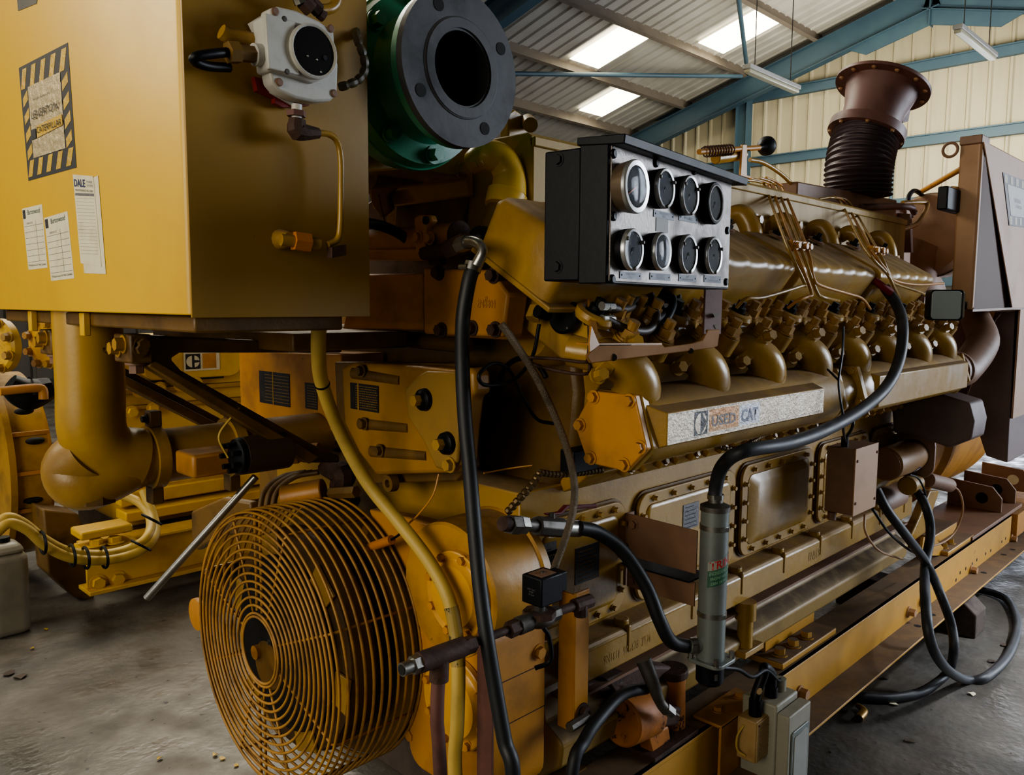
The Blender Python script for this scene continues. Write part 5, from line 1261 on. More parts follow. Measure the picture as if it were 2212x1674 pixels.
for (px, py, w, s, lab) in ((1434,465,44,'ENGINE\nOIL','nameplate reading engine oil under the second top gauge'),(1487,472,40,'FUEL','nameplate reading fuel under the third top gauge'),(1362,595,46,'ENGINE\nOIL','nameplate reading engine oil under the bottom left gauge'),(1426,598,44,'JACKET\nWATER','nameplate reading jacket water on the bottom row'),(1485,601,38,'LEFT\nMANIFOLD AIR','nameplate reading left manifold air on the bottom row'),(1539,603,36,'RIGHT\nMANIFOLD AIR','nameplate reading right manifold air at the bottom right')):
    c = gp(px, py, .0025); wr = (gp(px+w/2, py, .0025)-gp(px-w/2, py, .0025)).length; hr = (gp(px, py+7.5, .0025)-gp(px, py-7.5, .0025)).length
    n_ = thing('nameplate', lab, 'nameplate', c)
    obj('plate', G().obox(c, ge*wr/2, Z_*hr/2, gn*.0008), NPM, n_)
    text(s, c+gn*.0012, ge, Z_, hr*.7 if '\n' in s else hr*.4, LTX, n_, w=wr*(.62 if 'MAN' in s else .42))
    bolts(n_, [c+ge*wr*.42+gn*.0008, c-ge*wr*.42+gn*.0008], gn, .0016, .001, BLK, 'round', 'screw')
c = gp(1430, 487, .0025); tag(obj('blank_label', G().obox(c, ge*.0245, Z_*.0118, gn*.0006), surf('blank_grey', (104, 100, 94), .5, bump=0)), 'blank grey label between the two rows of gauges', 'label')

# bracket and wiring below the panel
RAILP = surf('bracket_brown_paint', (150, 108, 62), .65, grime=(100, 70, 44), gamt=.5, gscale=9, bump=.1, spec=.2)
t = thing('panel_bracket', 'brown steel bracket plate holding the gauge panel over the exhaust branches', 'bracket', at(1400, 760, y=.93))
obj('rail', G().prism(poly(((1282,752),(1292,742),(1430,742),(1436,750),(1495,742),(1518,735),(1530,712),(1556,712),(1551,748),(1540,752),(1277,785),(1268,770)), y=.915), Y_*.006), RAILP, t, bev=.002)
obj('top_ledge', G().prism([at(1290,742,y=.915), at(1430,741,y=.915), at(1430,741,y=.915)+Y_*.05, at(1290,742,y=.915)+Y_*.05], -Z_*.004), YORG, t)
a = at(1522, 625, y=.96); b_ = at(1562, 715, y=.92)
obj('right_strap', G().prism([at(1524,622,y=.965), at(1562,620,y=.965), at(1558,722,y=.915), at(1520,722,y=.915)], Y_*.005), MAR, t, bev=.002)
g = G()
for py in (680, 706): obj('strap_hole', G().cyl(at(1547,py,y=.93), at(1547,py,y=.92), .005, n=12), STEEL, t)
obj('left_strap', G().prism([at(1271,616,y=1.06), at(1278,616,y=1.06), at(1296,752,y=.925), at(1280,760,y=.925)], Y_*.005), YORG, t)
obj('corner_plate', G().prism([at(1278,705,y=.92), at(1295,745,y=.912), at(1275,760,y=.912), at(1274,740,y=.912)], Y_*.004), YORG, t)
obj('bracket_hole', G().cyl(at(1325,772,y=.914), at(1325,772,y=.9142), .007, n=14), HOLE, t); obj('bracket_hole', G().cyl(at(1492,758,y=.914), at(1492,758,y=.9142), .006, n=14), HOLE, t)
hc = at(1212, 682, y=1.06)
t = thing('shutoff_solenoid', 'round black cap of a solenoid facing forward under the gauge panel', 'solenoid', hc)
obj('round_cap', G().lathe([(0,.001),(0,.032),(.004,.037),(.014,.037),(.018,.032),(.018,.02)], hc, (1,.0,0), n=40), BLK, t)
obj('barrel', G().cyl(hc+X_*.016, hc+X_*.09, .026, n=28), DSTL, t); obj('end_nut', G().cyl(at(1262,683,y=1.02), at(1288,683,y=1.0), .018, n=18), BLK, t)
obj('plug', G().cyl(at(1160,672,y=1.07), at(1185,680,y=1.065), .013, n=12), BLK, t)
bolts(t, [hc+V((0,.018,.024)), hc+V((0,-.018,-.024))], -X_, .003, .003, STEEL, 'round', 'screw')
tag(obj('hex_plug', G().cyl(at(1150,690,y=1.12), at(1160,665,y=1.12), .016, n=6), YSIDE), 'yellow hex plug left of the round black cap', 'plug')
wl = [((1368,620,1.05),(1375,650,1.03),(1350,668,1.0),(1310,662,.98)), ((1400,620,1.05),(1412,660,1.0),(1418,690,.98),(1395,715,.97),(1350,710,.97),(1310,690,.98)), ((1412,620,1.05),(1440,640,1.02),(1455,650,1.0),(1440,690,.98),(1410,715,.98)), ((1460,620,1.05),(1465,650,1.02),(1445,670,1.0),(1420,690,.98)), ((1455,620,1.06),(1430,640,1.04),(1395,645,1.04),(1380,625,1.05))]
names = ['leftmost wire loom under the gauge panel curling left to a silver lug', 'thick wire loom under the gauge panel sweeping down then left', 'black wire loom crossing behind the thick loom under the panel', 'short black wire loom right of the others under the panel', 'thin dark wire arching just under the panel bottom edge']
for k, w in enumerate(wl): tag(obj('wire_loom', G().tube(path(w, 'y'), .0095 if k < 3 else (.008 if k == 3 else .004), n=10), surf('loom', (52, 40, 28), .5, bump=.3) if k < 2 else BLK, sharp=1), names[k], 'wire')
for k, (px, py) in enumerate(((1308,662),(1308,690))): tag(obj('cable_lug', G().cyl(at(px-8,py-1,y=.98), at(px+16,py,y=.98), .009, n=10), STEEL), ('upper', 'lower')[k]+' bright cable lug beside the round black cap', 'cable lug')

# ================================================================= heater tube and its hoses
YT = .97
ht, hb = at(1545, 1095, y=YT), at(1545, 1420, y=YT); rT = .0335; hx, hy = ht.x, YT
t = thing('block_heater', 'grey upright heater tube with red and green label beside the engine covers', 'heater', (hx, hy, hb.z-.04))
zt2, zb2 = ht.z, hb.z; print('heater', hx, zt2, zb2)
obj('tube', G().lathe([(0,rT),(zt2-zb2,rT)], (hx,hy,zb2), Z_, n=40), LGREY, t)
obj('top_cap', G().lathe([(0,rT*1.06),(.012,rT*1.06),(.016,rT*.8),(.02,.018),(.03,.016)], (hx,hy,zt2-.008), Z_, n=36), DSTL, t)
obj('bottom_cap', G().lathe([(0,rT*.85),(.006,rT*1.0),(.05,rT*1.02)], (hx,hy,zb2-.055), Z_, n=36), BLK, t)
obj('flange_plate', G().prism(rrect((hx+.005,hy,zb2-.002), X_, Y_, .094, .094, .02, 4), Z_*.010), LGREY, t, bev=.002)
bolts(t, [(hx+a,hy+b,zb2+.006) for a, b in ((.04,.035),(-.032,.035),(.04,-.035),(-.032,-.035))], Z_, .007, .016, STEEL)
for f_ in (.86, .30):
    z = zb2+(zt2-zb2)*f_
    bd = obj('strap_band', G().lathe([(0,rT),(0,rT+.0018),(.012,rT+.0018),(.012,rT)], (hx,hy,z), Z_, n=40, cap=False), STEEL, t)
    q = V((hx,hy,z+.006))+V((-.35,-.94,0))*(rT+.003); obj('band_screw', G().obox(q, V((.94,-.35,0))*.010, V((.35,.94,0))*.003, Z_*.005), STEEL, bd)
def curved(u0, u1, z0, z1, slope_, mat, name, rr, parent, n=18):
    g = G()
    def fn(a, b_):
        an = u0+(u1-u0)*a; return V((hx+rr*math.cos(an), hy+rr*math.sin(an), z0+(z1-z0)*b_+slope_*a))
    g.grid(fn, n, 2); return obj(name, g, mat, parent, sharp=3)
ua, ub = math.radians(188), math.radians(318)
lb = curved(ua, ub, zb2+.232, zb2+.254, .022, surf('label_grey', (140, 140, 130), .5, bump=0), 'label_top_band', rT+.0006, t)
curved(ua, ub, zb2+.192, zb2+.232, .022, surf('label_green', (40, 84, 64), .5, grime=(90, 110, 96), gamt=.5, gscale=60, bump=0), 'label_green_band', rT+.0006, t)
def ctext(s, z0, h, mat, frac0=.06, frac1=.94):
    cu = bpy.data.curves.new('t', 'FONT'); cu.body = s; cu.align_x = 'CENTER'; cu.align_y = 'CENTER'; cu.offset = .015
    tt = bpy.data.objects.new('t', cu); COL.objects.link(tt); dg = bpy.context.evaluated_depsgraph_get(); dg.update()
    me = bpy.data.meshes.new_from_object(tt.evaluated_get(dg)); bpy.data.objects.remove(tt)
    xs = [q.co.x for q in me.vertices]; ys = [q.co.y for q in me.vertices]
    for q in me.vertices:
        a = (q.co.x-min(xs))/(max(xs)-min(xs)); a = frac0+(frac1-frac0)*a; b2_ = (q.co.y-min(ys))/(max(ys)-min(ys))
        an = ua+(ub-ua)*a; rr = rT+.0011
        q.co = V((hx+rr*math.cos(an), hy+rr*math.sin(an), z0+h*b2_+.022*a))-V((hx,hy,zb2-.04))
    me.materials.clear(); me.materials.append(mat); o = bpy.data.objects.new('lettering', me); COL.objects.link(o); o.parent = t
ctext('TRINE', zb2+.233, .020, surf('label_red', (170, 40, 44), .5, bump=0))
LG = surf('label_mint', (120, 160, 130), .5, bump=0)
ctext('ENGINEERING LIMITED', zb2+.220, .009, LG); ctext('ENGINE HEATERS', zb2+.208, .007, LG, .1, .8); ctext('230V 3KW', zb2+.196, .007, LG, .1, .6)
curved(math.radians(228), math.radians(242), zb2-.036, zb2-.020, 0, STEEL, 'rating_tag', rT*1.02+.001, t, 4)
# inlet stub, lower hose
st = V((hx, hy, zb2+.045)); dI = V((-.85,.5,-.05)).normalized()
obj('inlet_stub', G().cyl(st, st+dI*.06, .017, n=20), LGREY, t)
hp = path(((1250,1140,1.13),(1290,1150,1.12),(1345,1190,1.09),(1395,1265,1.05),(1425,1340,1.02),(1450,1385,1.01),(1490,1396,1.0)), 'y')+[st+dI*.035]
L0 = hose('rubber_hose', hp, .0165, RUB, 'black hose running from the ball valve down to the foot of the grey heater tube', clamp=((hp[-1]+dI*.012, hp[-1]),), n=16)
hp = [V((hx,hy,zt2+.005)), V((hx,hy,zt2+.05))]+path(((1562,1005,.94),(1605,975,.88),(1700,958,.85),(1780,930,.84),(1860,885,.845),(1915,835,.85),(1943,775,.86),(1950,705,.88),(1938,660,.93),(1912,622,.98)), 'y')
L1 = hose('rubber_hose', hp, .0165, CABL, 'long dark hose rising from the heater tube and looping up over the manifold', clamp=((hp[0]+Z_*.02, hp[1]),), n=16)
q = path(((1888,605,.99),(1905,618,.97),(1925,632,.95)), 'y'); obj('red_sleeve', G().tube(q, .012, n=12), RED, L1, sharp=1)
# tie-wraps holding the hose
tg = thing('cable_tie', 'long black cable tie standing up from the manifold joint round the dark hose', 'cable tie', at(1815, 820, y=.86))
obj('strap', G().tube(path(((1822,705,.87),(1820,760,.87),(1812,820,.86),(1815,860,.85),(1822,900,.845)), 'y'), .0032, n=6), BLK, tg, sharp=1)
obj('loop', G().tube(path(((1812,822,.86),(1795,805,.89),(1788,798,.91)), 'y'), .003, n=6), BLK, tg, sharp=1)
# ball valve
vb = at(1110, 1132, y=1.15)
t = thing('ball_valve', 'steel ball valve with red lever at the start of the black hose', 'valve', vb)
def bv(px, py): return at(px, py, y=1.14)
obj('union_nut', G().cyl(bv(1100,1133), bv(1118,1134), .021, n=6), DSTL, t); obj('chrome_nut', G().cyl(bv(1120,1133), bv(1134,1134), .020, n=6), STEEL, t)
obj('nipple', G().cyl(bv(1132,1134), bv(1160,1136), .014, n=16), DSTL, t); obj('valve_body', G().cyl(bv(1158,1136), bv(1215,1140), .022, n=8), DSTL, t, bev=.002)
obj('hose_tail', G().cyl(bv(1213,1140), bv(1250,1142), .019, n=24), STEEL, t); obj('stem', G().cyl(bv(1192,1122), bv(1192,1108), .007, n=10), DSTL, t)
obj('lever', G().prism([bv(1182,1110), bv(1212,1106), bv(1225,1092), bv(1290,1090), bv(1290,1098), bv(1228,1099), bv(1214,1112), bv(1184,1114)], Y_*.012), surf('red_lever', (104, 24, 30), .4, bump=0), t, bev=.002)
tag(obj('inlet_stub', G().cyl(bv(1085,1131), bv(1102,1133), .016, n=12), RUST), 'black oily stub between the engine and the ball valve', 'pipe')
# brown bracket box behind the heater
xk = at(1352, 1110, y=1.21).x
t = thing('heater_bracket', 'brown sheet bracket box between the second crankcase cover and the heater tube', 'bracket', (xk, 1.12, .72))
z_a, z_b, z_c = at(1352,1108,y=1.21).z, at(1352,1198,y=1.21).z, at(1352,1262,y=1.21).z
obj('front_plate', G().prism([V((xk,1.21,z_a)), V((xk,1.00,z_a-.005)), V((xk,1.00,z_b+.0)), V((xk,1.21,z_b))], X_*.005), BRN, t, bev=.001)
obj('shelf', G().box((xk-.03, 1.00, z_b-.015), (xk+.06, 1.20, z_b-.011)), BLK, t)
obj('lower_plate', G().box((xk-.004, 1.0, z_c), (xk+.001, 1.20, z_b-.02)), BRN, t, bev=.001)
obj('side_flange', G().box((xk-.001, 1.205, z_c), (xk+.03, 1.212, z_a)), BRN, t)
bolts(t, [V((xk, 1.185, z_a-.025)), V((xk, 1.185, z_c+.02))], -X_, .011, .01, BRN)
# filler pot and rail hardware right of heater
p = at(1610, 1370, z=.50)
p.y = max(min(p.y, 1.2), 1.1)
q0 = at(1608, 1395, y=1.16); q1 = at(1608, 1300, y=1.16)
t = thing('filler_pot', 'short yellow cylindrical pot standing behind the foot of the heater tube', 'pot', q0)
obj('pot', G().lathe([(0,.024),(.085,.024),(.087,.032),(q1.z-q0.z,.032)], q0, Z_, n=28), YSIDE, t); obj('base_plate', G().box(q0+V((-.05,-.03,-.02)), q0+V((.07,.04,0))), YSIDE, t, bev=.003)
a = at(1662, 1365, y=1.20); 
t = thing('cross_tube', 'angled yellow bracket with round tube end beside the mounting foot', 'bracket', a)
obj('bracket_plate', G().prism([at(1645,1382,y=1.20), at(1722,1335,y=1.20), at(1722,1306,y=1.20), at(1652,1350,y=1.20)], Y_*.09), SKID, t, bev=.003)
obj('tube_end', G().cyl(at(1641,1366,y=1.205), at(1641,1366,y=1.205)+Y_*.08, .017, n=24), SKID, t, bev=.002)
obj('inner_plate', G().prism([at(1560,1425,y=1.19), at(1632,1385,y=1.19), at(1632,1360,y=1.19), at(1560,1400,y=1.19)], Y_*.07), SKID, t, bev=.003)

# ================================================================= rusty pump on the skid
t = thing('hand_pump', 'flaking orange and rust hand pump body sitting on the skid rail', 'pump', at(1400, 1600, y=1.16))
def hp_(px, py, y=1.14): return at(px, py, y=y)
obj('pump_drum', G().cyl(hp_(1340,1560,1.15), hp_(1400,1535,1.15), .062, n=28), RUSY, t, bev=.006)
obj('upright_barrel', G().cyl(hp_(1452,1575,1.17), hp_(1452,1455,1.17), .036, n=28), RUSY, t, bev=.004)
obj('barrel_cap', G().cyl(hp_(1452,1458,1.17), hp_(1452,1442,1.17), .044, n=20), RUST, t, bev=.003)
obj('neck', G().bar(hp_(1380,1545,1.15), hp_(1450,1540,1.16), .06, .05), RUST, t, bev=.008)
obj('top_plate', G().prism(poly(((1310,1470),(1385,1438),(1450,1440),(1480,1462),(1420,1500),(1330,1500)), y=1.17), Y_*.06), RUST, t, bev=.008)
obj('clevis', G().prism(poly(((1400,1590),(1445,1568),(1450,1600),(1432,1632),(1412,1640)), y=1.13), Y_*.04), RUSY, t, bev=.006)
obj('foot_plate', G().box(hp_(1395,1660,1.2)+V((0,-.06,-.0)), hp_(1470,1600,1.2)+V((0,.03,.0))) if False else G().box((hp_(1400,1640,1.16).x-.05, 1.105, ST), (hp_(1400,1640,1.16).x+.16, 1.26, ST+.012)), RUST, t, bev=.002)
obj('handle_tube', G().tube([hp_(1390,1425,1.10), hp_(1408,1470,1.08), hp_(1425,1515,1.07), hp_(1440,1535,1.06)], [.020,.018,.013,.014], n=14), DSTL, t, sharp=1)
obj('chrome_nut', G().cyl(hp_(1436,1528,1.062), hp_(1450,1540,1.058), .015, n=6), STEEL, t); obj('chrome_tip', G().cyl(hp_(1450,1538,1.058), hp_(1466,1546,1.055), .008, .003, n=12), STEEL, t)
obj('inlet_pipe', G().cyl(hp_(1265,1485,1.2), hp_(1340,1475,1.18), .014, n=12), RUST, t)
hq = path(((1395,1487,1.10),(1345,1500,1.09),(1300,1545,1.08),(1262,1600,1.07),(1235,1680,1.06)), 'y')+[V((1.25,1.05,.15)), V((1.2,1.0,.02))]
hose('rubber_hose', hq, .0145, RUB, 'black hose curving from the rusty pump down to the bottom edge', n=14)

# ================================================================= switch boxes on the skid
def sbx(px, py, y): return at(px, py, y=y)
a = sbx(1634, 1560, .985); b_ = sbx(1664, 1535, .985); zt3 = sbx(1634, 1562, .985).z; zb3 = sbx(1634, 1648, .985).z
yb = at(1593, 1550, x=a.x).y; print('small box', a, b_, yb, zt3, zb3)
t = thing('switch_box', 'small stained yellow-beige switch box on the side of the skid rail', 'switch box', (a.x, 1.02, zb3))
BEI = surf('stained_beige', (166, 138, 92), .5, grime=(130, 96, 48), gamt=.7, gscale=14, bump=.1)
obj('box', G().box((a.x, .985, zb3), (b_.x, yb, zt3)), BEI, t, bev=.003)
obj('front_cover', G().box((a.x+.002, .981, zb3+.003), (b_.x-.002, .985, zt3-.003)), BEI, t, bev=.0015)
for k in range(6): obj('embossed_line', G().box((a.x+.02, .9800, zb3+.03+.012*k), (b_.x-.012, .981, zb3+.034+.012*k)), BEI, t)
bolts(t, [V((a.x+.008,.981,zt3-.01)), V((b_.x-.008,.981,zb3+.01))], -Y_, .003, .002, RUST, 'round', 'screw')
obj('green_wire', G().tube([V((a.x-.001,yb-.02,zt3-.02)), V((a.x-.016,yb-.01,zt3-.05)), V((a.x-.014,yb-.01,zb3+.03)), V((a.x-.004,yb-.03,zb3+.015))], .0028, n=6), PALE, t, sharp=1)
A0 = sbx(1707, 1560, .92); A1 = sbx(1753, 1520, .92); ztg = sbx(1707, 1560, .92).z; zbg = .07
yg = 1.065
t = thing('isolator_box', 'grey plastic isolator box with clear window hanging on the skid rail', 'switch box', (A0.x, 1.0, zbg))
obj('box', G().box((A0.x, .96, zbg), (A1.x, yg, ztg+.03)), GREY, t, bev=.006)
obj('lid', G().box((A0.x-.002, .922, zbg+.004), (A1.x+.002, .958, ztg+.012)), GREY, t, bev=.004)
wf = obj('window_frame', G().prism(rrect(((A0.x+A1.x)/2, .9215, (zbg+ztg)/2-.005), X_, Z_, (A1.x-A0.x)*.78, (ztg-zbg)*.78, .008, 4), Y_*-.004), LGREY, t, bev=.001)
obj('clear_window', G().prism(rrect(((A0.x+A1.x)/2, .9172, (zbg+ztg)/2-.005), X_, Z_, (A1.x-A0.x)*.62, (ztg-zbg)*.68, .008, 4), Y_*-.002), surf('window_plastic', (150, 150, 142), .15, bump=0), wf)
obj('latch', G().box(((A0.x+A1.x)/2-.01, .912, zbg+.012), ((A0.x+A1.x)/2+.012, .918, zbg+.028)), BLK, wf)
obj('cable_entry', G().cyl((A0.x+.10, 1.00, ztg+.02), (A0.x+.10, 1.00, ztg+.065), .017, n=18), GREY, t)
tb = thing('mounting_plate', 'orange-yellow bent plate hooked over the rail to hold the switch boxes', 'bracket', (A0.x, 1.09, .25))
obj('plate', G().box((a.x-.04, 1.068, .10), (A1.x+.02, 1.076, ST+.01)), YORG, tb, bev=.002); obj('hook', G().box((a.x-.04, 1.068, ST+.002), (A1.x+.0, 1.16, ST+.012)), YORG, tb, bev=.003)
bolts(tb, [V((a.x+.03, 1.12, ST+.012)), V((A1.x-.05, 1.12, ST+.012))], Z_, .012, .014, YORG)
c1 = V(((a.x+b_.x)/2, 1.01, zt3)); c2 = V((A0.x+.045, 1.00, ztg+.03))
t = thing('conduit', 'thick black conduit arching from the small box to the grey isolator', 'conduit', c1)
top = at(1652, 1442, y=1.00)
obj('conduit_tube', G().tube([c1, c1+Z_*.055, c1.lerp(top, .85)+V((-.0,0,.0)), top, V((c2.x-.006, 1.00, top.z-.03)), c2+Z_*.03, c2], .0145, n=14, sm=8), BLK, t, sharp=1)
obj('gland', G().cyl(c1, c1+Z_*.045, .018, n=16), BLK, t); obj('gland', G().cyl(c2, c2+Z_*.03, .018, n=16), BLK, t)
obj('yellow_spot', G().lathe([(0,.001),(0,.010),(.0016,.009)], c1+V((-.007,-.0135,.075)), (-.4,-.9,0), n=7), BEI, t)
tag(obj('heater_cable', G().tube([V((hx+.02,hy+.01,zb2-.03)), at(1590,1445,y=.97), at(1625,1462,y=.98), at(1655,1448,y=.99), at(1680,1470,y=.99), V((A0.x+.10, 1.00, ztg+.06))], .0055, n=8), BLK, sharp=1), 'thin black cable from the heater base to the grey isolator box', 'cable')
# ================================================================= exhaust bellows and stack
YX = 1.45
pb0 = at(1853, 408, y=YX); pb1 = at(1872, 285, y=YX)
t = thing('exhaust_stack', 'maroon exhaust cone with wide flange on ribbed bellows leaning over the engine', 'exhaust', pb0)
sc_ = 1.0
rB = (at(1778,400,y=YX)-at(1922,400,y=YX)).length/2*.80; print('bellows r', rB, pb0)
dep = (pb0-CAM).dot(FF); rB = 68/F*dep
b0, b1 = pb0-Z_*.03, pb1
mid = (b0+b1)/2+V((-.03,0,0))
Q = catmull([b0, mid, b1], 20)
n = 15*6; pts = []
for k in range(n+1):
    s = k/n*(len(Q)-1); i = min(int(s), len(Q)-2); pts.append(Q[i].lerp(Q[i+1], s-i))
obj('bellows', G().tube(pts, [rB*(1+.035*math.cos(2*math.pi*k/6)) for k in range(n+1)], n=48, sm=1), surf('bellows_metal', (62, 50, 54), .42, metal=.5, bump=0), t, sharp=1)
axs = (at(1905, 165, y=YX-.05)-b1).normalized()
c1_ = at(1905, 192, y=YX-.03); Lc = (c1_-b1).length; dc = (c1_-b1).normalized()
R1 = 98/F*((c1_-CAM).dot(FF)); Rn = 74/F*((c1_-CAM).dot(FF))
obj('lower_flange', G().lathe([(-.025,rB*1.0),(-.02,rB*1.18),(.02,rB*1.18),(.025,rB*1.0)], b1, dc, n=48), MAR, t)
obj('cone', G().lathe([(.02,rB*.88),(Lc*.5,rB*.93),(Lc*.82,rB*1.06),(Lc,rB*1.12)], b1, dc, n=48, cap=False), MAR, t, sharp=1)
obj('top_flange', G().lathe([(0,rB*1.05),(0,R1),(.014,R1),(.014,rB*1.05)], c1_, dc, n=56, cap=False), MAR, t)
u_, w_, _ = frame(dc); bolts(t, [c1_+(u_*math.cos(a)+w_*math.sin(a))*R1*.90-dc*.002 for a in [2*math.pi*k/12 for k in range(12)]], -dc, .008, .006, TAN)
bolts(t, [b1-dc*.022+(u_*math.cos(a)+w_*math.sin(a))*rB*1.08 for a in [2*math.pi*k/8 for k in range(8)]], -dc, .008, .008, TAN)
obj('handle_tab', G().prism([at(1955,240,y=YX-.1), at(1968,232,y=YX-.1), at(1962,262,y=YX-.1), at(1950,266,y=YX-.1)], Y_*.02), MAR, t)
# exhaust collector box under it
zt = at(1850, 408, y=1.42).z
t = thing('exhaust_collector', 'brown sheet metal exhaust box under the bellows', 'exhaust box', (pb0.x, 1.6, zt-.2))
xa_, xb_ = at(1722, 425, y=1.42).x, at(1938, 430, y=1.42).x
obj('box', G().hexa([(xa_,1.42,zt-.16),(xb_,1.42,zt-.16),(xb_,1.95,zt-.16),(xa_,1.95,zt-.16),(xa_,1.42,zt-.03),(xb_,1.42,zt),(xb_,1.95,zt),(xa_,1.95,zt-.03)]), BRN, t, bev=.006)
obj('end_box', G().box((xb_, 1.45, zt-.30), (xb_+.32, 1.95, zt-.01)), TAN, t, bev=.01)
tag(obj('heat_shield', G().prism(poly(((1940,460),(1965,462),(1968,545),(1935,545)), x=xb_+.1), X_*.03), BRN), 'brown flat shield between the aftercooler end and the round duct', 'shield')
# air intake duct, round
ci = at(2015, 510, y=1.45); ri = 88/F*((ci-CAM).dot(FF))
t = thing('intake_duct', 'large round brown duct between the engine top and the far cabinet', 'duct', ci-Z_*ri)
obj('drum', G().lathe([(-.14,ri*.6),(-.12,ri*.9),(-.05,ri),(.16,ri),(.18,ri*.96),(.5,ri*.9)], ci, (1,0,0), n=56), surf('dusty_duct', (146, 112, 84), .5, grime=(96, 72, 58), gamt=.6, gscale=4, dust=(170, 138, 104), damt=.6, bump=.1), t)
obj('clamp_ring', G().ring(ci-X_*.04, X_, ri, .006, n=56), DSTL, t)
obj('lower_elbow', G().tube([ci+V((-.05,.05,-.05)), ci+V((-.08,.1,-.2)), ci+V((.1,.1,-.32))], ri*.7, n=24), BRN, t)
q = path(((1950,438,1.42),(1996,437,1.4),(2003,446,1.38),(1985,480,1.36),(1960,492,1.34),(1930,497,1.33)), 'y')
tag(obj('bent_tube', G().tube(q, .011, n=10, sm=3), YSIDE, sharp=1), 'bent pale yellow tube left of the round brown duct', 'pipe')
tag(obj('breather_pipe', G().tube(path(((1860,448,1.42),(1960,446,1.42),(1975,460,1.42)), 'y'), .016, n=10, sm=3), MAR, sharp=1), 'dark horizontal hose along the top behind the last elbows', 'hose')
tag(obj('dark_strap', G().tube(path(((1968,470,1.45),(1962,430,1.48),(1975,412,1.5),(1995,425,1.5),(2000,440,1.5)), 'y'), .012, n=8), BLK, sharp=1), 'shiny black strap hoop behind the bent pale tube', 'strap')
tag(obj('stay_rod', G().cyl(at(1990,414,y=1.5), at(2082,362,y=1.1), .013, n=12), YORG), 'thin orange stay rod rising to the far cabinet', 'rod')
# far control / terminal cabinet
YT2 = .98
k0 = at(2120, 310, y=YT2); k1 = at(2104, 655, y=YT2); xk_ = (k0.x+k1.x)/2; zt4 = at(2122,300,y=YT2).z; zb4 = at(2100,668,y=YT2).z
yk = at(2075, 480, x=xk_).y; print('far cabinet', xk_, yk, zt4, zb4)
t = thing('terminal_cabinet', 'tall tan sheet metal cabinet at the far right end with hazard sticker', 'cabinet', (xk_+.4, 1.2, zb4))
obj('front_strip', G().box((xk_, YT2, zb4), (xk_+.9, yk+.02, zt4)), TAN, t, bev=.008)
pS = [at(2123,305,y=YT2-.004), at(2187,664,y=YT2-.11)]
obj('sloping_side', G().hexa([(xk_+.02,YT2,zb4),(xk_+.9,YT2,zb4),(xk_+.9,YT2-.005,zb4+.001),(xk_+.05,YT2-.005,zb4+.001),(xk_+.02,YT2,zt4-.01),(xk_+.9,YT2,zt4-.01),(xk_+.9,YT2-.004,zt4-.02),(xk_+.03,YT2-.004,zt4-.02)]), surf('shaded_tan', (88, 66, 54), .6, bump=.05, spec=.2), t)  # tan darkened so this side's shade sits in its colour
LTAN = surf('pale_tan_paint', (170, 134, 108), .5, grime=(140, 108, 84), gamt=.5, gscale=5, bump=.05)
A1_ = at(2126,306,y=YT2-.006); B1_ = at(2187,664,y=YT2-.03); C1_ = V((B1_.x+.7, B1_.y, B1_.z)); D1_ = V((A1_.x+.9, A1_.y, A1_.z))
obj('slanted_door', G().prism([A1_, B1_, C1_, D1_], Y_*.004), LTAN, t)
obj('base_lip', G().prism([V((xk_+.01,YT2,zb4)), B1_, C1_, V((C1_.x,YT2,zb4))], -Z_*.01), BRN, t)
obj('seam', G().box((xk_-.0015, YT2+.008, zb4+.01), (xk_, YT2+.014, zt4-.01)), LTAN, t)
obj('top_hinge', G().box((xk_-.01, YT2+.0, zt4-.015), (xk_+.1, yk+.02, zt4+.02)), BRN, t, bev=.004)
obj('latch', G().ring((xk_-.02, yk+.05, zt4-.03), X_, .028, .006, n=20), BRN, t)
# hazard sticker on slanted door
dn = (B1_-A1_).cross(D1_-A1_).normalized(); dn = dn if dn.y < 0 else -dn
def dr(px, py, o=.002): return atn(px, py, A1_+dn*o, dn)
P = [dr(2166,372), dr(2216,392), dr(2222,492), dr(2180,487)]
tt = thing('warning_sticker', 'faded hazard sticker on the sloping door of the far tan cabinet', 'sticker', P[0])
def bq(u, v, o=0): return (P[0]*(1-u)+P[1]*u)*(1-v)+(P[3]*(1-u)+P[2]*u)*v+dn*o
obj('border', G().prism(P, dn*.001), surf('faded_black', (84, 80, 84), .5, bump=0), tt)
for k in range(4):
    for v0, v1 in ((.02,.18),(.82,.97)): obj('pale_stripe', G().prism([bq(.06+k*.24,v0,.0012), bq(.17+k*.24,v0,.0012), bq(.14+k*.24,v1,.0012), bq(.03+k*.24,v1,.0012)], dn*.0006), surf('faded_stripe', (168, 158, 140), .5, bump=0), tt)
obj('silver_panel', G().prism([bq(.12,.2,.0014), bq(.9,.2,.0014), bq(.9,.8,.0014), bq(.12,.8,.0014)], dn*.0008), surf('faded_foil', (180, 176, 170), .4, bump=.5, bscale=60), tt)
text('LEVERTON', bq(.5,.48,.003), P[1]-P[0], P[0]-P[3], .02, FADE, tt, w=.11); text('CATERPILLAR', bq(.52,.60,.003), P[1]-P[0], P[0]-P[3], .016, FADE, tt, w=.11)
tag(obj('small_sensor', G().box(at(2046,452,y=1.05), at(2062,415,y=1.09)), BLK, bev=.006), 'small black sensor block on the left face of the far cabinet', 'sensor')
tag(obj('copper_elbow', G().tube(path(((2054,415,1.06),(2054,407,1.06),(2068,407,1.06)), 'y'), .008, n=8), YORG), 'small copper elbow above the black sensor block', 'fitting')
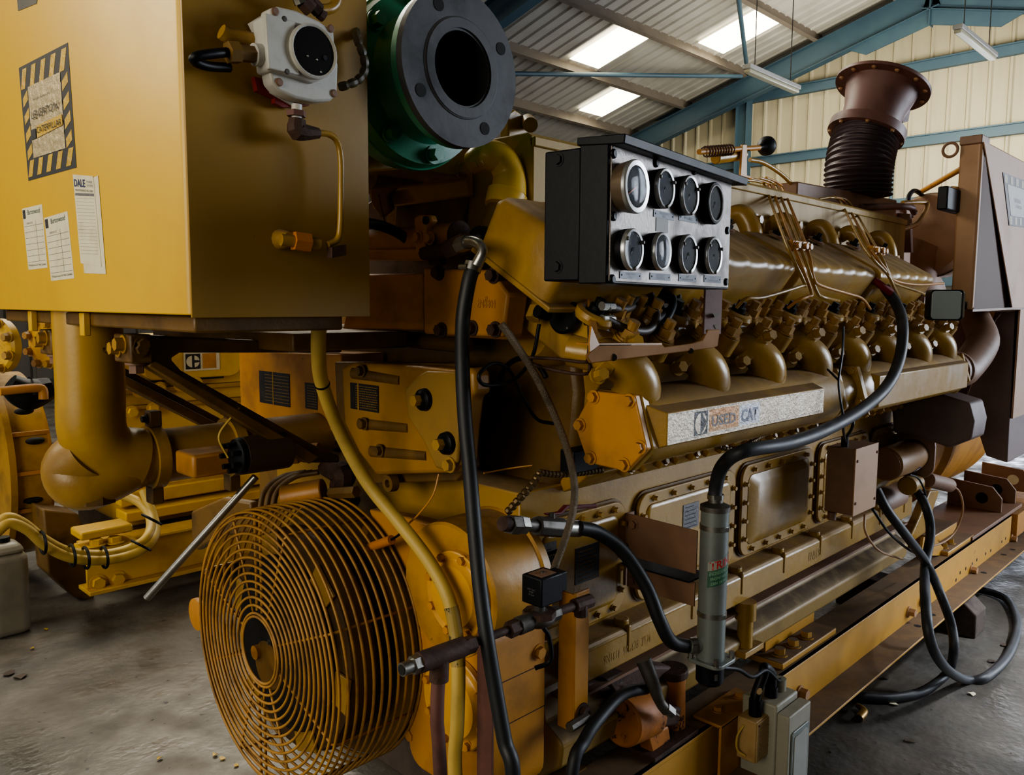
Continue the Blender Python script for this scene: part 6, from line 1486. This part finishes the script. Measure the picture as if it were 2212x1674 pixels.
# alternator and dark air box
t = thing('alternator', 'big round orange alternator body low at the far right', 'alternator', (4.6, 1.75, .35))
obj('body', G().lathe([(0,.47),(.02,.50),(.5,.50),(.52,.53),(.56,.53),(.58,.50),(1.5,.50)], (3.95, 1.75, .88), X_, n=72), YORG, t)
obj('air_outlet', G().box((4.55, 1.06, .95), (5.2, 1.5, zb4)), MAR, t, bev=.01)
obj('label', G().box((4.28, 1.32, .96), (4.42, 1.315, 1.12)), PAPER, t) if False else None
t2 = thing('rating_label', 'worn white label wrapped on the orange alternator', 'label', (4.3,1.3,1.0))
def alt(an, x, rr=.5015): return V((x, 1.75+rr*math.cos(an), .88+rr*math.sin(an)))
obj('paper', G().grid(lambda a, b_: alt(math.radians(163+16*b_), 4.22+.14*a), 4, 8), PAPER, t2)
obj('symbol', G().grid(lambda a, b_: alt(math.radians(168+1.6*b_), 4.235+.025*a, .503), 2, 2), INK, t2); obj('symbol', G().grid(lambda a, b_: alt(math.radians(172+2.0*b_), 4.235+.02*a, .503), 2, 2), INK, t2)
DKP = surf('dark_plum_paint', (104, 86, 82), .5, grime=(58, 46, 46), gamt=.5, gscale=3, bump=.05)  # plum lightened in the base colour for haze over this end
t = thing('air_duct_box', 'dark plum sheet box below the far cabinet beside the alternator', 'duct', (4.35, 1.2, .95))
P = [at(*p, x=4.35) for p in ((2085,862),(2150,690),(2165,672),(2192,672),(2176,1000),(2130,985),(2112,930))]
obj('box_face', G().prism(P, X_*.5), DKP, t, bev=.006)
obj('diagonal_brace', G().prism([at(*p, x=4.3) for p in ((2100,668),(2150,668),(2118,745),(2104,735))], X_*.02), YORG, t)
obj('side_panel', G().box((4.36, at(2192,800,x=4.35).y-.004, .98), (5.2, at(2192,800,x=4.35).y+.004, zb4)), LTAN, t)  # pale tan stands for light falling on the dark box's side
# flywheel housing, dark turbo housing
t = thing('flywheel_housing', 'dark brown bell housing between the engine and the alternator', 'engine casing', (3.8, 1.6, .4))
obj('bell', G().lathe([(0,.42),(.03,.50),(.12,.52),(.14,.50)], (3.74, 1.72, .86), X_, n=64), BRN, t)
obj('upper_casting', G().prism([at(*p, x=3.45) for p in ((1925,880),(2030,850),(2095,870),(2105,910),(2098,950),(2050,968),(1985,945),(1930,935))], X_*.18), DKP, t, bev=.010, seg=3)
obj('bell_rim', G().ring((3.9, 1.72, .86), X_, .50, .012, n=72), YORG, t)
tt = thing('ring_gear', 'dark toothed ring gear seen through the bell housing window', 'gear', (3.72, 1.5, .6))
obj('gear_disc', G().cyl((3.72,1.72,.86), (3.735,1.72,.86), .455, n=64), HOLE, tt)
g = G()
for k in range(60):
    a = math.radians(175+k*1.25); c = V((3.70, 1.72+.44*math.cos(a), .86+.44*math.sin(a)))
    obj('tooth', G().obox(c, X_*.02, V((0,math.cos(a),math.sin(a)))*.012, V((0,-math.sin(a),math.cos(a)))*.0022), DSTL, tt)
# starters
s0 = at(1912, 1003, y=1.13)
t = thing('starter_motor', 'fat yellow-brown starter motor with a small blue round badge', 'motor', s0)
obj('motor_body', G().lathe([(0,.060),(.006,.066),(.30,.066),(.31,.060)], s0, X_, n=40), surf('starter_paint', (140, 104, 62), .4, grime=(90, 66, 44), gamt=.5, gscale=8, bump=.1), t)
obj('end_cap', G().cyl(s0-X_*.004, s0, .058, n=32), BRN, t)
bc_ = s0+V((.22,-.05,-.045)); bd_ = V((0,-.75,-.66)).normalized()
bdg = obj('blue_badge', G().lathe([(0,.001),(0,.019),(.0015,.018)], s0+X_*.23+V((0,-.72,-.69)).normalized()*.0655, V((0,-.72,-.69)), n=24), NAVY, t)
obj('badge_band', G().obox(s0+X_*.23+V((0,-.72,-.69)).normalized()*.0675, X_*.013, V((0,.69,-.72))*.005, V((0,-.72,-.69))*.0006), WHT, bdg)
s1 = s0+V((.20,-.02,-.115))
obj('solenoid_body', G().lathe([(0,.034),(.004,.038),(.10,.038)], s1, X_, n=28), YSIDE, t)
obj('nose_flange', G().prism(rrect(s0+X_*.31, Y_, Z_, .17, .20, .06, 5), X_*.02), BRN, t, bev=.004)
s2 = at(2003, 1036, y=1.10); obj('auxiliary_coil', G().cyl(s2, at(2050,1048,y=1.10), .032, n=24), BRN, t, bev=.003)
t = thing('starter_motor', 'lower dark starter motor half hidden behind the black cables', 'motor', s0+V((.1,0,-.2)))
obj('motor_body', G().lathe([(0,.062),(.28,.062)], s0+V((.10,.09,-.20)), X_, n=32), BRN, t)
obj('drive_housing', G().prism([at(*p, y=1.2) for p in ((1990,1110),(2010,1060),(2030,1060),(2000,1150),(1960,1180))], Y_*.04), YSIDE, t, bev=.006)
tag(obj('field_wire', G().tube(path(((2050,1046,1.1),(2072,1062,1.08),(2080,1100,1.08),(2065,1145,1.1),(2040,1170,1.12),(2005,1182,1.15)), 'y'), .0045, n=8), TAN, sharp=1), 'thin tan wire arcing from the starter coil down to the skid', 'wire')
tag(obj('field_wire', G().tube(path(((1965,1025,1.05),(1985,1035,1.05),(2000,1070,1.05),(2005,1120,1.05)), 'y'), .004, n=8), BLK, sharp=1), 'thin black wire drooping over the starter solenoid', 'wire')
# hanging junction box
jx = at(1848, 1000, y=1.02).x; jx1 = at(1895, 1000, y=1.02).x; jz1 = at(1848, 972, y=1.02).z; jz0 = at(1848, 1112, y=1.02).z; jy = at(1785, 1000, x=jx).y
t = thing('control_box', 'tan square metal box hanging on the engine side under the dark hose', 'box', ((jx+jx1)/2, 1.07, jz0))
obj('case', G().box((jx, 1.024, jz0), (jx1, jy, jz1)), BRN, t, bev=.002)
obj('lid', G().box((jx-.002, 1.019, jz0-.002), (jx1+.002, 1.0235, jz1+.002)), TAN, t, bev=.001)
bolts(t, [V((jx+.012,1.019,jz1-.04)), V((jx+.012,1.019,jz0+.04)), V((jx1-.012,1.019,jz1-.03)), V((jx1-.012,1.019,jz0+.03))], -Y_, .005, .004, BRN, 'round', 'screw')
obj('top_gland', G().cyl((jx+.03, 1.07, jz1), (jx+.03, 1.07, jz1+.035), .012, n=12), BLK, t)
obj('bottom_gland', G().cyl((jx-.0, 1.09, jz0-.025), (jx-.0, 1.09, jz0), .014, n=12), BRN, t)
tag(obj('box_lead', G().tube([V((jx+.03,1.07,jz1+.03)), at(1840,925,y=1.0), at(1845,900,y=1.0)], .005, n=8), BLK, sharp=1), 'short black lead rising from the tan box', 'cable')
tag(obj('box_lead', G().tube([V((jx+.01,1.06,jz1+.02)), at(1822,930,y=.9), at(1820,895,y=.87)], .004, n=8), BLK, sharp=1), 'thin black lead tied to the dark hose above the tan box', 'cable')
# floodlight
fy = .82; f0 = at(2012, 690, y=fy); f1 = at(2086, 628, y=fy)
t = thing('work_lamp', 'square grey floodlight facing out beside the far cabinet corner', 'lamp', ((f0.x+f1.x)/2, fy, f0.z))
ln = V((-.80, -.60, 0)); lu = V((.60, -.80, 0)); lc_ = at(2046, 659, y=.86); ls_ = (lc_-CAM).dot(FF)/F; wl_, hl_ = 66*ls_, 64*ls_
obj('lamp_body', G().prism(rrect(lc_, lu, Z_, wl_*1.06, hl_*1.04, .014, 4), -ln*.05), BLK, t, bev=.003)
obj('lens', G().prism(rrect(lc_-lu*.004, lu, Z_, wl_*.92, hl_*.94, .012, 4), ln*.006), surf('lamp_glass', (150, 160, 162), .3, bump=0), t, bev=.002)
obj('chrome_rim', G().prism(rrect(lc_+lu*wl_*.49, lu, Z_, wl_*.05, hl_*.8, .002, 2), ln*.008), CHR, t)
obj('mount_bracket', G().prism(poly(((1998,632),(2010,632),(2012,700),(2000,725),(1994,700)), y=1.0), Y_*.006), BRN, t)
obj('side_arm', G().prism(poly(((2086,652),(2108,650),(2108,665),(2088,668)), y=1.0), Y_*.01), BLK, t)
# engine-side flexible leads and cables to the floor
def cab(spec, r, label, mat=CABL, sm=8):
    pts = []
    for s in spec: pts.append(at(s[0], s[1], **{s[2]: s[3]}))
    return tag(obj('power_cable', G().tube(pts, r, n=12, sm=sm), mat, sharp=1), label, 'cable')
cab(((1975,1052,'y',1.10),(2000,1095,'y',1.04),(2010,1150,'y',1.02),(1998,1230,'y',1.0),(2000,1310,'y',.90),(2010,1385,'y',.86),(2040,1440,'y',.85),(2085,1468,'z',.02),(2130,1462,'z',.02),(2178,1415,'z',.02),(2198,1350,'z',.02),(2180,1300,'z',.02),(2150,1282,'z',.02),(2110,1272,'z',.02)), .0185, 'thick dark cable looping from the starter to the floor and back under the skid')
cab(((1893,1058,'y',1.08),(1915,1100,'y',1.04),(1960,1160,'y',1.0),(2000,1215,'y',1.0),(2030,1280,'y',.92),(2055,1350,'y',.88),(2060,1410,'y',.86),(2045,1455,'z',.02),(1995,1492,'z',.02),(1930,1507,'z',.02),(1860,1505,'z',.02),(1780,1500,'z',.02)), .0175, 'second dark cable crossing the skid and sweeping left along the floor')
cab(((1868,1112,'y',1.06),(1870,1150,'y',1.04),(1900,1190,'y',1.04),(1950,1208,'y',1.08)), .004, 'thin wire hanging in a shallow loop below the tan box', TAN)
cab(((1885,1100,'y',1.04),(1920,1150,'y',1.02),(1960,1185,'y',1.03),(1990,1200,'y',1.08)), .005, 'thin black wire following the thick cables below the tan box', BLK)
cj = at(1999, 1240, y=1.0); tag(obj('cable_tape', G().cyl(at(2000,1222,y=1.0), at(1998,1262,y=1.0), .0205, n=16), TAN), 'band of pale tape around the thick hanging cable', 'tape')
# lugs on the skid end
for k, (px, py, lb) in enumerate(((2092,1112,'nearest lifting lug with round eye on the far skid end'), (2135,1080,'middle lifting lug plate on the far skid end'), (2168,1055,'farthest lifting lug with bright round eye at the right edge'))):
    base = at(px, py, z=ST+.01); pass
    x = at((2092,2125,2162)[k], (1128,1100,1075)[k], y=1.3).x
    t = thing('lifting_lug', lb, 'bracket', (x, 1.3, ST))
    obj('lug_plate', G().prism([(x,1.14,ST+.02),(x,1.14,ST+.10),(x,1.19,ST+.16),(x,1.42,ST+.18),(x,1.42,ST+.02)], X_*.018), BRN, t, bev=.003)
    obj('lug_eye', G().cyl((x-.001,1.24,ST+.09), (x-.0005,1.24,ST+.09), .032, n=24), PAPER if k == 2 else HOLE, t)
xl = at(2095,1130,y=1.14).x
tag(obj('lug_base', G().box((xl-.05,1.11,ST), (xl+.95,1.45,ST+.02)), BRN, bev=.003), 'brown base plate under the lifting lugs on the far skid end', 'plate')
tag(obj('end_beam', G().box((xs1+.05, 1.08, SB+.02), (xs1+1.3, 1.4, ST+.0)), YORG), 'orange end beam beyond the skid rail at the right edge', 'beam')

# ================================================================= floor items
q0 = at(2060, 1362, z=0); q1 = at(2142, 1366, z=0); print('timber', q0, q1)
tag(obj('timber_block', G().prism([(4.0, .96, 0), (4.0, .96, .11), (4.0, 1.01, .155), (4.0, 1.6, .168), (4.0, 1.6, 0)], X_*.16), TMB, bev=.006), 'dark wooden block under the skid rail near the right edge', 'block')
tag(obj('timber_block', G().box((1.5, 1.05, 0), (1.7, 2.3, .169)), TMB, bev=.006), 'wooden block under the skid below the fan guard', 'block')
p = at(1855, 1552, z=.012)
t = thing('brass_fitting', 'small bent brass pipe fitting lying on the floor by the skid', 'fitting', p)
obj('bent_tube', G().tube([p, p+V((.06,.005,.004)), p+V((.085,.04,.006))], [.016,.015,.009], n=12), surf('worn_brass', (150, 118, 62), .35, metal=.7, bump=.2), t, sharp=1); obj('bore', G().cyl(p-V((.001,0,0)), p, .012, n=12), HOLE, t)
lf = [(1915,1465,'grey'),(2145,1430,'dark'),(2170,1395,'dark'),(1965,1600,'silver'),(1930,1520,'pale'),(2100,1500,'pale')]
for k, (px, py, kk) in enumerate(lf):
    p = at(px, py, z=.002); pts = [p+V((math.cos(a), math.sin(a), 0))*random.uniform(.008,.022)+Z_*random.uniform(0,.006) for a in [2*math.pi*j/7 for j in range(7)]]
    tag(obj('debris_flake', G().prism(pts, Z_*.002), {'grey':DSTL,'dark':TMB,'silver':STEEL,'pale':PAPER}[kk]), 'small flake of debris lying on the concrete right of the skid', 'debris', 'debris flakes on the floor right of the skid')
for k, (px, py) in enumerate(((70,1402),(100,1360),(345,1640),(465,1632),(480,1640),(510,1655),(45,1462),(20,1455))):
    p = at(px, py, z=.002); s = .03 if px in (45,20) else .012; pts = [p+V((math.cos(a), math.sin(a), 0))*random.uniform(.5,1)*s+Z_*random.uniform(0,.008) for a in [2*math.pi*j/7 for j in range(7)]]
    tag(obj('debris_flake', G().prism(pts, Z_*.002), TMB if px < 60 else YST), 'small fallen flake on the concrete left of the fan guard', 'debris', 'debris flakes on the floor left of the guard')
# fluorescent fittings
E_T = surf('diffuser', (200, 192, 160), .4, bump=0)
for (pa_, pb_, lb, dd) in (((1612,152),(1722,188),'nearer slim fluorescent batten hanging left of the maroon exhaust flange', 12.5), ((2068,66),(2146,118),'slim fluorescent batten hanging at the upper right by the gable wall', 12.5)):
    A_ = atd(*pa_, dd); B_ = at(*pb_, y=A_.y); B_.z = A_.z
    t = thing('fluorescent_light', lb, 'light fitting', (A_+B_)/2)
    obj('housing', G().box((A_.x, A_.y-.075, A_.z+.03), (B_.x, A_.y+.075, A_.z+.10)), WHT, t, bev=.01); obj('diffuser', G().box((A_.x+.02, A_.y-.06, A_.z-.03), (B_.x-.02, A_.y+.06, A_.z+.03)), E_T, t, bev=.02)
    for s in (.15, .85): x = A_.x+(B_.x-A_.x)*s; obj('chain', G().cyl((x, A_.y, A_.z+.1), (x, A_.y, rz(A_.y)), .008, n=6), DSTL, t)
# ================================================================= second generator set behind, on the left
Y2 = 4.1
def L2(px, py, y=Y2): return at(px, py, y=y)
t = thing('skid_rail', 'yellow skid rail of the second engine in the left background', 'skid', L2(300, 1240))
a, b_ = L2(190, 1285), L2(190, 1182)
z0, z1 = max(.12, a.z), b_.z; print('second skid', a, b_)
xx = a.x
obj('web', G().box((xx, Y2, z0), (xx+3.2, Y2+.02, z1)), YBRT, t, bev=.003)
obj('top_flange', G().box((xx-.01, Y2-.06, z1), (xx+3.2, Y2+.1, z1+.015)), YBRT, t, bev=.003); obj('bottom_flange', G().box((xx-.01, Y2-.06, z0-.02), (xx+3.2, Y2+.1, z0)), YBRT, t, bev=.003)
bolts(t, [L2(211,1258), L2(253,1250)], -Y_, .03, .03, YBRT)
t = thing('engine_mount', 'bolted yellow block foot of the second engine behind the pale cables', 'engine mount', L2(225,1180))
obj('block', G().box(L2(175,1170,3.95), L2(262,1118,4.1)), YBRT, t, bev=.01)
obj('base', G().box(L2(185,1190,3.93), L2(275,1178,4.1)), YBRT, t, bev=.005)
bolts(t, [L2(208,1178,3.95), L2(248,1172,3.95)], Z_, .03, .03, YBRT)
tag(obj('engine_prop', G().prism(poly(((92,1100),(170,1110),(190,1180),(205,1300),(160,1290),(105,1240)), y=4.3), Y_*.2), YDRK, bev=.01), 'grey-yellow leg left of the second engine skid', 'leg')
t = thing('second_engine', 'second yellow engine standing behind the tank brackets', 'engine', L2(380, 1120, 4.5))
x0_ = L2(150, 900, 4.35).x
def zz(py, y=4.35): return at(330, py, y=y).z
obj('block', G().box((x0_+.25, 4.35, zz(1130)), (x0_+3.4, 5.4, zz(735))), YBRT, t, bev=.02)
obj('sump', G().box((x0_+.3, 4.45, .02), (x0_+3.2, 5.3, zz(1130)+.02)), YDRK, t, bev=.02)
obj('lower_ledge', G().box((x0_+.2, 4.28, zz(1085, 4.28)), (x0_+3.4, 4.36, zz(1055, 4.28))), YBRT, t, bev=.008)
obj('pan_ledge', G().box((x0_+.2, 4.22, zz(1120, 4.22)), (x0_+3.4, 4.36, zz(1098, 4.22))), YBRT, t, bev=.008)
obj('upper_ledge', G().box((x0_+.2, 4.30, zz(848, 4.3)), (x0_+3.4, 4.36, zz(838, 4.3))), YSIDE, t, bev=.004)
obj('deck_ledge', G().box((x0_+.2, 4.30, zz(882, 4.3)), (x0_+3.4, 4.36, zz(874, 4.3))), YSIDE, t, bev=.004)
obj('valve_cover', G().prism(rrect(L2(420,775,4.3), X_, Z_, .55, .22, .07, 4), Y_*.1), YBRT, t, bev=.01)
bolts(t, [L2(px, py, 4.30) for px, py in ((300,845),(345,838),(388,832),(425,828),(285,890),(330,882))], -Y_, .025, .025, YBRT)
obj('recess_shade_box', G().box(L2(300,828,4.3), L2(480,812,4.32)), HOLE, t)  # black box stands in for the shade of a recess
# decal
P = [L2(400,765,4.295), L2(432,763,4.295), L2(432,796,4.295), L2(400,798,4.295)]
t = thing('logo_decal', 'white square decal with a black round C emblem on the second engine', 'decal', P[3])
w4 = (P[1]-P[0]).length; h4 = (P[0]-P[3]).length; c = (P[0]+P[2])/2
obj('white_ground', G().box(V((P[0].x-.01,4.294,P[3].z-.01)), V((P[1].x+.11,4.2935,P[0].z+.01))), PAPER, t)
obj('black_square', G().box(V((P[0].x,4.293,P[3].z)), V((P[1].x,4.2925,P[0].z))), INK, t)
c = V(((P[0].x+P[1].x)/2, 4.292, (P[0].z+P[3].z)/2)); r4 = h4*.38
obj('emblem_left', G().prism([c+X_*(-.006)+X_*r4*math.cos(a)+Z_*r4*math.sin(a) for a in [math.pi/2+math.pi*k/14 for k in range(15)]], Y_*.0004), PAPER, t)
obj('emblem_upper', G().prism([c+X_*.008+Z_*.008]+[c+X_*.008+X_*r4*.9*math.cos(a)+Z_*r4*math.sin(a) for a in [.15+(math.pi/2-.15)*k/10 for k in range(11)]], Y_*.0004), PAPER, t)
obj('emblem_lower', G().prism([c+X_*.008-Z_*.008]+[c+X_*.008+X_*r4*.9*math.cos(a)-Z_*r4*math.sin(a) for a in [.15+(math.pi/2-.15)*k/10 for k in range(11)]], Y_*.0004), PAPER, t)
obj('orange_square', G().box(V((P[1].x+.012,4.293,P[3].z)), V((P[1].x+.09,4.2925,P[0].z))), YORG, t)
for k, q in enumerate((((315,915),(345,908),(345,935),(315,940)), ((372,928),(412,920),(412,932),(372,938)))):
    PP = [L2(px, py, 4.345) for px, py in q]; tag(obj('data_plate', G().prism(PP, -Y_*.004), PLATE), ('black rating plate on the second engine above the pipe clamp', 'thin black plate on the second engine beside the far clamp')[k], 'plate')
# round covers on its left
for k, (px, py, rr, lb) in enumerate(((8, 746, 58, 'round bolted yellow cover at the left edge below the tank'), (112, 742, 52, 'second round bolted yellow cover tucked behind the fat pipe'))):
    y = 3.9; c = at(px, py, y=y); dd = (c-CAM).dot(FF); r5 = rr/F*dd
    nrm = V((-.93, -.36, 0))
    t = thing('round_cover', lb, 'cover', c)
    obj('disc', G().lathe([(0,r5),(.03,r5),(.04,r5*.9),(.045,.01)], c, nrm, n=48), YBRT, t)
    u_, w_, _ = frame(nrm); bolts(t, [c+nrm*.035+(u_*math.cos(a)+w_*math.sin(a))*r5*.87 for a in [2*math.pi*(j+.5)/8 for j in range(8)]], nrm, .017, .03, YSIDE)
    if k == 0: text('AQUA\nOUTLET', c+nrm*.047+V((.02,-.09,-.0))*.6, u_, -w_ if w_.z < 0 else w_, .05, YBRT, t, ext=.003, name='cast_number')
t = thing('bell_housing', 'curved orange flywheel housing with oval slots at the left edge', 'engine casing', at(40, 1000, y=4.0))
c = V((1.06, 5.02, .62)); R5 = .50
obj('housing', G().lathe([(0,R5*.97),(.0,R5+.03),(.03,R5+.03),(.032,R5*.97),(.10,R5),(.19,R5),(.22,R5*.9)], c, X_, n=72), YEL, t)
for s in (-.35, .05, .45): obj('cast_rib', G().bar(c+V((.03,-R5*math.cos(s)-.004,R5*math.sin(s))), c+V((.2,-R5*math.cos(s)-.004,R5*math.sin(s))), .02, .02), YORG, t)
for q in ((52,888),(76,952),(72,1080)):
    d = at(q[0], q[1], y=4.54)
    obj('oval_slot', G().sph(d, .045, 16, 1.0, .5, .42), HOLE, t, sharp=2)
tag(obj('wiring_mass', G().tube([at(20,830,y=4.1), at(60,850,y=4.1), at(110,838,y=4.1)], [.05,.08,.05], n=10), BLK), 'tangle of dark wiring left of the fat vertical pipe', 'wiring')
tag(obj('breather_pipe', G().tube([at(0,845,y=4.0), at(75,838,y=4.0), at(92,842,y=4.0), at(94,862,y=4.0)], .02, n=10, sm=3), YORG, sharp=1), 'thin horizontal yellow pipe in the dark gap at the left edge', 'pipe')
# pale cables with ties
def c2(spec, lb, r=.021, mat=PALE):
    return tag(obj('pale_cable', G().tube([at(a_, b2, y=y_) for a_, b2, y_ in spec], r, n=10), mat, sharp=1), lb, 'cable')
c2(((-10,1140,3.6),(15,1118,3.6),(50,1130,3.6),(95,1165,3.6),(150,1192,3.6),(220,1198,3.6),(280,1185,3.6),(318,1160,3.6),(325,1120,3.7),(300,1085,3.8),(240,1062,3.9)), 'upper pale yellow cable drooping in a loop over the second skid')
c2(((-10,1152,3.58),(20,1130,3.58),(60,1145,3.58),(100,1180,3.58),(155,1205,3.58),(225,1210,3.58),(290,1195,3.58),(330,1165,3.6),(334,1125,3.7),(310,1060,3.8)), 'lower pale yellow cable strapped alongside the upper one')
for px, py in ((92,1172),(155,1200),(185,1205),(225,1204),(305,1178),(328,1122)):
    p = at(px, py, y=3.57); tag(obj('cable_tie', G().ring(p, X_ if px < 300 else (.6,0,.8), .045, .006, n=20, m=6), BLK), 'small black cable tie round the two pale cables', 'cable tie', 'cable ties on the pale cables')
# drum
p = at(12, 1366, z=0); dd = (p-CAM).dot(FF); s = dd/F
print('can', p, s)
t = thing('plastic_drum', 'dirty white plastic can standing on the floor at the left edge', 'drum', p)
DR = surf('dirty_white_plastic', (128, 124, 112), .5, grime=(84, 80, 70), gamt=.6, gscale=5, bump=.1)
hgt = (1366-1160)*s
c = V((p.x+.01, p.y, 0))
g = G(); g.prism(rrect(c, X_, Y_, 80*s, 80*s, 22*s, 5), Z_*hgt*.86); b0_ = obj('can_body', g, DR, t, bev=.03, seg=4)
obj('shoulder', G().taper(rrect(c+Z_*hgt*.86, X_, Y_, 76*s, 76*s, 20*s, 5), rrect(c+Z_*hgt*.97, X_, Y_, 50*s, 50*s, 14*s, 5)), DR, t, bev=.02, seg=3)
obj('screw_cap', G().cyl(c+Z_*hgt*.96, c+Z_*hgt*1.02, 14*s, n=20), BLK, t)
q = at(-2, 1210, x=c.x-41*s); obj('label', G().box((c.x-40.5*s, c.y-20*s, hgt*.32), (c.x-40.8*s, c.y+20*s, hgt*.62)), PAPER, t)
obj('label_stripe', G().box((c.x-40.9*s, c.y-18*s, hgt*.52), (c.x-41*s, c.y-8*s, hgt*.6)), NAVY, t)
